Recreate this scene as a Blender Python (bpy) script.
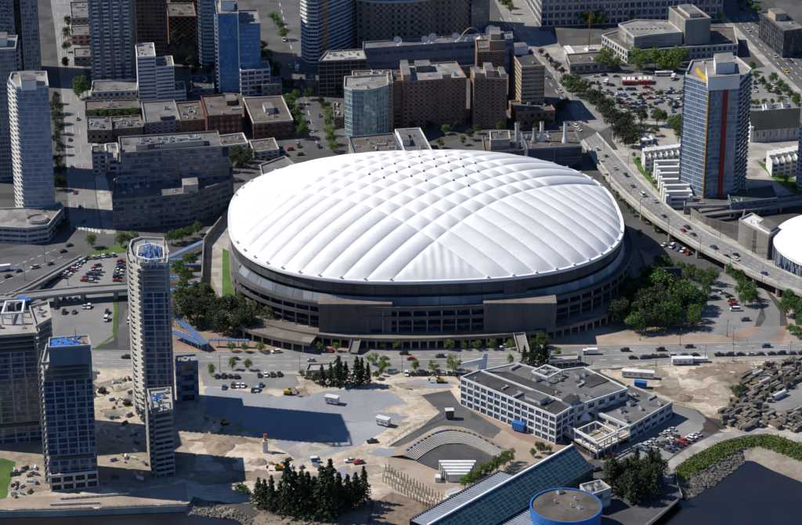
import bpy, bmesh, math, random
from mathutils import Vector, Matrix
R = math.radians
random.seed(11)
for o in list(bpy.data.objects): bpy.data.objects.remove(o)
S = bpy.context.scene
COL = S.collection
# ------------------------------------------------------------------ camera
FPX, DIST, PITCH = 2350.0, 1400.0, R(22.6)
CAMH, CAMD = DIST*math.sin(PITCH), DIST*math.cos(PITCH)
cam = bpy.data.cameras.new('camera'); camo = bpy.data.objects.new('camera', cam); COL.objects.link(camo)
camo.location = (0, -CAMD, CAMH); camo.rotation_euler = (math.pi/2-PITCH, 0, 0)
cam.sensor_width = 36; cam.lens = 36*FPX/802; cam.clip_start = 5; cam.clip_end = 20000
S.camera = camo
# ------------------------------------------------------------------ sky, sun, exposure
SUN_EL = R(45); SUN_DIR = Vector((-0.98*math.cos(SUN_EL), 0.19*math.cos(SUN_EL), math.sin(SUN_EL)))
W = bpy.data.worlds.new('World'); S.world = W; W.use_nodes = True
wn = W.node_tree.nodes; wl = W.node_tree.links; wn.clear()
sky = wn.new('ShaderNodeTexSky'); sky.sky_type = 'NISHITA'; sky.sun_disc = False
sky.sun_elevation = SUN_EL; sky.sun_rotation = math.atan2(SUN_DIR.x, SUN_DIR.y) % (2*math.pi)
sky.altitude = 2500; sky.air_density = 1.0; sky.dust_density = 0.0; sky.ozone_density = 10.0
bg = wn.new('ShaderNodeBackground'); bg.inputs['Strength'].default_value = 0.1
wo = wn.new('ShaderNodeOutputWorld'); wl.new(sky.outputs[0], bg.inputs[0]); wl.new(bg.outputs[0], wo.inputs[0])
sun = bpy.data.lights.new('sun', 'SUN'); sun.energy = 5.0; sun.angle = R(0.5); sun.color = (1.0, 0.95, 0.87)
suno = bpy.data.objects.new('sun', sun); COL.objects.link(suno); suno.location = (-600, 200, 700)
suno.rotation_euler = (-SUN_DIR).to_track_quat('-Z', 'Y').to_euler()
S.view_settings.view_transform = 'Standard'; S.view_settings.look = 'None'
S.view_settings.exposure = 0.1; S.view_settings.gamma = 1.0
S.render.engine = 'CYCLES'; S.render.resolution_x = 1024; S.render.resolution_y = 670

# ------------------------------------------------------------------ survey helpers: where a line of sight meets the level z
def G(px, py, z=0.0):
    a = (px-401)/FPX; b = (262.5-py)/FPX
    dy = math.cos(PITCH)+b*math.sin(PITCH); dz = -math.sin(PITCH)+b*math.cos(PITCH)
    t = (z-CAMH)/dz
    return Vector((t*a, -CAMD+t*dy, z))
def projy(P):
    y = P[1]+CAMD; z = P[2]-CAMH
    return 262.5-FPX*(y*math.sin(PITCH)+z*math.cos(PITCH))/(y*math.cos(PITCH)-z*math.sin(PITCH))
def HB(px, yt, yb):
    b = G(px, yb); lo, hi = 0., 200.
    for _ in range(40):
        m = (lo+hi)/2
        if projy((b.x, b.y, m)) > yt: lo = m
        else: hi = m
    return lo

# ------------------------------------------------------------------ materials
MATS = {}
def nodes(m):
    m.use_nodes = True; nt = m.node_tree; nt.nodes.clear()
    out = nt.nodes.new('ShaderNodeOutputMaterial'); b = nt.nodes.new('ShaderNodeBsdfPrincipled')
    nt.links.new(b.outputs[0], out.inputs[0]); return nt, b
def noise(nt, vec, scale, detail=4, rough=.6):
    n = nt.nodes.new('ShaderNodeTexNoise'); n.inputs['Scale'].default_value = scale
    n.inputs['Detail'].default_value = detail; n.inputs['Roughness'].default_value = rough
    nt.links.new(vec, n.inputs['Vector']); return n.outputs[0]
def ramp(nt, fac, stops):
    r = nt.nodes.new('ShaderNodeValToRGB'); e = r.color_ramp.elements
    while len(e) < len(stops): e.new(.5)
    for el, (p, c) in zip(e, stops): el.position = p; el.color = (*c, 1)
    nt.links.new(fac, r.inputs[0]); return r.outputs[0]
def mixc(nt, fac, a, b, mode='MIX'):
    m = nt.nodes.new('ShaderNodeMix'); m.data_type = 'RGBA'; m.blend_type = mode
    for s, v in ((0, fac), (6, a), (7, b)):
        if isinstance(v, (int, float)): m.inputs[s].default_value = v
        elif isinstance(v, tuple): m.inputs[s].default_value = (*v, 1)
        else: nt.links.new(v, m.inputs[s])
    return m.outputs[2]
def pos(nt): return nt.nodes.new('ShaderNodeNewGeometry').outputs['Position']
def sc(c, k): return tuple(min(1, max(0, v*k)) for v in c)
def mat(name, col, rough=.8, var=.18, s1=.05, s2=.6, metal=0, bump=0, col2=None, spec=.3, streak=False, coat=0, patch=0, tracks=False, pk=1.):
    if name in MATS: return MATS[name]
    m = bpy.data.materials.new(name); MATS[name] = m; nt, b = nodes(m); P = pos(nt)
    if streak:
        mp = nt.nodes.new('ShaderNodeMapping'); nt.links.new(P, mp.inputs[0]); mp.inputs['Scale'].default_value = (1, 1, .12); P = mp.outputs[0]
    c2 = col2 or sc(col, 1-2*var)
    f1 = noise(nt, P, s1, 5); f2 = noise(nt, P, s2, 4, .7)
    a = ramp(nt, f1, [(.32, c2), (.62, sc(col, 1+var))])
    k = ramp(nt, f2, [(.25, (1-var*1.2,)*3), (.75, (1+var*.6,)*3)])
    cc = mixc(nt, 1.0, a, k, 'MULTIPLY')
    if tracks:  # ruts left by wheels, and darker damp soil
        mp = nt.nodes.new('ShaderNodeMapping'); nt.links.new(P, mp.inputs[0]); mp.inputs['Rotation'].default_value = (0, 0, .55); mp.inputs['Scale'].default_value = (.16, .7, 1)
        cc = mixc(nt, 1.0, cc, ramp(nt, noise(nt, mp.outputs[0], 1.0, 4, .65), [(.36, (.82, .8, .78)), (.5, (1,)*3), (.75, (1.06,)*3)]), 'MULTIPLY')
        cc = mixc(nt, 1.0, cc, ramp(nt, noise(nt, P, .13, 6, .75), [(.36, (.68, .65, .61)), (.5, (1,)*3)]), 'MULTIPLY')
        cc = mixc(nt, 1.0, cc, ramp(nt, noise(nt, P, 2.2, 2, .8), [(.3, (.8,)*3), (.7, (1.12,)*3)]), 'MULTIPLY')
    if patch:   # repairs and slabs of slightly different age
        vo = nt.nodes.new('ShaderNodeTexVoronoi'); vo.distance = 'CHEBYCHEV'; vo.inputs['Scale'].default_value = patch; nt.links.new(P, vo.inputs['Vector'])
        cc = mixc(nt, 1.0, cc, ramp(nt, vo.outputs['Color'], [(.15, (1-.26*pk,)*3), (.5, (1,)*3), (.9, (1+.22*pk,)*3)]), 'MULTIPLY')
        cc = mixc(nt, 1.0, cc, ramp(nt, noise(nt, P, 1.6, 3, .8), [(.3, (.86,)*3), (.7, (1.1,)*3)]), 'MULTIPLY')
    nt.links.new(cc, b.inputs['Base Color'])
    b.inputs['Roughness'].default_value = rough; b.inputs['Metallic'].default_value = metal; b.inputs['Specular IOR Level'].default_value = spec
    if coat: b.inputs['Coat Weight'].default_value = coat
    if bump:
        bp = nt.nodes.new('ShaderNodeBump'); bp.inputs['Strength'].default_value = .6; bp.inputs['Distance'].default_value = bump
        nt.links.new(noise(nt, P, max(s2, .5), 6, .7), bp.inputs['Height']); nt.links.new(bp.outputs[0], b.inputs['Normal'])
    return m
def glass(name, dark, light, frac=.35, cell=(1.6, 1.6, 3.0), rough=.12, metal=.0, spec=.8):
    """window glass: every pane its own tone (blinds, curtains, lit or dark rooms behind)"""
    if name in MATS: return MATS[name]
    m = bpy.data.materials.new(name); MATS[name] = m; nt, b = nodes(m); P = pos(nt)
    v = nt.nodes.new('ShaderNodeVectorMath'); v.operation = 'DIVIDE'; nt.links.new(P, v.inputs[0]); v.inputs[1].default_value = cell
    fl = nt.nodes.new('ShaderNodeVectorMath'); fl.operation = 'FLOOR'; nt.links.new(v.outputs[0], fl.inputs[0])
    w = nt.nodes.new('ShaderNodeTexWhiteNoise'); nt.links.new(fl.outputs[0], w.inputs['Vector'])
    mid = tuple((a+c)/2 for a, c in zip(dark, light))
    c = ramp(nt, w.outputs['Value'], [(0, dark), (1-frac, sc(dark, 1.5)), (1-frac*.6, mid), (1, light)])
    nt.links.new(c, b.inputs['Base Color']); b.inputs['Roughness'].default_value = rough
    b.inputs['Metallic'].default_value = metal; b.inputs['Specular IOR Level'].default_value = spec
    return m
def leafmat(name, c1, c2, c3):
    if name in MATS: return MATS[name]
    m = bpy.data.materials.new(name); MATS[name] = m; nt, b = nodes(m); P = pos(nt)
    oi = nt.nodes.new('ShaderNodeObjectInfo')
    a = ramp(nt, noise(nt, P, .55, 3), [(.3, c1), (.5, c2), (.7, c3)])
    hv = nt.nodes.new('ShaderNodeHueSaturation'); nt.links.new(a, hv.inputs['Color'])
    mr = nt.nodes.new('ShaderNodeMapRange'); nt.links.new(oi.outputs['Random'], mr.inputs[0]); mr.inputs[3].default_value = .7; mr.inputs[4].default_value = 1.35
    nt.links.new(mr.outputs[0], hv.inputs['Value'])
    mh = nt.nodes.new('ShaderNodeMapRange'); nt.links.new(oi.outputs['Random'], mh.inputs[0]); mh.inputs[3].default_value = .485; mh.inputs[4].default_value = .515
    nt.links.new(mh.outputs[0], hv.inputs['Hue'])
    nt.links.new(hv.outputs[0], b.inputs['Base Color']); b.inputs['Roughness'].default_value = .7; b.inputs['Specular IOR Level'].default_value = .25
    return m
def paint():
    m = bpy.data.materials.new('car_paint'); MATS['car_paint'] = m; nt, b = nodes(m)
    oi = nt.nodes.new('ShaderNodeObjectInfo'); nt.links.new(oi.outputs['Color'], b.inputs['Base Color'])
    b.inputs['Roughness'].default_value = .35; b.inputs['Coat Weight'].default_value = .5; return m
paint()
mat('ground', (.085, .084, .083), .9, .1, .04, .5, bump=.1, patch=.07)
mat('asphalt', (.115, .113, .112), .9, .1, .05, .7, col2=(.09, .09, .092), bump=.05, patch=.05)
mat('asphalt_pale', (.235, .228, .218), .9, .1, .05, .7, col2=(.195, .19, .185), bump=.05, patch=.06, pk=.55)
mat('asphalt_dark', (.075, .075, .078), .9, .2, .05, .5, bump=.05)
mat('gravel_grey', (.285, .295, .315), .95, .06, .05, .8, col2=(.25, .262, .285), bump=.08, patch=.035, pk=.3)
mat('gravel_light', (.33, .34, .36), .95, .06, .03, .8, bump=.08, patch=.05, pk=.3)
mat('dirt', (.36, .31, .245), .95, .2, .05, .3, col2=(.22, .18, .135), bump=.4, tracks=True)
mat('sand', (.58, .505, .405), .95, .16, .05, .35, col2=(.38, .32, .245), bump=.4, tracks=True)
mat('brown_dirt', (.27, .215, .16), .95, .25, .06, .5, bump=.4)
mat('dark_soil', (.07, .055, .045), .95, .3, .08, .6, bump=.4)
mat('pavement', (.36, .335, .30), .88, .1, .06, .8, bump=.04, patch=.16)
mat('pavers', (.30, .215, .165), .9, .14, .05, .9, bump=.04)
mat('pavers_tan', (.36, .29, .225), .9, .14, .05, .9, bump=.04)
mat('deck_paving', (.21, .18, .155), .9, .12, .08, .9, bump=.04, patch=.12)
mat('grass', (.075, .13, .025), .95, .25, .06, .8, col2=(.045, .085, .018), bump=.3)
mat('line_paint', (.62, .62, .58), .7, .15, .1, 1.2)
mat('yard_dark', (.09, .088, .085), .9, .25, .12, .8)
mat('gallery', (.10, .095, .092), .88, .18, .06, .5, streak=True)
mat('yard_concrete', (.21, .19, .16), .9, .25, .12, .8)
mat('yard_brown', (.20, .15, .105), .9, .25, .12, .8)
mat('concrete', (.36, .34, .31), .85, .15, .06, .5, streak=True)
mat('slate', (.085, .085, .09), .85, .2, .08, .5, streak=True)
mat('cladding', (.14, .138, .14), .8, .16, .1, .6, streak=True)
mat('block_paving', (.105, .10, .097), .9, .1, .05, .6, patch=.09, bump=.05)
mat('concrete_dark', (.22, .205, .195), .88, .18, .05, .4, streak=True)
mat('concrete_pale', (.50, .48, .44), .85, .12, .07, .5, streak=True)
mat('concrete_brown', (.20, .17, .15), .88, .18, .05, .4, streak=True)
mat('white_wall', (.66, .66, .64), .7, .08, .08, .5, streak=True)
mat('white_paint', (.75, .75, .74), .55, .06, .1, .6)
mat('grey_wall', (.30, .30, .30), .8, .14, .06, .5, streak=True)
mat('blue_grey_wall', (.16, .20, .26), .8, .14, .06, .5, streak=True)
mat('brick', (.20, .085, .06), .9, .2, .1, .9, streak=True)
mat('brick_dark', (.13, .06, .048), .9, .2, .1, .9, streak=True)
mat('brown_wall', (.30, .18, .13), .9, .15, .07, .5, streak=True)
mat('tan_wall', (.40, .31, .23), .9, .13, .07, .5, streak=True)
mat('library_wall', (.36, .25, .18), .9, .14, .05, .4, streak=True)
mat('roof_grey', (.155, .152, .15), .92, .14, .08, .6, bump=.04, patch=.14)
mat('roof_brown', (.125, .107, .093), .92, .16, .07, .5, bump=.04, patch=.15)
mat('roof_pale', (.25, .24, .225), .92, .14, .08, .6, bump=.04, patch=.14)
mat('roof_dark', (.065, .063, .063), .92, .16, .06, .45, bump=.04, patch=.12)
mat('roof_green', (.055, .065, .055), .8, .15, .08, .6)
mat('metal_light', (.52, .53, .55), .45, .1, .2, 1.5, metal=.3)
mat('metal_dark', (.10, .105, .115), .5, .15, .2, 1.5, metal=.3)
mat('blue_paint', (.035, .15, .42), .5, .12, .1, .8)
mat('blue_roof', (.06, .16, .36), .5, .12, .1, .8)
mat('blue_tarp', (.03, .17, .55), .6, .15, .3, 1.2, bump=.3)
mat('ochre_stripe', (.38, .21, .03), .6, .1, .2, 1)
mat('yellow_paint', (.60, .36, .03), .5, .12, .2, 1)
mat('orange_paint', (.50, .22, .05), .6, .12, .2, 1)
mat('red_stripe', (.22, .012, .014), .6, .1, .2, 1)
mat('red_paint', (.45, .02, .02), .5, .1, .2, 1)
mat('wood', (.22, .165, .12), .9, .2, .3, 1.5)
mat('fabric', (.78, .775, .765), .8, .03, .06, .5, col2=(.70, .70, .70), spec=.15)
def weather_fabric():
    m = MATS['fabric']; nt = m.node_tree; b = next(n for n in nt.nodes if n.type == 'BSDF_PRINCIPLED'); c = b.inputs['Base Color'].links[0].from_socket; P = pos(nt)
    oi = nt.nodes.new('ShaderNodeObjectInfo')     # each panel of cloth aged a little differently, with run-off streaks and stains
    c = mixc(nt, 1.0, c, ramp(nt, oi.outputs['Random'], [(0, (.97, .97, .97)), (1, (1, 1, 1))]), 'MULTIPLY')
    c = mixc(nt, 1.0, c, ramp(nt, noise(nt, P, .35, 6, .8), [(.34, (.93, .925, .915)), (.48, (1, 1, 1))]), 'MULTIPLY')
    for a in (.86, -.72):
        mp = nt.nodes.new('ShaderNodeMapping'); nt.links.new(P, mp.inputs[0]); mp.inputs['Rotation'].default_value = (0, 0, a); mp.inputs['Scale'].default_value = (.06, 1.1, .3)
        c = mixc(nt, 1.0, c, ramp(nt, noise(nt, mp.outputs[0], 1.0, 3, .7), [(.3, (.965, .965, .965)), (.48, (1, 1, 1))]), 'MULTIPLY')
    nt.links.new(c, b.inputs['Base Color'])
weather_fabric()
mat('rock', (.16, .145, .125), .95, .3, .25, 1.2, bump=.3)
mat('beach', (.27, .235, .19), .95, .2, .06, .5, col2=(.17, .14, .11), bump=.2)
mat('rubber', (.02, .02, .02), .8, .1)
mat('bark', (.09, .065, .045), .95, .2, .5, 2)
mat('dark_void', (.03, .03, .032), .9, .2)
mat('sign_blue', (.03, .04, .10), .5, .05)
mat('screen_back', (.035, .04, .05), .6, .1)
glass('glass_car', (.015, .017, .02), (.03, .035, .04), .3)
glass('glass_dark', (.016, .022, .034), (.15, .17, .20), .35)
glass('glass_grey', (.035, .055, .085), (.26, .32, .39), .5)
glass('glass_tower', (.085, .15, .24), (.25, .35, .45), .5)
glass('glass_office', (.02, .05, .09), (.18, .26, .34), .5, (2.4, 2.4, 3))
glass('glass_pale', (.10, .12, .15), (.42, .46, .50), .5)
glass('glass_teal', (.09, .19, .21), (.36, .52, .54), .55, (1.5, 1.5, 1.65), metal=.25)
glass('glass_blue', (.02, .16, .38), (.09, .36, .64), .4, metal=.1)
glass('glass_navy', (.012, .036, .08), (.13, .20, .30), .35)
glass('glass_atrium', (.008, .035, .05), (.03, .10, .125), .45, (1.6, 1.6, 1.4), rough=.1)
glass('glass_skirt', (.10, .115, .135), (.28, .30, .32), .5, (9, 9, 30), rough=.5, spec=.3)
leafmat('leaf_green', (0.033, 0.068, 0.015), (0.068, 0.128, 0.027), (0.128, 0.203, 0.045))
leafmat('leaf_light', (0.062, 0.106, 0.02), (0.125, 0.188, 0.037), (0.2, 0.263, 0.062))
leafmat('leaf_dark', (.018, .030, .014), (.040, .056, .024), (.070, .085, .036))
leafmat('leaf_dry', (0.084, 0.09, 0.036), (0.138, 0.144, 0.06), (0.204, 0.204, 0.09))
leafmat('bank_leaf', (.05, .075, .016), (.10, .135, .03), (.17, .185, .055))
leafmat('leaf_purple', (0.026, 0.018, 0.021), (0.058, 0.039, 0.039), (0.091, 0.058, 0.052))
m = mat('water', (.007, .011, .018), .12, .12, .012, .25, col2=(.022, .018, .013), spec=.5, bump=.22)

# ------------------------------------------------------------------ mesh helpers
ORG = {}
class MB:
    def __init__(s): s.v = []; s.f = []; s.m = []
    def add(s, vs, fs, mi=0):
        n = len(s.v); s.v += [tuple(v) for v in vs]; s.f += [tuple(i+n for i in f) for f in fs]; s.m += [mi]*len(fs); return s
    def prism(s, poly, z0, z1, mi=0, top=True, bot=False, mt=None, side=True):
        n = len(poly); vs = [(p[0], p[1], z0) for p in poly]+[(p[0], p[1], z1) for p in poly]
        if side: s.add(vs, [(i, (i+1) % n, n+(i+1) % n, n+i) for i in range(n)], mi)
        if top: s.add(vs[n:], [tuple(range(n))], mi if mt is None else mt)
        if bot: s.add(vs[:n], [tuple(range(n))[::-1]], mi)
        return s
    def box(s, c, d, rz=0, mi=0, bot=True):
        a, b = d[0]/2, d[1]/2; C_, S_ = math.cos(rz), math.sin(rz)
        poly = [(c[0]+x*C_-y*S_, c[1]+x*S_+y*C_) for x, y in ((-a, -b), (a, -b), (a, b), (-a, b))]
        return s.prism(poly, c[2], c[2]+d[2], mi, True, bot)
    def bar(s, a, b, w, h, mi=0):
        """beam from a to b; w across, h down from the line"""
        a, b = Vector(a), Vector(b); d = (b-a).normalized()
        n = Vector((-d.y, d.x, 0)); n = n.normalized()*w/2 if n.length > 1e-4 else Vector((w/2, 0, 0))
        u = Vector((0, 0, h)) if abs(d.z) < .9 else Vector((0, h, 0))
        vs = [a-n-u, a+n-u, a+n, a-n, b-n-u, b+n-u, b+n, b-n]
        return s.add(vs, [(0, 1, 2, 3), (7, 6, 5, 4), (0, 4, 5, 1), (1, 5, 6, 2), (2, 6, 7, 3), (3, 7, 4, 0)], mi)
    def cyl(s, c, r0, r1, z0, z1, n=12, mi=0, mt=None, cap=True):
        vs = [(c[0]+r*math.cos(2*math.pi*i/n), c[1]+r*math.sin(2*math.pi*i/n), z) for r, z in ((r0, z0), (r1, z1)) for i in range(n)]
        s.add(vs, [(i, (i+1) % n, n+(i+1) % n, n+i) for i in range(n)], mi)
        if cap: s.add(vs[n:], [tuple(range(n))], mi if mt is None else mt)
        return s
    def tube(s, a, b, r0, r1, n=6, mi=0):
        a, b = Vector(a), Vector(b); d = (b-a).normalized(); x = d.orthogonal().normalized(); y = d.cross(x)
        vs = [p+(x*math.cos(2*math.pi*i/n)+y*math.sin(2*math.pi*i/n))*r for p, r in ((a, r0), (b, r1)) for i in range(n)]
        return s.add(vs, [(i, (i+1) % n, n+(i+1) % n, n+i) for i in range(n)]+[tuple(range(n, 2*n))], mi)
    def mesh(s, name, mats, org=(0, 0, 0), smooth=False):
        me = bpy.data.meshes.new(name); ox, oy, oz = org
        me.from_pydata([(x-ox, y-oy, z-oz) for x, y, z in s.v], [], s.f)
        for k in ([mats] if isinstance(mats, str) else mats): me.materials.append(MATS[k])
        if any(s.m): me.polygons.foreach_set('material_index', s.m)
        if smooth: me.polygons.foreach_set('use_smooth', [True]*len(me.polygons))
        me.update(); return me
    def build(s, name, mats, parent=None, org=None, smooth=False):
        if parent is not None: org = ORG[parent.name]
        elif org is None:
            xs = [v[0] for v in s.v]; ys = [v[1] for v in s.v]; org = ((min(xs)+max(xs))/2, (min(ys)+max(ys))/2, min(v[2] for v in s.v))
        o = bpy.data.objects.new(name, s.mesh(name, mats, org, smooth)); COL.objects.link(o)
        if parent is not None: o.parent = parent; ORG[o.name] = org
        else: o.location = org; ORG[o.name] = tuple(org)
        return o
def inst(name, me, loc, parent=None, rz=0, scale=(1, 1, 1)):
    o = bpy.data.objects.new(name, me); COL.objects.link(o)
    if parent is not None:
        g = ORG[parent.name]; o.parent = parent; o.location = (loc[0]-g[0], loc[1]-g[1], loc[2]-g[2])
    else: o.location = loc
    ORG[o.name] = tuple(loc); o.rotation_euler = (0, 0, rz); o.scale = scale; return o
def tag(o, label, cat, group=None):
    o['label'] = label; o['category'] = cat
    if group: o['group'] = group
    return o
def thing(name, label, cat, loc, group=None):
    o = bpy.data.objects.new(name, None); COL.objects.link(o); o.location = loc; o.empty_display_size = 1
    ORG[o.name] = tuple(loc); return tag(o, label, cat, group)
def struct(o): o['kind'] = 'structure'; return o
def stuff(o): o['kind'] = 'stuff'; return o
SHN = [0]
ROUGH = {'dirt': 2.2, 'sand': 1.6, 'brown_dirt': 2.2, 'dark_soil': 1.2, 'grass': .35, 'gravel_light': 1.5, 'gravel_grey': 1.2}
def sheet(name, pts, z, mt, kind='structure', world=False):
    SHN[0] += 1
    if z < .35: z = .02+SHN[0]*.0025
    P = [Vector((p[0], p[1], z)) if world else G(p[0], p[1], z) for p in pts]
    k = ROUGH.get(mt)
    if k:
        from mathutils import noise as mn
        Q = []
        for a, b in zip(P, P[1:]+P[:1]):
            m_ = max(1, int((b-a).length/2.2))
            for i in range(m_):
                q = a.lerp(b, i/m_); w = Vector((mn.noise(q*.16), mn.noise(q*.16+Vector((9, 4, 2))), 0))*2+Vector((mn.noise(q*.6), mn.noise(q*.6+Vector((3, 7, 1))), 0))*.8
                Q.append(q+w*k)
        P = Q
    mb = MB(); mb.add(P, [tuple(range(len(P)))]); o = mb.build(name, mt)
    me = o.data
    if me.polygons[0].normal.z < 0: me.flip_normals()
    if kind: o['kind'] = kind
    return o
def area(poly): return sum(poly[i][0]*poly[(i+1) % len(poly)][1]-poly[(i+1) % len(poly)][0]*poly[i][1] for i in range(len(poly)))/2
def offset(poly, d):
    """move every edge of a counter-clockwise outline outward; d a number or one per edge"""
    n = len(poly); D_ = [d]*n if isinstance(d, (int, float)) else d; out = []
    for i in range(n):
        p0, p1, p2 = Vector(poly[i-1][:2]), Vector(poly[i][:2]), Vector(poly[(i+1) % n][:2])
        e1 = (p1-p0).normalized(); e2 = (p2-p1).normalized()
        n1 = Vector((e1.y, -e1.x)); n2 = Vector((e2.y, -e2.x)); a, b = D_[i-1], D_[i]
        cr = e1.x*e2.y-e1.y*e2.x
        if abs(cr) < .05: out.append(tuple(p1+n2*b)); continue
        q = (p1+n1*a); r = (p1+n2*b); t = ((r-q).x*e2.y-(r-q).y*e2.x)/cr
        out.append(tuple(q+e1*t))
    return out
def inpoly(x, y, poly):
    c = False; j = len(poly)-1
    for i in range(len(poly)):
        if (poly[i][1] > y) != (poly[j][1] > y) and x < (poly[j][0]-poly[i][0])*(y-poly[i][1])/(poly[j][1]-poly[i][1])+poly[i][0]: c = not c
        j = i
    return c
# ================================================================== THE SETTING
WATER_Z = -3.2
shore = [(-400, 520), (0, 511), (60, 510), (110, 508), (187, 505), (192, 497), (208, 502), (236, 509), (252, 518), (262, 545), (268, 640),
         (636, 640), (645, 530), (683, 497), (677, 484), (676, 474), (690, 474), (705, 467), (722, 457), (740, 447), (756, 444), (775, 450), (802, 461), (900, 490), (1100, 520)]
SH = [G(*p) for p in shore]
land = [(-3500, SH[0].y), *[(p.x, p.y) for p in SH], (3500, SH[-1].y), (3500, 9000), (-3500, 9000)]
mb = MB(); mb.add([(x, y, 0) for x, y in land], [tuple(range(len(land)))])
o = mb.build('ground', 'ground'); struct(o)
if o.data.polygons[0].normal.z < 0: o.data.flip_normals()
mb = MB(); mb.add([(-4000, -6000, WATER_Z), (4000, -6000, WATER_Z), (4000, 1200, WATER_Z), (-4000, 1200, WATER_Z)], [(0, 1, 2, 3)]); struct(mb.build('water', 'water'))
def strip(name, top, bot, zt, zb, mt, sub=1):
    A = [G(*p, zt) for p in top]; B = [G(*p, zb) for p in bot]; mb = MB(); n = len(A)
    mb.add(A+B, [(n+i, n+i+1, i+1, i) for i in range(n-1)]); return struct(mb.build(name, mt))
strip('beach', [(738, 448), (740, 447), (756, 444), (775, 450), (802, 461), (900, 490)], [(744, 463), (748, 462), (753, 462.5), (772, 472), (802, 484), (905, 530)], 0.02, WATER_Z-.3, 'beach')
strip('rocky_bank', [(677, 484), (676.5, 474), (690, 474), (705, 467), (722, 457), (740, 447)], [(686, 500), (695, 496), (699, 493), (716, 484.5), (733, 471), (745, 462)], 0.02, WATER_Z-.3, 'rock')
strip('stony_shore', [(186, 505), (192, 497), (208, 502), (236, 509), (252, 518), (262, 545)], [(186, 518), (194, 514), (210, 517), (236, 520), (251, 529), (258, 560)], 0.02, WATER_Z-.3, 'beach')
# sea wall at lower left and by the plaza
mb = MB(); A = [G(*p) for p in [(-400, 520), (0, 511), (60, 510), (110, 508), (187, 505)]]
for a, b in zip(A, A[1:]):
    d = (b-a).normalized(); n = Vector((d.y, -d.x, 0))*.6
    mb.add([a+n, b+n, (b+n)+Vector((0, 0, -4)), (a+n)+Vector((0, 0, -4)), a-n, b-n], [(3, 2, 1, 0), (0, 1, 5, 4)])
    mb.v = [(x, y, z+.3) for x, y, z in mb.v] if a is A[0] else mb.v
struct(mb.build('sea_wall', 'concrete'))
# paved ground pieces, drawn from the farthest to the nearest; each a sheet a little above the last
Z1, Z2, Z3, Z4 = .06, .12, .18, .24
sheet('block_ground', [(88, -30), (92, 95), (97, 225), (235, 200), (330, 150), (322, 90), (268, -30)], Z1, 'block_paving')
sheet('block_ground', [(345, 60), (335, 150), (430, 160), (585, 160), (600, 130), (555, 95), (530, 60), (500, 40), (362, 52)], Z1, 'block_paving')
sheet('street', [(46, -30), (55, 30), (60, 80), (65, 130), (68, 200), (70, 232), (104, 240), (96, 200), (90, 130), (86, 80), (76, 20), (70, -30)], Z2, 'asphalt_pale')
sheet('pavement', [(88, 90), (91, 130), (97, 200), (104, 236), (116, 234), (112, 200), (96, 140), (92, 90)], Z2, 'pavement')
sheet('street', [(268, -30), (288, 40), (300, 95), (306, 150), (330, 150), (328, 90), (312, 40), (300, -30)], Z2, 'asphalt')
sheet('street', [(480, -30), (505, 22), (520, 40), (553, 75), (575, 120), (600, 132), (612, 125), (590, 95), (560, 45), (542, 20), (520, -30)], Z2, 'asphalt_pale')
sheet('street', [(300, 68), (345, 66), (345, 58), (300, 60)], Z3, 'asphalt')
sheet('street', [(700, -30), (722, 12), (770, 62), (812, 100), (812, 70), (775, 40), (745, 0), (730, -30)], Z2, 'asphalt')
sheet('pavement', [(722, 12), (770, 62), (812, 100), (812, 106), (765, 66), (715, 14)], Z3, 'pavement')
sheet('street', [(540, 32), (600, 26), (720, 22), (722, 16), (600, 18), (535, 22)], Z3, 'asphalt')
sheet('plaza', [(545, 48), (575, 46), (612, 44), (618, 58), (570, 62), (552, 60)], Z2, 'pavement')
sheet('parking_lot', [(582, 78), (600, 74), (690, 72), (690, 122), (640, 120), (610, 112), (590, 100)], Z2, 'asphalt_pale')
sheet('parking_lot', [(748, 70), (770, 66), (812, 108), (812, 118), (748, 110)], Z2, 'asphalt_pale')
sheet('block_ground', [(612, 118), (690, 124), (750, 112), (812, 118), (812, 205), (700, 212), (660, 200), (628, 165), (612, 140)], Z1, 'pavement')
sheet('grass_strip', [(632, 158), (640, 160), (650, 175), (662, 195), (655, 194), (642, 178)], Z3, 'grass')
sheet('grass_strip', [(756, 160), (775, 168), (795, 180), (812, 192), (812, 200), (790, 192), (770, 176)], Z3, 'grass')
sheet('road', [(690, 206), (812, 192), (812, 203), (740, 211), (700, 216)], Z3, 'asphalt')
# left: roads and car parks
sheet('road', [(68, 226), (106, 232), (108, 241), (96, 250), (60, 275), (0, 305), (-80, 340), (-80, 262), (0, 250), (45, 240)], Z3, 'asphalt')
sheet('road', [(104, 234), (150, 232), (196, 222), (228, 200), (240, 188), (248, 186), (236, 212), (206, 236), (150, 247), (100, 247)], Z2, 'asphalt')
sheet('grass_strip', [(92, 251), (106, 248), (132, 243), (132, 251), (106, 256), (88, 256), (70, 270), (48, 284), (38, 286), (58, 274)], Z4, 'grass')
sheet('car_park', [(88, 257), (132, 252), (134, 292), (34, 298), (48, 286), (70, 272)], Z2, 'asphalt_pale')
sheet('car_park', [(-40, 300), (118, 292), (114, 340), (96, 348), (-40, 350)], Z2, 'asphalt_pale')
sheet('grass_strip', [(113, 293), (117, 293), (118, 312), (116, 336), (97, 349), (93, 349), (112, 336), (114, 312)], Z3, 'grass')
sheet('street', [(120, 258), (136, 258), (142, 352), (118, 352), (119, 310)], Z2+.02, 'asphalt')
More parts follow.
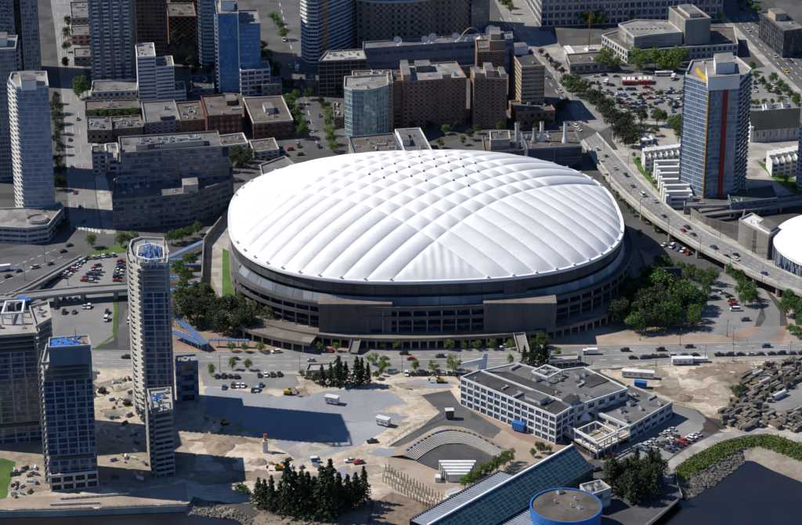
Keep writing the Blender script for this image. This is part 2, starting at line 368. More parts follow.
# main boulevard below the stadium
sheet('pavement', [(170, 327), (300, 322), (560, 318), (640, 330), (812, 325), (812, 345), (600, 349), (300, 354), (170, 356)], Z1, 'pavers')
sheet('pavement', [(276, 338), (318, 338), (330, 352), (280, 352)], Z2, 'pavers_tan')
sheet('pavement', [(540, 331), (610, 327), (640, 333), (720, 334), (740, 343), (600, 347), (540, 349)], Z2, 'pavers_tan')
sheet('boulevard', [(-60, 352), (80, 350.5), (190, 352.5), (300, 351), (400, 350), (500, 349.5), (600, 346), (700, 344), (812, 342), (812, 356.5), (700, 359), (600, 365.5), (500, 368), (400, 370), (300, 371), (190, 371), (80, 366.5), (-60, 366)], Z3, 'asphalt_pale')
sheet('pavement', [(-60, 366), (80, 366.5), (190, 371), (300, 371), (400, 370), (500, 368), (600, 365.5), (700, 359), (812, 356.5), (812, 359), (700, 362), (600, 369), (500, 372), (400, 374), (300, 375), (190, 375), (80, 371), (-60, 370)], Z2, 'pavement')
def kerb(pts, side=1):
    A = [G(*p) for p in pts]; mb = MB()
    for a, b in zip(A, A[1:]): mb.bar(a+Vector((0, 0, .28)), b+Vector((0, 0, .28)), .45, .3)
    return struct(mb.build('kerb', 'concrete_pale'))
kerb([(-60, 352), (80, 350.3), (190, 352.3), (300, 350.8), (400, 349.8), (500, 349.3), (600, 345.8), (700, 343.8), (812, 341.8)])
kerb([(-60, 366.3), (80, 366.8), (190, 371.3), (300, 371.3), (400, 370.3), (500, 368.3), (600, 365.8), (700, 359.3), (812, 356.8)])
def dashes(a, b, n, w=.25, fill=.45, z=.16, name='lane_marking'):
    a, b = G(*a), G(*b); d = (b-a)/n; t = d.normalized(); q = Vector((-t.y, t.x, 0))*w; mb = MB()
    for i in range(n):
        p = a+d*i; e = p+d*fill; h = Vector((0, 0, z)); mb.add([p-q+h, e-q+h, e+q+h, p+q+h], [(0, 1, 2, 3)])
    o = mb.build(name, 'line_paint'); struct(o)
    if o.data.polygons[0].normal.z < 0: o.data.flip_normals()
BC = [((-60, 359), (80, 358.5)), ((80, 358.5), (190, 361.5)), ((190, 361.5), (300, 361)), ((300, 361), (400, 360)), ((400, 360), (500, 358.5)), ((500, 358.5), (600, 355.8)), ((600, 355.8), (700, 351.5)), ((700, 351.5), (812, 349.2))]
for a, b in BC:
    dashes(a, b, 1, .18, 1.0)
    dashes((a[0], a[1]-4.2), (b[0], b[1]-4.2), 7); dashes((a[0], a[1]+4.4), (b[0], b[1]+4.4), 7)
for k in range(3): dashes((72+7*k, 231), (56+7*k, -20), 16, .12, .4, .10)
dashes((0, 283), (66, 255), 8, .25, .5); dashes((0, 272), (60, 248), 8, .25, .5)
for k in range(8): dashes((77+3.2*k, 229+.6*k), (76.2+3.2*k, 226+.6*k), 1, .7, 1, .14, 'crossing_stripe')
for k in range(3): dashes((500+9*k, 18), (572+9*k, 112), 14, .25, .5, .10)
for k in range(3): dashes((735+9*k, 18), (795+9*k, 82), 14, .25, .5, .10)
dashes((276, -10), (318, 148), 20, .25, .5, .10)
# right: dirt yards, lots and paths
sheet('car_park', [(690, 292), (722, 272), (748, 286), (762, 306), (755, 326), (730, 335), (700, 334), (690, 330), (700, 316)], Z2, 'asphalt_pale')
sheet('road', [(742, 277), (765, 290), (780, 312), (780, 330), (770, 344), (735, 344), (757, 332), (766, 318), (762, 302)], Z3, 'asphalt_pale')
sheet('pavement', [(770, 292), (790, 300), (800, 343), (782, 344), (788, 325), (784, 306)], Z3, 'pavers_tan')
sheet('dirt_yard', [(600, 370), (700, 361), (812, 358), (812, 445), (760, 432), (722, 432), (690, 412), (672, 403), (620, 382)], Z1, 'sand')
sheet('dirt_patch', [(659, 378), (672, 376), (680, 386), (690, 398), (684, 402), (668, 398), (662, 388)], Z2, 'dirt')
sheet('yard_paving', [(752, 405), (770, 388), (800, 378), (812, 380), (812, 412), (780, 412), (760, 414)], Z2, 'asphalt_pale')
sheet('access_road', [(674, 404), (700, 411), (709, 420), (700, 433), (684, 446), (664, 463), (650, 470), (600, 462), (595, 450), (630, 442), (676, 416), (670, 407)], Z3, 'asphalt_pale')
sheet('planting_bed', [(703, 415), (722, 421), (726, 428), (712, 433), (702, 432), (694, 438), (706, 424)], Z4, 'dark_soil')
sheet('seaside_path', [(812, 432), (780, 427), (740, 429), (715, 434), (694, 444), (674, 457), (662, 466), (664, 482), (673, 483), (676, 466), (700, 452), (722, 441), (745, 435), (775, 433), (812, 446)], Z4+.04, 'pavement')
# centre: building site and plaza
sheet('building_site', [(98, 368), (200, 374), (300, 376), (456, 372), (466, 400), (500, 440), (450, 505), (385, 505), (345, 490), (262, 505), (206, 500), (194, 497), (188, 503), (110, 506), (60, 508), (0, 509), (-60, 512), (-60, 440), (90, 440)], Z1, 'sand')
sheet('site_road', [(-60, 498), (60, 496), (130, 492), (186, 482), (188, 503), (110, 506), (60, 508), (0, 509), (-60, 512)], Z2, 'pavers_tan')
sheet('car_park', [(200, 373), (295, 374), (300, 384), (290, 390), (204, 386)], Z2, 'asphalt_pale')
sheet('gravel_lot', [(204, 386), (250, 392), (300, 394), (330, 391), (352, 387), (390, 392), (416, 408), (404, 419), (362, 445), (330, 455), (300, 462), (284, 450), (232, 425), (206, 414)], Z3, 'gravel_grey')
sheet('gravel_patch', [(284, 450), (318, 434), (330, 436), (344, 444), (318, 456), (300, 462)], Z4, 'pavement')
sheet('gravel_patch', [(330, 430), (352, 420), (392, 424), (362, 445), (346, 450), (334, 444)], Z4, 'gravel_light')
sheet('dirt_patch', [(204, 418), (218, 424), (236, 438), (224, 448), (240, 462), (232, 470), (212, 462), (206, 440)], Z3, 'brown_dirt')
sheet('asphalt_patch', [(421, 395), (450, 390), (460, 404), (502, 429), (493, 439), (461, 430), (434, 432), (398, 447), (388, 446), (420, 428), (440, 412)], Z3, 'asphalt')
sheet('plaza_paving', [(388, 449), (398, 447), (434, 432), (462, 430), (494, 439), (502, 429), (520, 433), (560, 452), (520, 470), (470, 500), (420, 495), (388, 470)], Z2, 'pavers_tan')
sheet('plaza_paving', [(462, 405), (470, 403), (600, 455), (585, 462), (548, 448), (520, 440)], Z4, 'pavers')
sheet('boardwalk', [(374, 502), (392, 492), (440, 506), (438, 530), (370, 530)], Z3, 'wood')
sheet('site_ground', [(98, 424), (150, 428), (192, 440), (196, 468), (189, 480), (130, 490), (60, 494), (96, 482)], Z2, 'dirt')  # darker ground laid over the sand between the left towers
sheet('site_ground', [(-60, 444), (46, 442), (50, 490), (-60, 497)], Z2, 'dirt')
sheet('lawn', [(-40, 462), (4, 458), (16, 462), (6, 498), (-40, 504)], Z3, 'grass')
sheet('shore_soil', [(262, 500), (300, 490), (345, 488), (372, 500), (370, 530), (262, 540), (250, 515)], Z2, 'brown_dirt')
sheet('service_yard', [(600, 470), (650, 472), (664, 482), (673, 484), (682, 497), (645, 528), (600, 528)], Z2, 'asphalt_dark')
sheet('roadside_soil', [(176, 262), (215, 258), (236, 262), (262, 300), (270, 332), (176, 330)], Z2, 'brown_dirt')
sheet('walkway', [(206, 232), (232, 206), (234, 260), (240, 300), (222, 302), (206, 262)], Z3, 'pavement')
sheet('stadium_apron', [(610, 300), (640, 250), (690, 280), (705, 330), (640, 332), (600, 328)], Z2, 'brown_dirt')

# spilt sand, bare soil and gravel that break the edges of the lots
from mathutils import noise as mn
def blob(px, py, r, mt, seed, sq=1.6):
    c = G(px, py, .2); P = []
    for i in range(40):
        a = 2*math.pi*i/40; q = r*(1+.55*mn.noise(Vector((math.cos(a)*1.3, math.sin(a)*1.3, seed*3.7)))+.25*mn.noise(Vector((math.cos(a)*4, math.sin(a)*4, seed*1.9)))); P.append((c.x+q*sq*math.cos(a), c.y+q*math.sin(a)))
    return sheet('ground_patch', P, .1, mt, world=True)
br = random.Random(9)
for i, (x, y, r, mt) in enumerate([(262, 441, 4, 'sand'), (240, 429, 6, 'dirt'), (392, 424, 5, 'dirt'), (410, 409, 6, 'sand'), (300, 393, 5, 'dirt'), (276, 392, 4, 'sand'), (222, 440, 6, 'brown_dirt'), (250, 474, 7, 'brown_dirt'), (300, 480, 8, 'dirt'), (226, 476, 8, 'brown_dirt'), (345, 474, 6, 'gravel_grey'), (384, 452, 5, 'gravel_grey'), (430, 384, 6, 'gravel_grey'), (410, 386, 4, 'dirt'), (372, 470, 6, 'dirt'), (620, 392, 5, 'dirt'), (650, 372, 6, 'dirt'), (705, 372, 6, 'brown_dirt'), (716, 400, 6, 'dirt'), (700, 392, 4, 'brown_dirt'), (735, 366, 6, 'brown_dirt'), (664, 390, 5, 'brown_dirt'), (690, 376, 4, 'dirt'), (110, 384, 5, 'dirt'), (128, 400, 4, 'brown_dirt'), (114, 412, 5, 'dirt'), (770, 374, 9, 'brown_dirt'), (750, 388, 9, 'brown_dirt'), (745, 415, 10, 'brown_dirt'), (790, 420, 9, 'brown_dirt'), (785, 366, 8, 'dirt')]): blob(x, y, r, mt, i+1, br.uniform(1.2, 2.4))
# ================================================================== THE STADIUM
SC = Vector((13.93, -8.56)); SA, SB, STH, SE = 113.6, 99.5, .0727, 2.607
cT, sT = math.cos(STH), math.sin(STH)
def loc2w(x, y): return (SC.x+x*cT-y*sT, SC.y+x*sT+y*cT)
def rimpt(t, off=0.):
    """point of the oval outline at angle t, pushed off metres outward (local frame)"""
    c, s = math.cos(t), math.sin(t)
    x = SA*math.copysign(abs(c)**(2/SE), c); y = SB*math.copysign(abs(s)**(2/SE), s)
    if off:
        nx = math.copysign(abs(x/SA)**(SE-1)/SA, x); ny = math.copysign(abs(y/SB)**(SE-1)/SB, y); l = math.hypot(nx, ny)
        x += nx/l*off; y += ny/l*off
    return x, y
# evenly spaced parameter values round the rim
_t = [2*math.pi*i/4000 for i in range(4001)]; _p = [rimpt(t) for t in _t]; _s = [0]
for a, b in zip(_p, _p[1:]): _s.append(_s[-1]+math.hypot(b[0]-a[0], b[1]-a[1]))
import bisect
def tarc(u):
    s = (u % 1)*_s[-1]; i = min(3999, max(0, bisect.bisect_left(_s, s)-1)); k = (s-_s[i])/max(1e-9, _s[i+1]-_s[i]); return _t[i]+k*(_t[i+1]-_t[i])
RIMZ = 34.2; RISE = 25.5
ST = thing('stadium', 'huge oval stadium with white quilted air-supported roof above dark concrete tiers', 'stadium', (SC.x, SC.y, 0))
def rho(x, y): return (abs(x/SA)**SE+abs(y/SB)**SE)**(1/SE)
def dome(x, y, puff):
    r = min(1., rho(x, y)); fade = min(1., (1-r)*14); fade = fade*(2-fade)
    return RIMZ+RISE*(1-r**2.15)*(.93+.07*r)+puff*fade
CB, CN = 72.0, 9; CS = 2*CB/CN
def fpuff(q):
    if abs(q) <= CB: return abs(math.sin(math.pi*(q+CB)/CS))**.68
    d = (abs(q)-CB)/CS; return math.sin(math.pi*min(d, .5))**.68
def surf(s, t):
    x, y = (s+t)/2, (t-s)/2
    fs, ft = fpuff(s), fpuff(t); inS, inT = abs(s) <= CB+.01, abs(t) <= CB+.01
    if inS and inT: p = 1.5*fs*ft
    elif inS: k = min(1, (abs(t)-CB)/10); p = fs*(1.5*(1-k)*ft+1.65*k) if k < 1 else 1.65*fs
    elif inT: k = min(1, (abs(s)-CB)/10); p = ft*(1.5*(1-k)*fs+1.65*k) if k < 1 else 1.65*ft
    elif s*t > 0:
        g = abs(math.sin(math.pi*((t if s > 0 else s)+CB)/CS))**.68; p = 1.5*g*min(1, (abs(s if s > 0 else t)-CB)/8)
    else: p = 1.2*fs*ft+.16*math.sin(x*1.25)*min(1, max(0, abs(y)-62)/12)
    return x, y, dome(x, y, p)
def exitpar(fn, lo, hi):
    for _ in range(40):
        m = (lo+hi)/2
        if rho(*fn(m)) < 1: lo = m
        else: hi = m
    return lo
roof = MB()
# white tension ring that the roof is clamped to
N = 360; ring = MB()
def revolve(mb, prof, u0=0., u1=1., n=N, mi=0, mis=None):
    rows = []
    for i in range(n+1):
        t = tarc(u0+(u1-u0)*i/n)
        rows.append([(*loc2w(*rimpt(t, o)), z) for o, z in prof])
    k = len(prof); b0 = len(mb.v); mb.v += [v for r in rows for v in r]
    for j in range(k-1):
        mb.f += [(b0+i*k+j, b0+i*k+j+1, b0+(i+1)*k+j+1, b0+(i+1)*k+j) for i in range(n)]; mb.m += [mis[j] if mis else mi]*n
    return mb
revolve(ring, [(-1.2, RIMZ-.6), (-1.2, RIMZ+.35), (1.5, RIMZ+.45), (1.7, RIMZ-.3), (1.7, RIMZ-1.3), (.4, RIMZ-1.5)])
RF = ring.build('roof', 'white_paint', ST)
def patch(fn, nu, nv, name='roof_panel'):
    vs = [fn(i/nu, j/nv) for i in range(nu+1) for j in range(nv+1)]
    mb = MB(); mb.add([(*loc2w(x, y), z) for x, y, z in vs], [(i*(nv+1)+j, (i+1)*(nv+1)+j, (i+1)*(nv+1)+j+1, i*(nv+1)+j+1) for i in range(nu) for j in range(nv)])
    o = mb.build(name, 'fabric', RF, smooth=True)
    if sum(p.normal.z for p in o.data.polygons) < 0: o.data.flip_normals()
    return o
for i in range(CN):
    for j in range(CN):
        s0, t0 = -CB+i*CS, -CB+j*CS
        patch(lambda a, b: surf(s0+a*CS, t0+b*CS), 16, 16)
for sg in (1, -1):
    for i in range(CN):
        q0 = -CB+i*CS
        def fa(a, b):
            s = q0+a*CS; te = exitpar(lambda m: ((s+sg*m)/2, (sg*m-s)/2), CB, 260); return surf(s, sg*(CB+(te-CB)*b))
        def fb(a, b):
            t = q0+a*CS; se = exitpar(lambda m: ((sg*m+t)/2, (t-sg*m)/2), CB, 260); return surf(sg*(CB+(se-CB)*b), t)
        patch(fa, 16, 40); patch(fb, 16, 40)
# corner pieces: between the two fans
for ss, tt in ((1, 1), (-1, -1), (1, -1), (-1, 1)):
    def fc(a, b):
        # fan from the corner (ss*CB, tt*CB) to the rim
        ang = a*math.pi/2; ds, dt = ss*math.cos(ang), tt*math.sin(ang)
        s0, t0 = ss*CB, tt*CB
        L = exitpar(lambda m: ((s0+ds*m+t0+dt*m)/2, (t0+dt*m-s0-ds*m)/2), 0, 200)
        return surf(s0+ds*L*b, t0+dt*L*b)
    patch(fc, 96, 60) if ss*tt > 0 else patch(fc, 40, 30)
# clamps where the cables meet the ring, and the small dark vents on the cable crossings
clamp = MB(); clamp.box((0, 0, 0), (1.6, 1.1, 1.0)); clamp.box((0, 0, 1.0), (.6, 1.6, .5), 0, 0); clm = clamp.mesh('cable_clamp', 'white_wall')
for i in range(CN+1):
    q = -CB+i*CS
    for sg in (1, -1):
        te = exitpar(lambda m: ((q+sg*m)/2, (sg*m-q)/2), CB, 260); x, y = (q+sg*te)/2, (sg*te-q)/2; inst('cable_clamp', clm, (*loc2w(x, y), RIMZ+.3), RF, math.atan2(y, x)+math.pi/2)
        se = exitpar(lambda m: ((sg*m+q)/2, (q-sg*m)/2), CB, 260); x, y = (sg*se+q)/2, (q-sg*se)/2; inst('cable_clamp', clm, (*loc2w(x, y), RIMZ+.3), RF, math.atan2(y, x)+math.pi/2)
vent = MB(); vent.cyl((0, 0), .6, .5, -.3, .9, 8); vm = vent.mesh('roof_vent', 'metal_dark')
for i, j in [(2, 5), (3, 6), (3, 7), (4, 7), (4, 8), (4, 4), (5, 4), (5, 5), (5, 6), (5, 7), (5, 8), (6, 3), (6, 4), (6, 5), (6, 6), (6, 7), (7, 3), (7, 4), (7, 5), (3, 5), (4, 6), (6, 8), (7, 7)]:
    s, t = -CB+j*CS, -CB+i*CS; s, t = -CB+(CN-i)*CS, -CB+j*CS
    x, y = (s+t)/2, (t-s)/2; inst('roof_vent', vm, (*loc2w(x, y), dome(x, y, 0)), RF)
# concrete fascia panels below the ring: each its own piece
fas = []
NP = 60
for i in range(NP):
    mb = MB(); revolve(mb, [(.55, RIMZ-1.5), (.75, 27.0), (.1, 26.8)], (i+.015)/NP, (i+.985)/NP, 8)
    mb.build('fascia_panel', 'slate', ST)
U0, U1 = .566, 1.06
mb = MB(); revolve(mb, [(2.9, 6.2), (2.9, 0)], U0, .61, 30); mb.build('base_wall', 'concrete_dark', ST)
mb = MB(); revolve(mb, [(.35, RIMZ-1.4), (.3, 27.2), (-2.5, 27.0), (-2.5, 24.4), (.4, 24.2)]); mb.build('upper_wall', 'slate', ST)
# sloping glazed skirt, bay by bay
U0, U1 = .566, 1.06
for i in range(NP):
    if not U0 < (i+.5)/NP < U1 and not (i+.5)/NP < U1-1: continue
    mb = MB(); revolve(mb, [(.6, 24.8), (2.4, 20.9), (2.5, 20.7)], (i+.01)/NP, (i+.99)/NP, 6); o = mb.build('canopy_bay', 'glass_skirt', ST)
mb = MB(); revolve(mb, [(.3, 24.9), (2.2, 20.6), (6.4, 20.6), (6.4, 21.6), (6.9, 21.6), (6.9, 19.2), (1.0, 19.0)], U0, U1, 240); mb.build('upper_gallery', 'gallery', ST)
mb = MB(); revolve(mb, [(1.0, 19.4), (1.0, 5.5)], U0, U1, 240); mb.build('concourse_wall', 'glass_navy', ST)
mb = MB(); revolve(mb, [(1.0, 14.9), (6.2, 14.9), (6.2, 15.9), (6.6, 15.9), (6.6, 13.8), (1.0, 13.6)], U0, U1, 240); mb.build('middle_gallery', 'gallery', ST)
mb = MB(); revolve(mb, [(1.0, 10.2), (5.2, 10.2), (5.2, 9.2), (1.0, 9.1)], U0, U1, 240); mb.build('lower_gallery', 'gallery', ST)
# deck round the front, on columns
mb = MB(); revolve(mb, [(.8, 6.0), (15, 6.0), (15, 7.0), (15.5, 7.0), (15.5, 4.9), (.8, 4.8)], .595, 1.01, 220); mb.build('deck', 'deck_paving', ST)
mb = MB(); revolve(mb, [(4, 5), (4, 0)], .595, 1.01, 160); mb.build('undercroft_wall', 'concrete_dark', ST)
colm = MB().box((0, 0, 0), (.9, .9, 4.9)).mesh('column', 'concrete'); galm = MB().box((0, 0, 0), (.8, .8, 13.2)).mesh('column', 'concrete_dark')
for i in range(64):
    u = .6+.4*i/63; inst('column', colm, (*loc2w(*rimpt(tarc(u), 14)), 0), ST)
for i in range(44):
    inst('column', galm, (*loc2w(*rimpt(tarc(U0+.005+(U1-U0-.01)*i/43), 5.8)), 6), ST, 0)
mb = MB(); revolve(mb, [(15.4, 6.02), (27, 6.02), (27, 7.0), (27.5, 7.0), (27.5, 4.9), (15.4, 4.8)], .595, .66, 50); mb.build('deck', 'deck_paving', ST)
for i in range(9): inst('column', colm, (*loc2w(*rimpt(tarc(.6+.055*i/8), 26)), 0), ST)
mb = MB(); revolve(mb, [(.4, 24.7), (1.6, 24.0), (1.6, 0)], U1-1, U0, 220); mb.build('rear_wall', 'concrete_dark', ST)
# two ribbed stair boxes on the front, with a deep roof edge; part of the stadium
def stairbox(x0, x1, ytop):
    A, B = G(x0, ytop, 23), G(x1, ytop, 23)
    d = (B-A).normalized(); n = Vector((-d.y, d.x, 0)); C_, D_ = B+n*11, A+n*14
    poly = [(p.x, p.y) for p in (A, B, C_, D_)]
    mb = MB(); mb.prism(poly, 5.5, 22.4, 0); mb.prism(offset(poly, .35), 22.4, 23.2, 1, True, True)
    L = (B-A).length; k = int(L/1.1)
    for i in range(k):
        p = A+d*(L*(i+.5)/k)-n*.15; mb.box((p.x, p.y, 8.2), (.45, .5, 13.9), math.atan2(d.y, d.x), 0)
    p = A+d*(L*.8)-n*.1; mb.box((p.x, p.y, 5.6), (6, .7, 2.3), math.atan2(d.y, d.x), 2)
    mb.build('stair_box', ['cladding', 'concrete_brown', 'dark_void'], ST)
stairbox(318.5, 391.5, 304); stairbox(484, 556, 303)
mb = MB(); A, B = G(504, 288.5, 28), G(527, 286, 28); d = (B-A); n = Vector((-d.y, d.x, 0)).normalized()
mb.prism([(p.x, p.y) for p in (A, B, B+n*6, A+n*6)], 24, 28); mb.build('service_box', 'slate', ST)
# loading wall and planted slope on the left flank
W1 = [G(237, 283, 20), G(247, 300, 8), G(262, 285, 8), G(250, 262, 20)]
mb = MB(); a, b = G(222, 300), G(237, 303); c, d2 = G(238, 270), G(223, 262)
mb.add([a+Vector((0, 0, .4)), b+Vector((0, 0, .4)), c+Vector((0, 0, 9)), d2+Vector((0, 0, 9)), a, b, c, d2], [(0, 1, 2, 3), (4, 5, 1, 0), (5, 6, 2, 1), (7, 4, 0, 3), (6, 7, 3, 2)])
tag(mb.build('grass_ramp', 'grass'), 'steep wedge of green lawn against the left flank of the stadium', 'grass bank')
# foot bridges from the deck over the pavement
def stairs_down(p0, p1, w, z0, z1, name='deck_stair'):
    a, b = G(*p0, z0), G(*p1, z1); n = 16; mb = MB(); d = (b-a)/n; rz = math.atan2(d.y, d.x)
    for i in range(n):
        q = a+d*(i+.5); mb.box((q.x, q.y, q.z-.8), (math.hypot(d.x, d.y)+.05, w, .8), rz)
    nn = Vector((-d.y, d.x, 0)).normalized()*w/2
    for sg in (1, -1): mb.bar(a+nn*sg+Vector((0, 0, 1)), b+nn*sg+Vector((0, 0, 1)), .25, 1.3)
    return mb
stairs_down((357, 337, ), (353, 352), 5, 6, 1.5).build('deck_stair', 'concrete', ST)
stairs_down((519, 334), (524, 352), 6, 6, 3).build('deck_stair', 'concrete', ST)
# ================================================================== BUILDINGS
RU = {}
def unitmeshes():
    a = MB(); a.box((0, 0, 0), (3, 2, 1.5)); a.box((0, 0, 1.5), (2.6, 1.6, .12), 0, 1); a.cyl((-.6, 0), .6, .6, 1.62, 1.85, 10, 0, 1); a.cyl((.7, 0), .6, .6, 1.62, 1.85, 10, 0, 1)
    b = MB(); b.box((0, 0, .2), (1.6, 1.6, 1.3)); b.cyl((0, 0), .5, .5, 1.5, 1.7, 10, 1, 1)
    c = MB(); c.cyl((0, 0), .3, .3, 0, 1.4, 8); c.cyl((0, 0), .55, .35, 1.4, 1.8, 8)
    d = MB(); d.box((0, 0, .3), (6, .8, .7)); d.box((2.6, .9, .3), (.8, 2.4, .7)); d.box((-2.6, 0, 0), (.9, 1.0, 1.2))
    e = MB(); e.box((0, 0, 0), (2.2, 2.2, .5)); e.add([(-1, -1, .5), (1, -1, .5), (1, 1, .5), (-1, 1, .5), (0, 0, 1.1)], [(0, 1, 4), (1, 2, 4), (2, 3, 4), (3, 0, 4)], 1)
    for k, mb, mm in (('a', a, ['metal_light', 'metal_dark']), ('b', b, ['concrete_pale', 'metal_dark']), ('c', c, ['metal_light']), ('d', d, ['metal_light']), ('e', e, ['metal_light', 'glass_grey'])): RU[k] = mb.mesh('roof_unit', mm)
unitmeshes()
def rndin(poly, rnd, tries=60):
    xs = [p[0] for p in poly]; ys = [p[1] for p in poly]
    for _ in range(tries):
        x, y = rnd.uniform(min(xs), max(xs)), rnd.uniform(min(ys), max(ys))
        if inpoly(x, y, poly): return x, y
    return sum(xs)/len(xs), sum(ys)/len(ys)
ROOFOF = {}
def rof(root): return ROOFOF.get(root.name, root)
def roofgear(root, poly, z, n, rnd, kinds='abcde'):
    root = rof(root)
    a = math.atan2(poly[1][1]-poly[0][1], poly[1][0]-poly[0][0]); ins = offset(poly, -2.6); done = []
    if area(ins) < 8: return
    for _ in range(n):
        for _t2 in range(12):
            x, y = rndin(ins, rnd)
            if all(math.hypot(x-u, y-v) > 3.6 for u, v in done): break
        else: continue
        done.append((x, y)); k = rnd.uniform(.7, 1.25)
        inst('roof_unit', RU[rnd.choice(kinds)], (x, y, z), root, a+rnd.choice((0, math.pi/2)), (k, k, k))
def foot(pts, z):
    P = [G(*p, z) for p in pts]
    if len(P) == 3: P.append(P[0]+P[2]-P[1])
    poly = [(p.x, p.y) for p in P]
    if area(poly) < 0: poly = poly[::-1]
    return poly
def roofcap(root, poly, h, roofm, wallm, par=.9, t=.5):
    ins = offset(poly, -t); n = len(poly)
    mb = MB(); mb.add([(p[0], p[1], h-.15) for p in offset(poly, -t*.5)], [tuple(range(n))]); ro_ = mb.build('roof', roofm, root); ROOFOF[root.name] = ro_
    mb = MB(); o_ = [(p[0], p[1], h+par) for p in offset(poly, .12)]; i_ = [(p[0], p[1], h+par) for p in ins]
    lo = [(p[0], p[1], h-.5) for p in offset(poly, .12)]; li = [(p[0], p[1], h-.3) for p in ins]
    for i in range(n):
        j = (i+1) % n
        mb.add([o_[i], o_[j], i_[j], i_[i], lo[i], lo[j], li[j], li[i]], [(0, 1, 2, 3), (4, 5, 1, 0), (3, 2, 6, 7)])
    mb.build('parapet', wallm, ro_)
def penthouse(root, poly, z, hh, wallm, roofm='roof_grey', name='penthouse'):
    mb = MB(); mb.prism(poly, z-.2, z+hh, 0, False); mb.prism(offset(poly, .15), z+hh, z+hh+.35, 1, True, True); return mb.build(name, [wallm, roofm], rof(root))
def sub(poly, x0, x1, y0, y1):
    """sub-rectangle of a four-cornered outline in its own 0..1 coordinates"""
    A, B, C_, D_ = [Vector(p) for p in poly[:4]]
    q = lambda u, v: (A*(1-u)+B*u)*(1-v)+(D_*(1-u)+C_*u)*v
    return [tuple(q(x0, y0)), tuple(q(x1, y0)), tuple(q(x1, y1)), tuple(q(x0, y1))]
WM = {}
def winmesh(w, h, gm, fm):
    k = (round(w, 1), round(h, 1), gm, fm)
    if k not in WM:
        w, h = k[0], k[1]; mb = MB(); mb.add([(-w/2, 0, 0), (w/2, 0, 0), (w/2, 0, h), (-w/2, 0, h)], [(0, 1, 2, 3)], 0)
        for x in ((-w/2+.06), (w/2-.06), 0): mb.box((x, -.05, 0), (.12, .1, h), 0, 1, False)
        mb.box((0, -.06, 0), (w, .12, .12), 0, 1, False); mb.box((0, -.06, h-.12), (w, .12, .12), 0, 1, False)
        WM[k] = mb.mesh('window', [gm, fm])
    return WM[k]
def block(name, label, pts, h=None, base=None, floors=5, bay=4.0, wall='concrete', gm='glass_dark', fm='metal_dark', roofm='roof_grey', wr=.6, hr=.55,
          units=4, ground=False, z0=0., style='punched', seed=None, group=None, pent=None, cat='building', par=.9, pw=None, base_pts=False, root=None, roofed=True):
    """a building with real recessed openings; pts = roof outline as seen, front-left, front-right, back-right(, back-left)"""
    if h is None: h = HB(pts[0][0], pts[0][1], base)
    poly = foot(pts, 0 if base_pts else h); n = len(poly); rnd = random.Random(seed or label)
    cx, cy = sum(p[0] for p in poly)/n, sum(p[1] for p in poly)/n
    if root is None: root = thing(name, label, cat, (cx, cy, z0), group)
    fh = (h-z0)/floors; mbw = MB(); core = offset(poly, -.4); mbw.prism(core, z0, h-.2, 0, False); wins = []
    for i in range(n):
        a, b = Vector(poly[i]), Vector(poly[(i+1) % n]); d = (b-a); L = d.length; d.normalize(); nn = Vector((d.y, -d.x))
        rz = math.atan2(d.y, d.x)
        away = nn.y > .75
        nb = max(1, int(L/bay)); bw = L/nb; ww = bw*wr; wh = fh*hr; sill = fh*(1-hr)*.55
        if style == 'ribbon': ww = bw*.94
        mid = lambda s, o: a+d*s-nn*o
        if away or L < 2.5:
            p = mid(L/2, .2); mbw.box((p.x, p.y, z0), (L-.02, .4, h-z0-.02), rz, 0, False); continue
        for k in range(floors+1):
            zz0 = z0+k*fh-(fh-sill-wh if k else 0); zz1 = z0+k*fh+(sill if k < floors else 0)
            if k == 0: zz0 = z0; zz1 = z0+sill
            p = mid(L/2, .2); mbw.box((p.x, p.y, zz0), (L-.02, .4, zz1-zz0-.01), rz, 0)
        pwid = bw-ww
        for k in range(nb+1):
            s = min(max(k*bw, pwid*.25+.1), L-pwid*.25-.1); w_ = pwid if 0 < k < nb else pwid*.5
            p = mid(s, .19 if style == 'ribbon' else .17); mbw.box((p.x, p.y, z0), (max(w_, .25), .34, h-z0-.3), rz, 0, False)
        me = winmesh(ww+.1, wh+.1, gm, fm)
        for k in range(floors):
            if ground and k == 0: continue
            for j in range(nb):
                p = mid((j+.5)*bw, .36); wins.append((nn.y, me, (p.x, p.y, z0+k*fh+sill-.05), rz))
    mbw.build('wall', wall, root)
    wins.sort(key=lambda w: w[0])
    for _, me, l, rz in wins[:300]: inst('window', me, l, root, rz)
    if len(wins) > 300:
        mb = MB()
        for _, me, l, rz in wins[300:]:
            c_, s_ = math.cos(rz), math.sin(rz); k = len(mb.v)
            mb.v += [(l[0]+v.co.x*c_-v.co.y*s_, l[1]+v.co.x*s_+v.co.y*c_, l[2]+v.co.z) for v in me.vertices]
            mb.f += [tuple(i+k for i in q.vertices) for q in me.polygons]; mb.m += [q.material_index for q in me.polygons]
        stuff(mb.build('window_rest', [gm, fm], root))
    if roofed:
        roofcap(root, poly, h, roofm, pw or wall, par)
        if pent:
            for (x0, x1, y0, y1, hh, m_) in pent: penthouse(root, sub(poly, x0, x1, y0, y1), h, hh, m_)
        roofgear(root, poly, h-.1, units, rnd)
    root['poly'] = 0; del root['poly']
    return root, poly, h
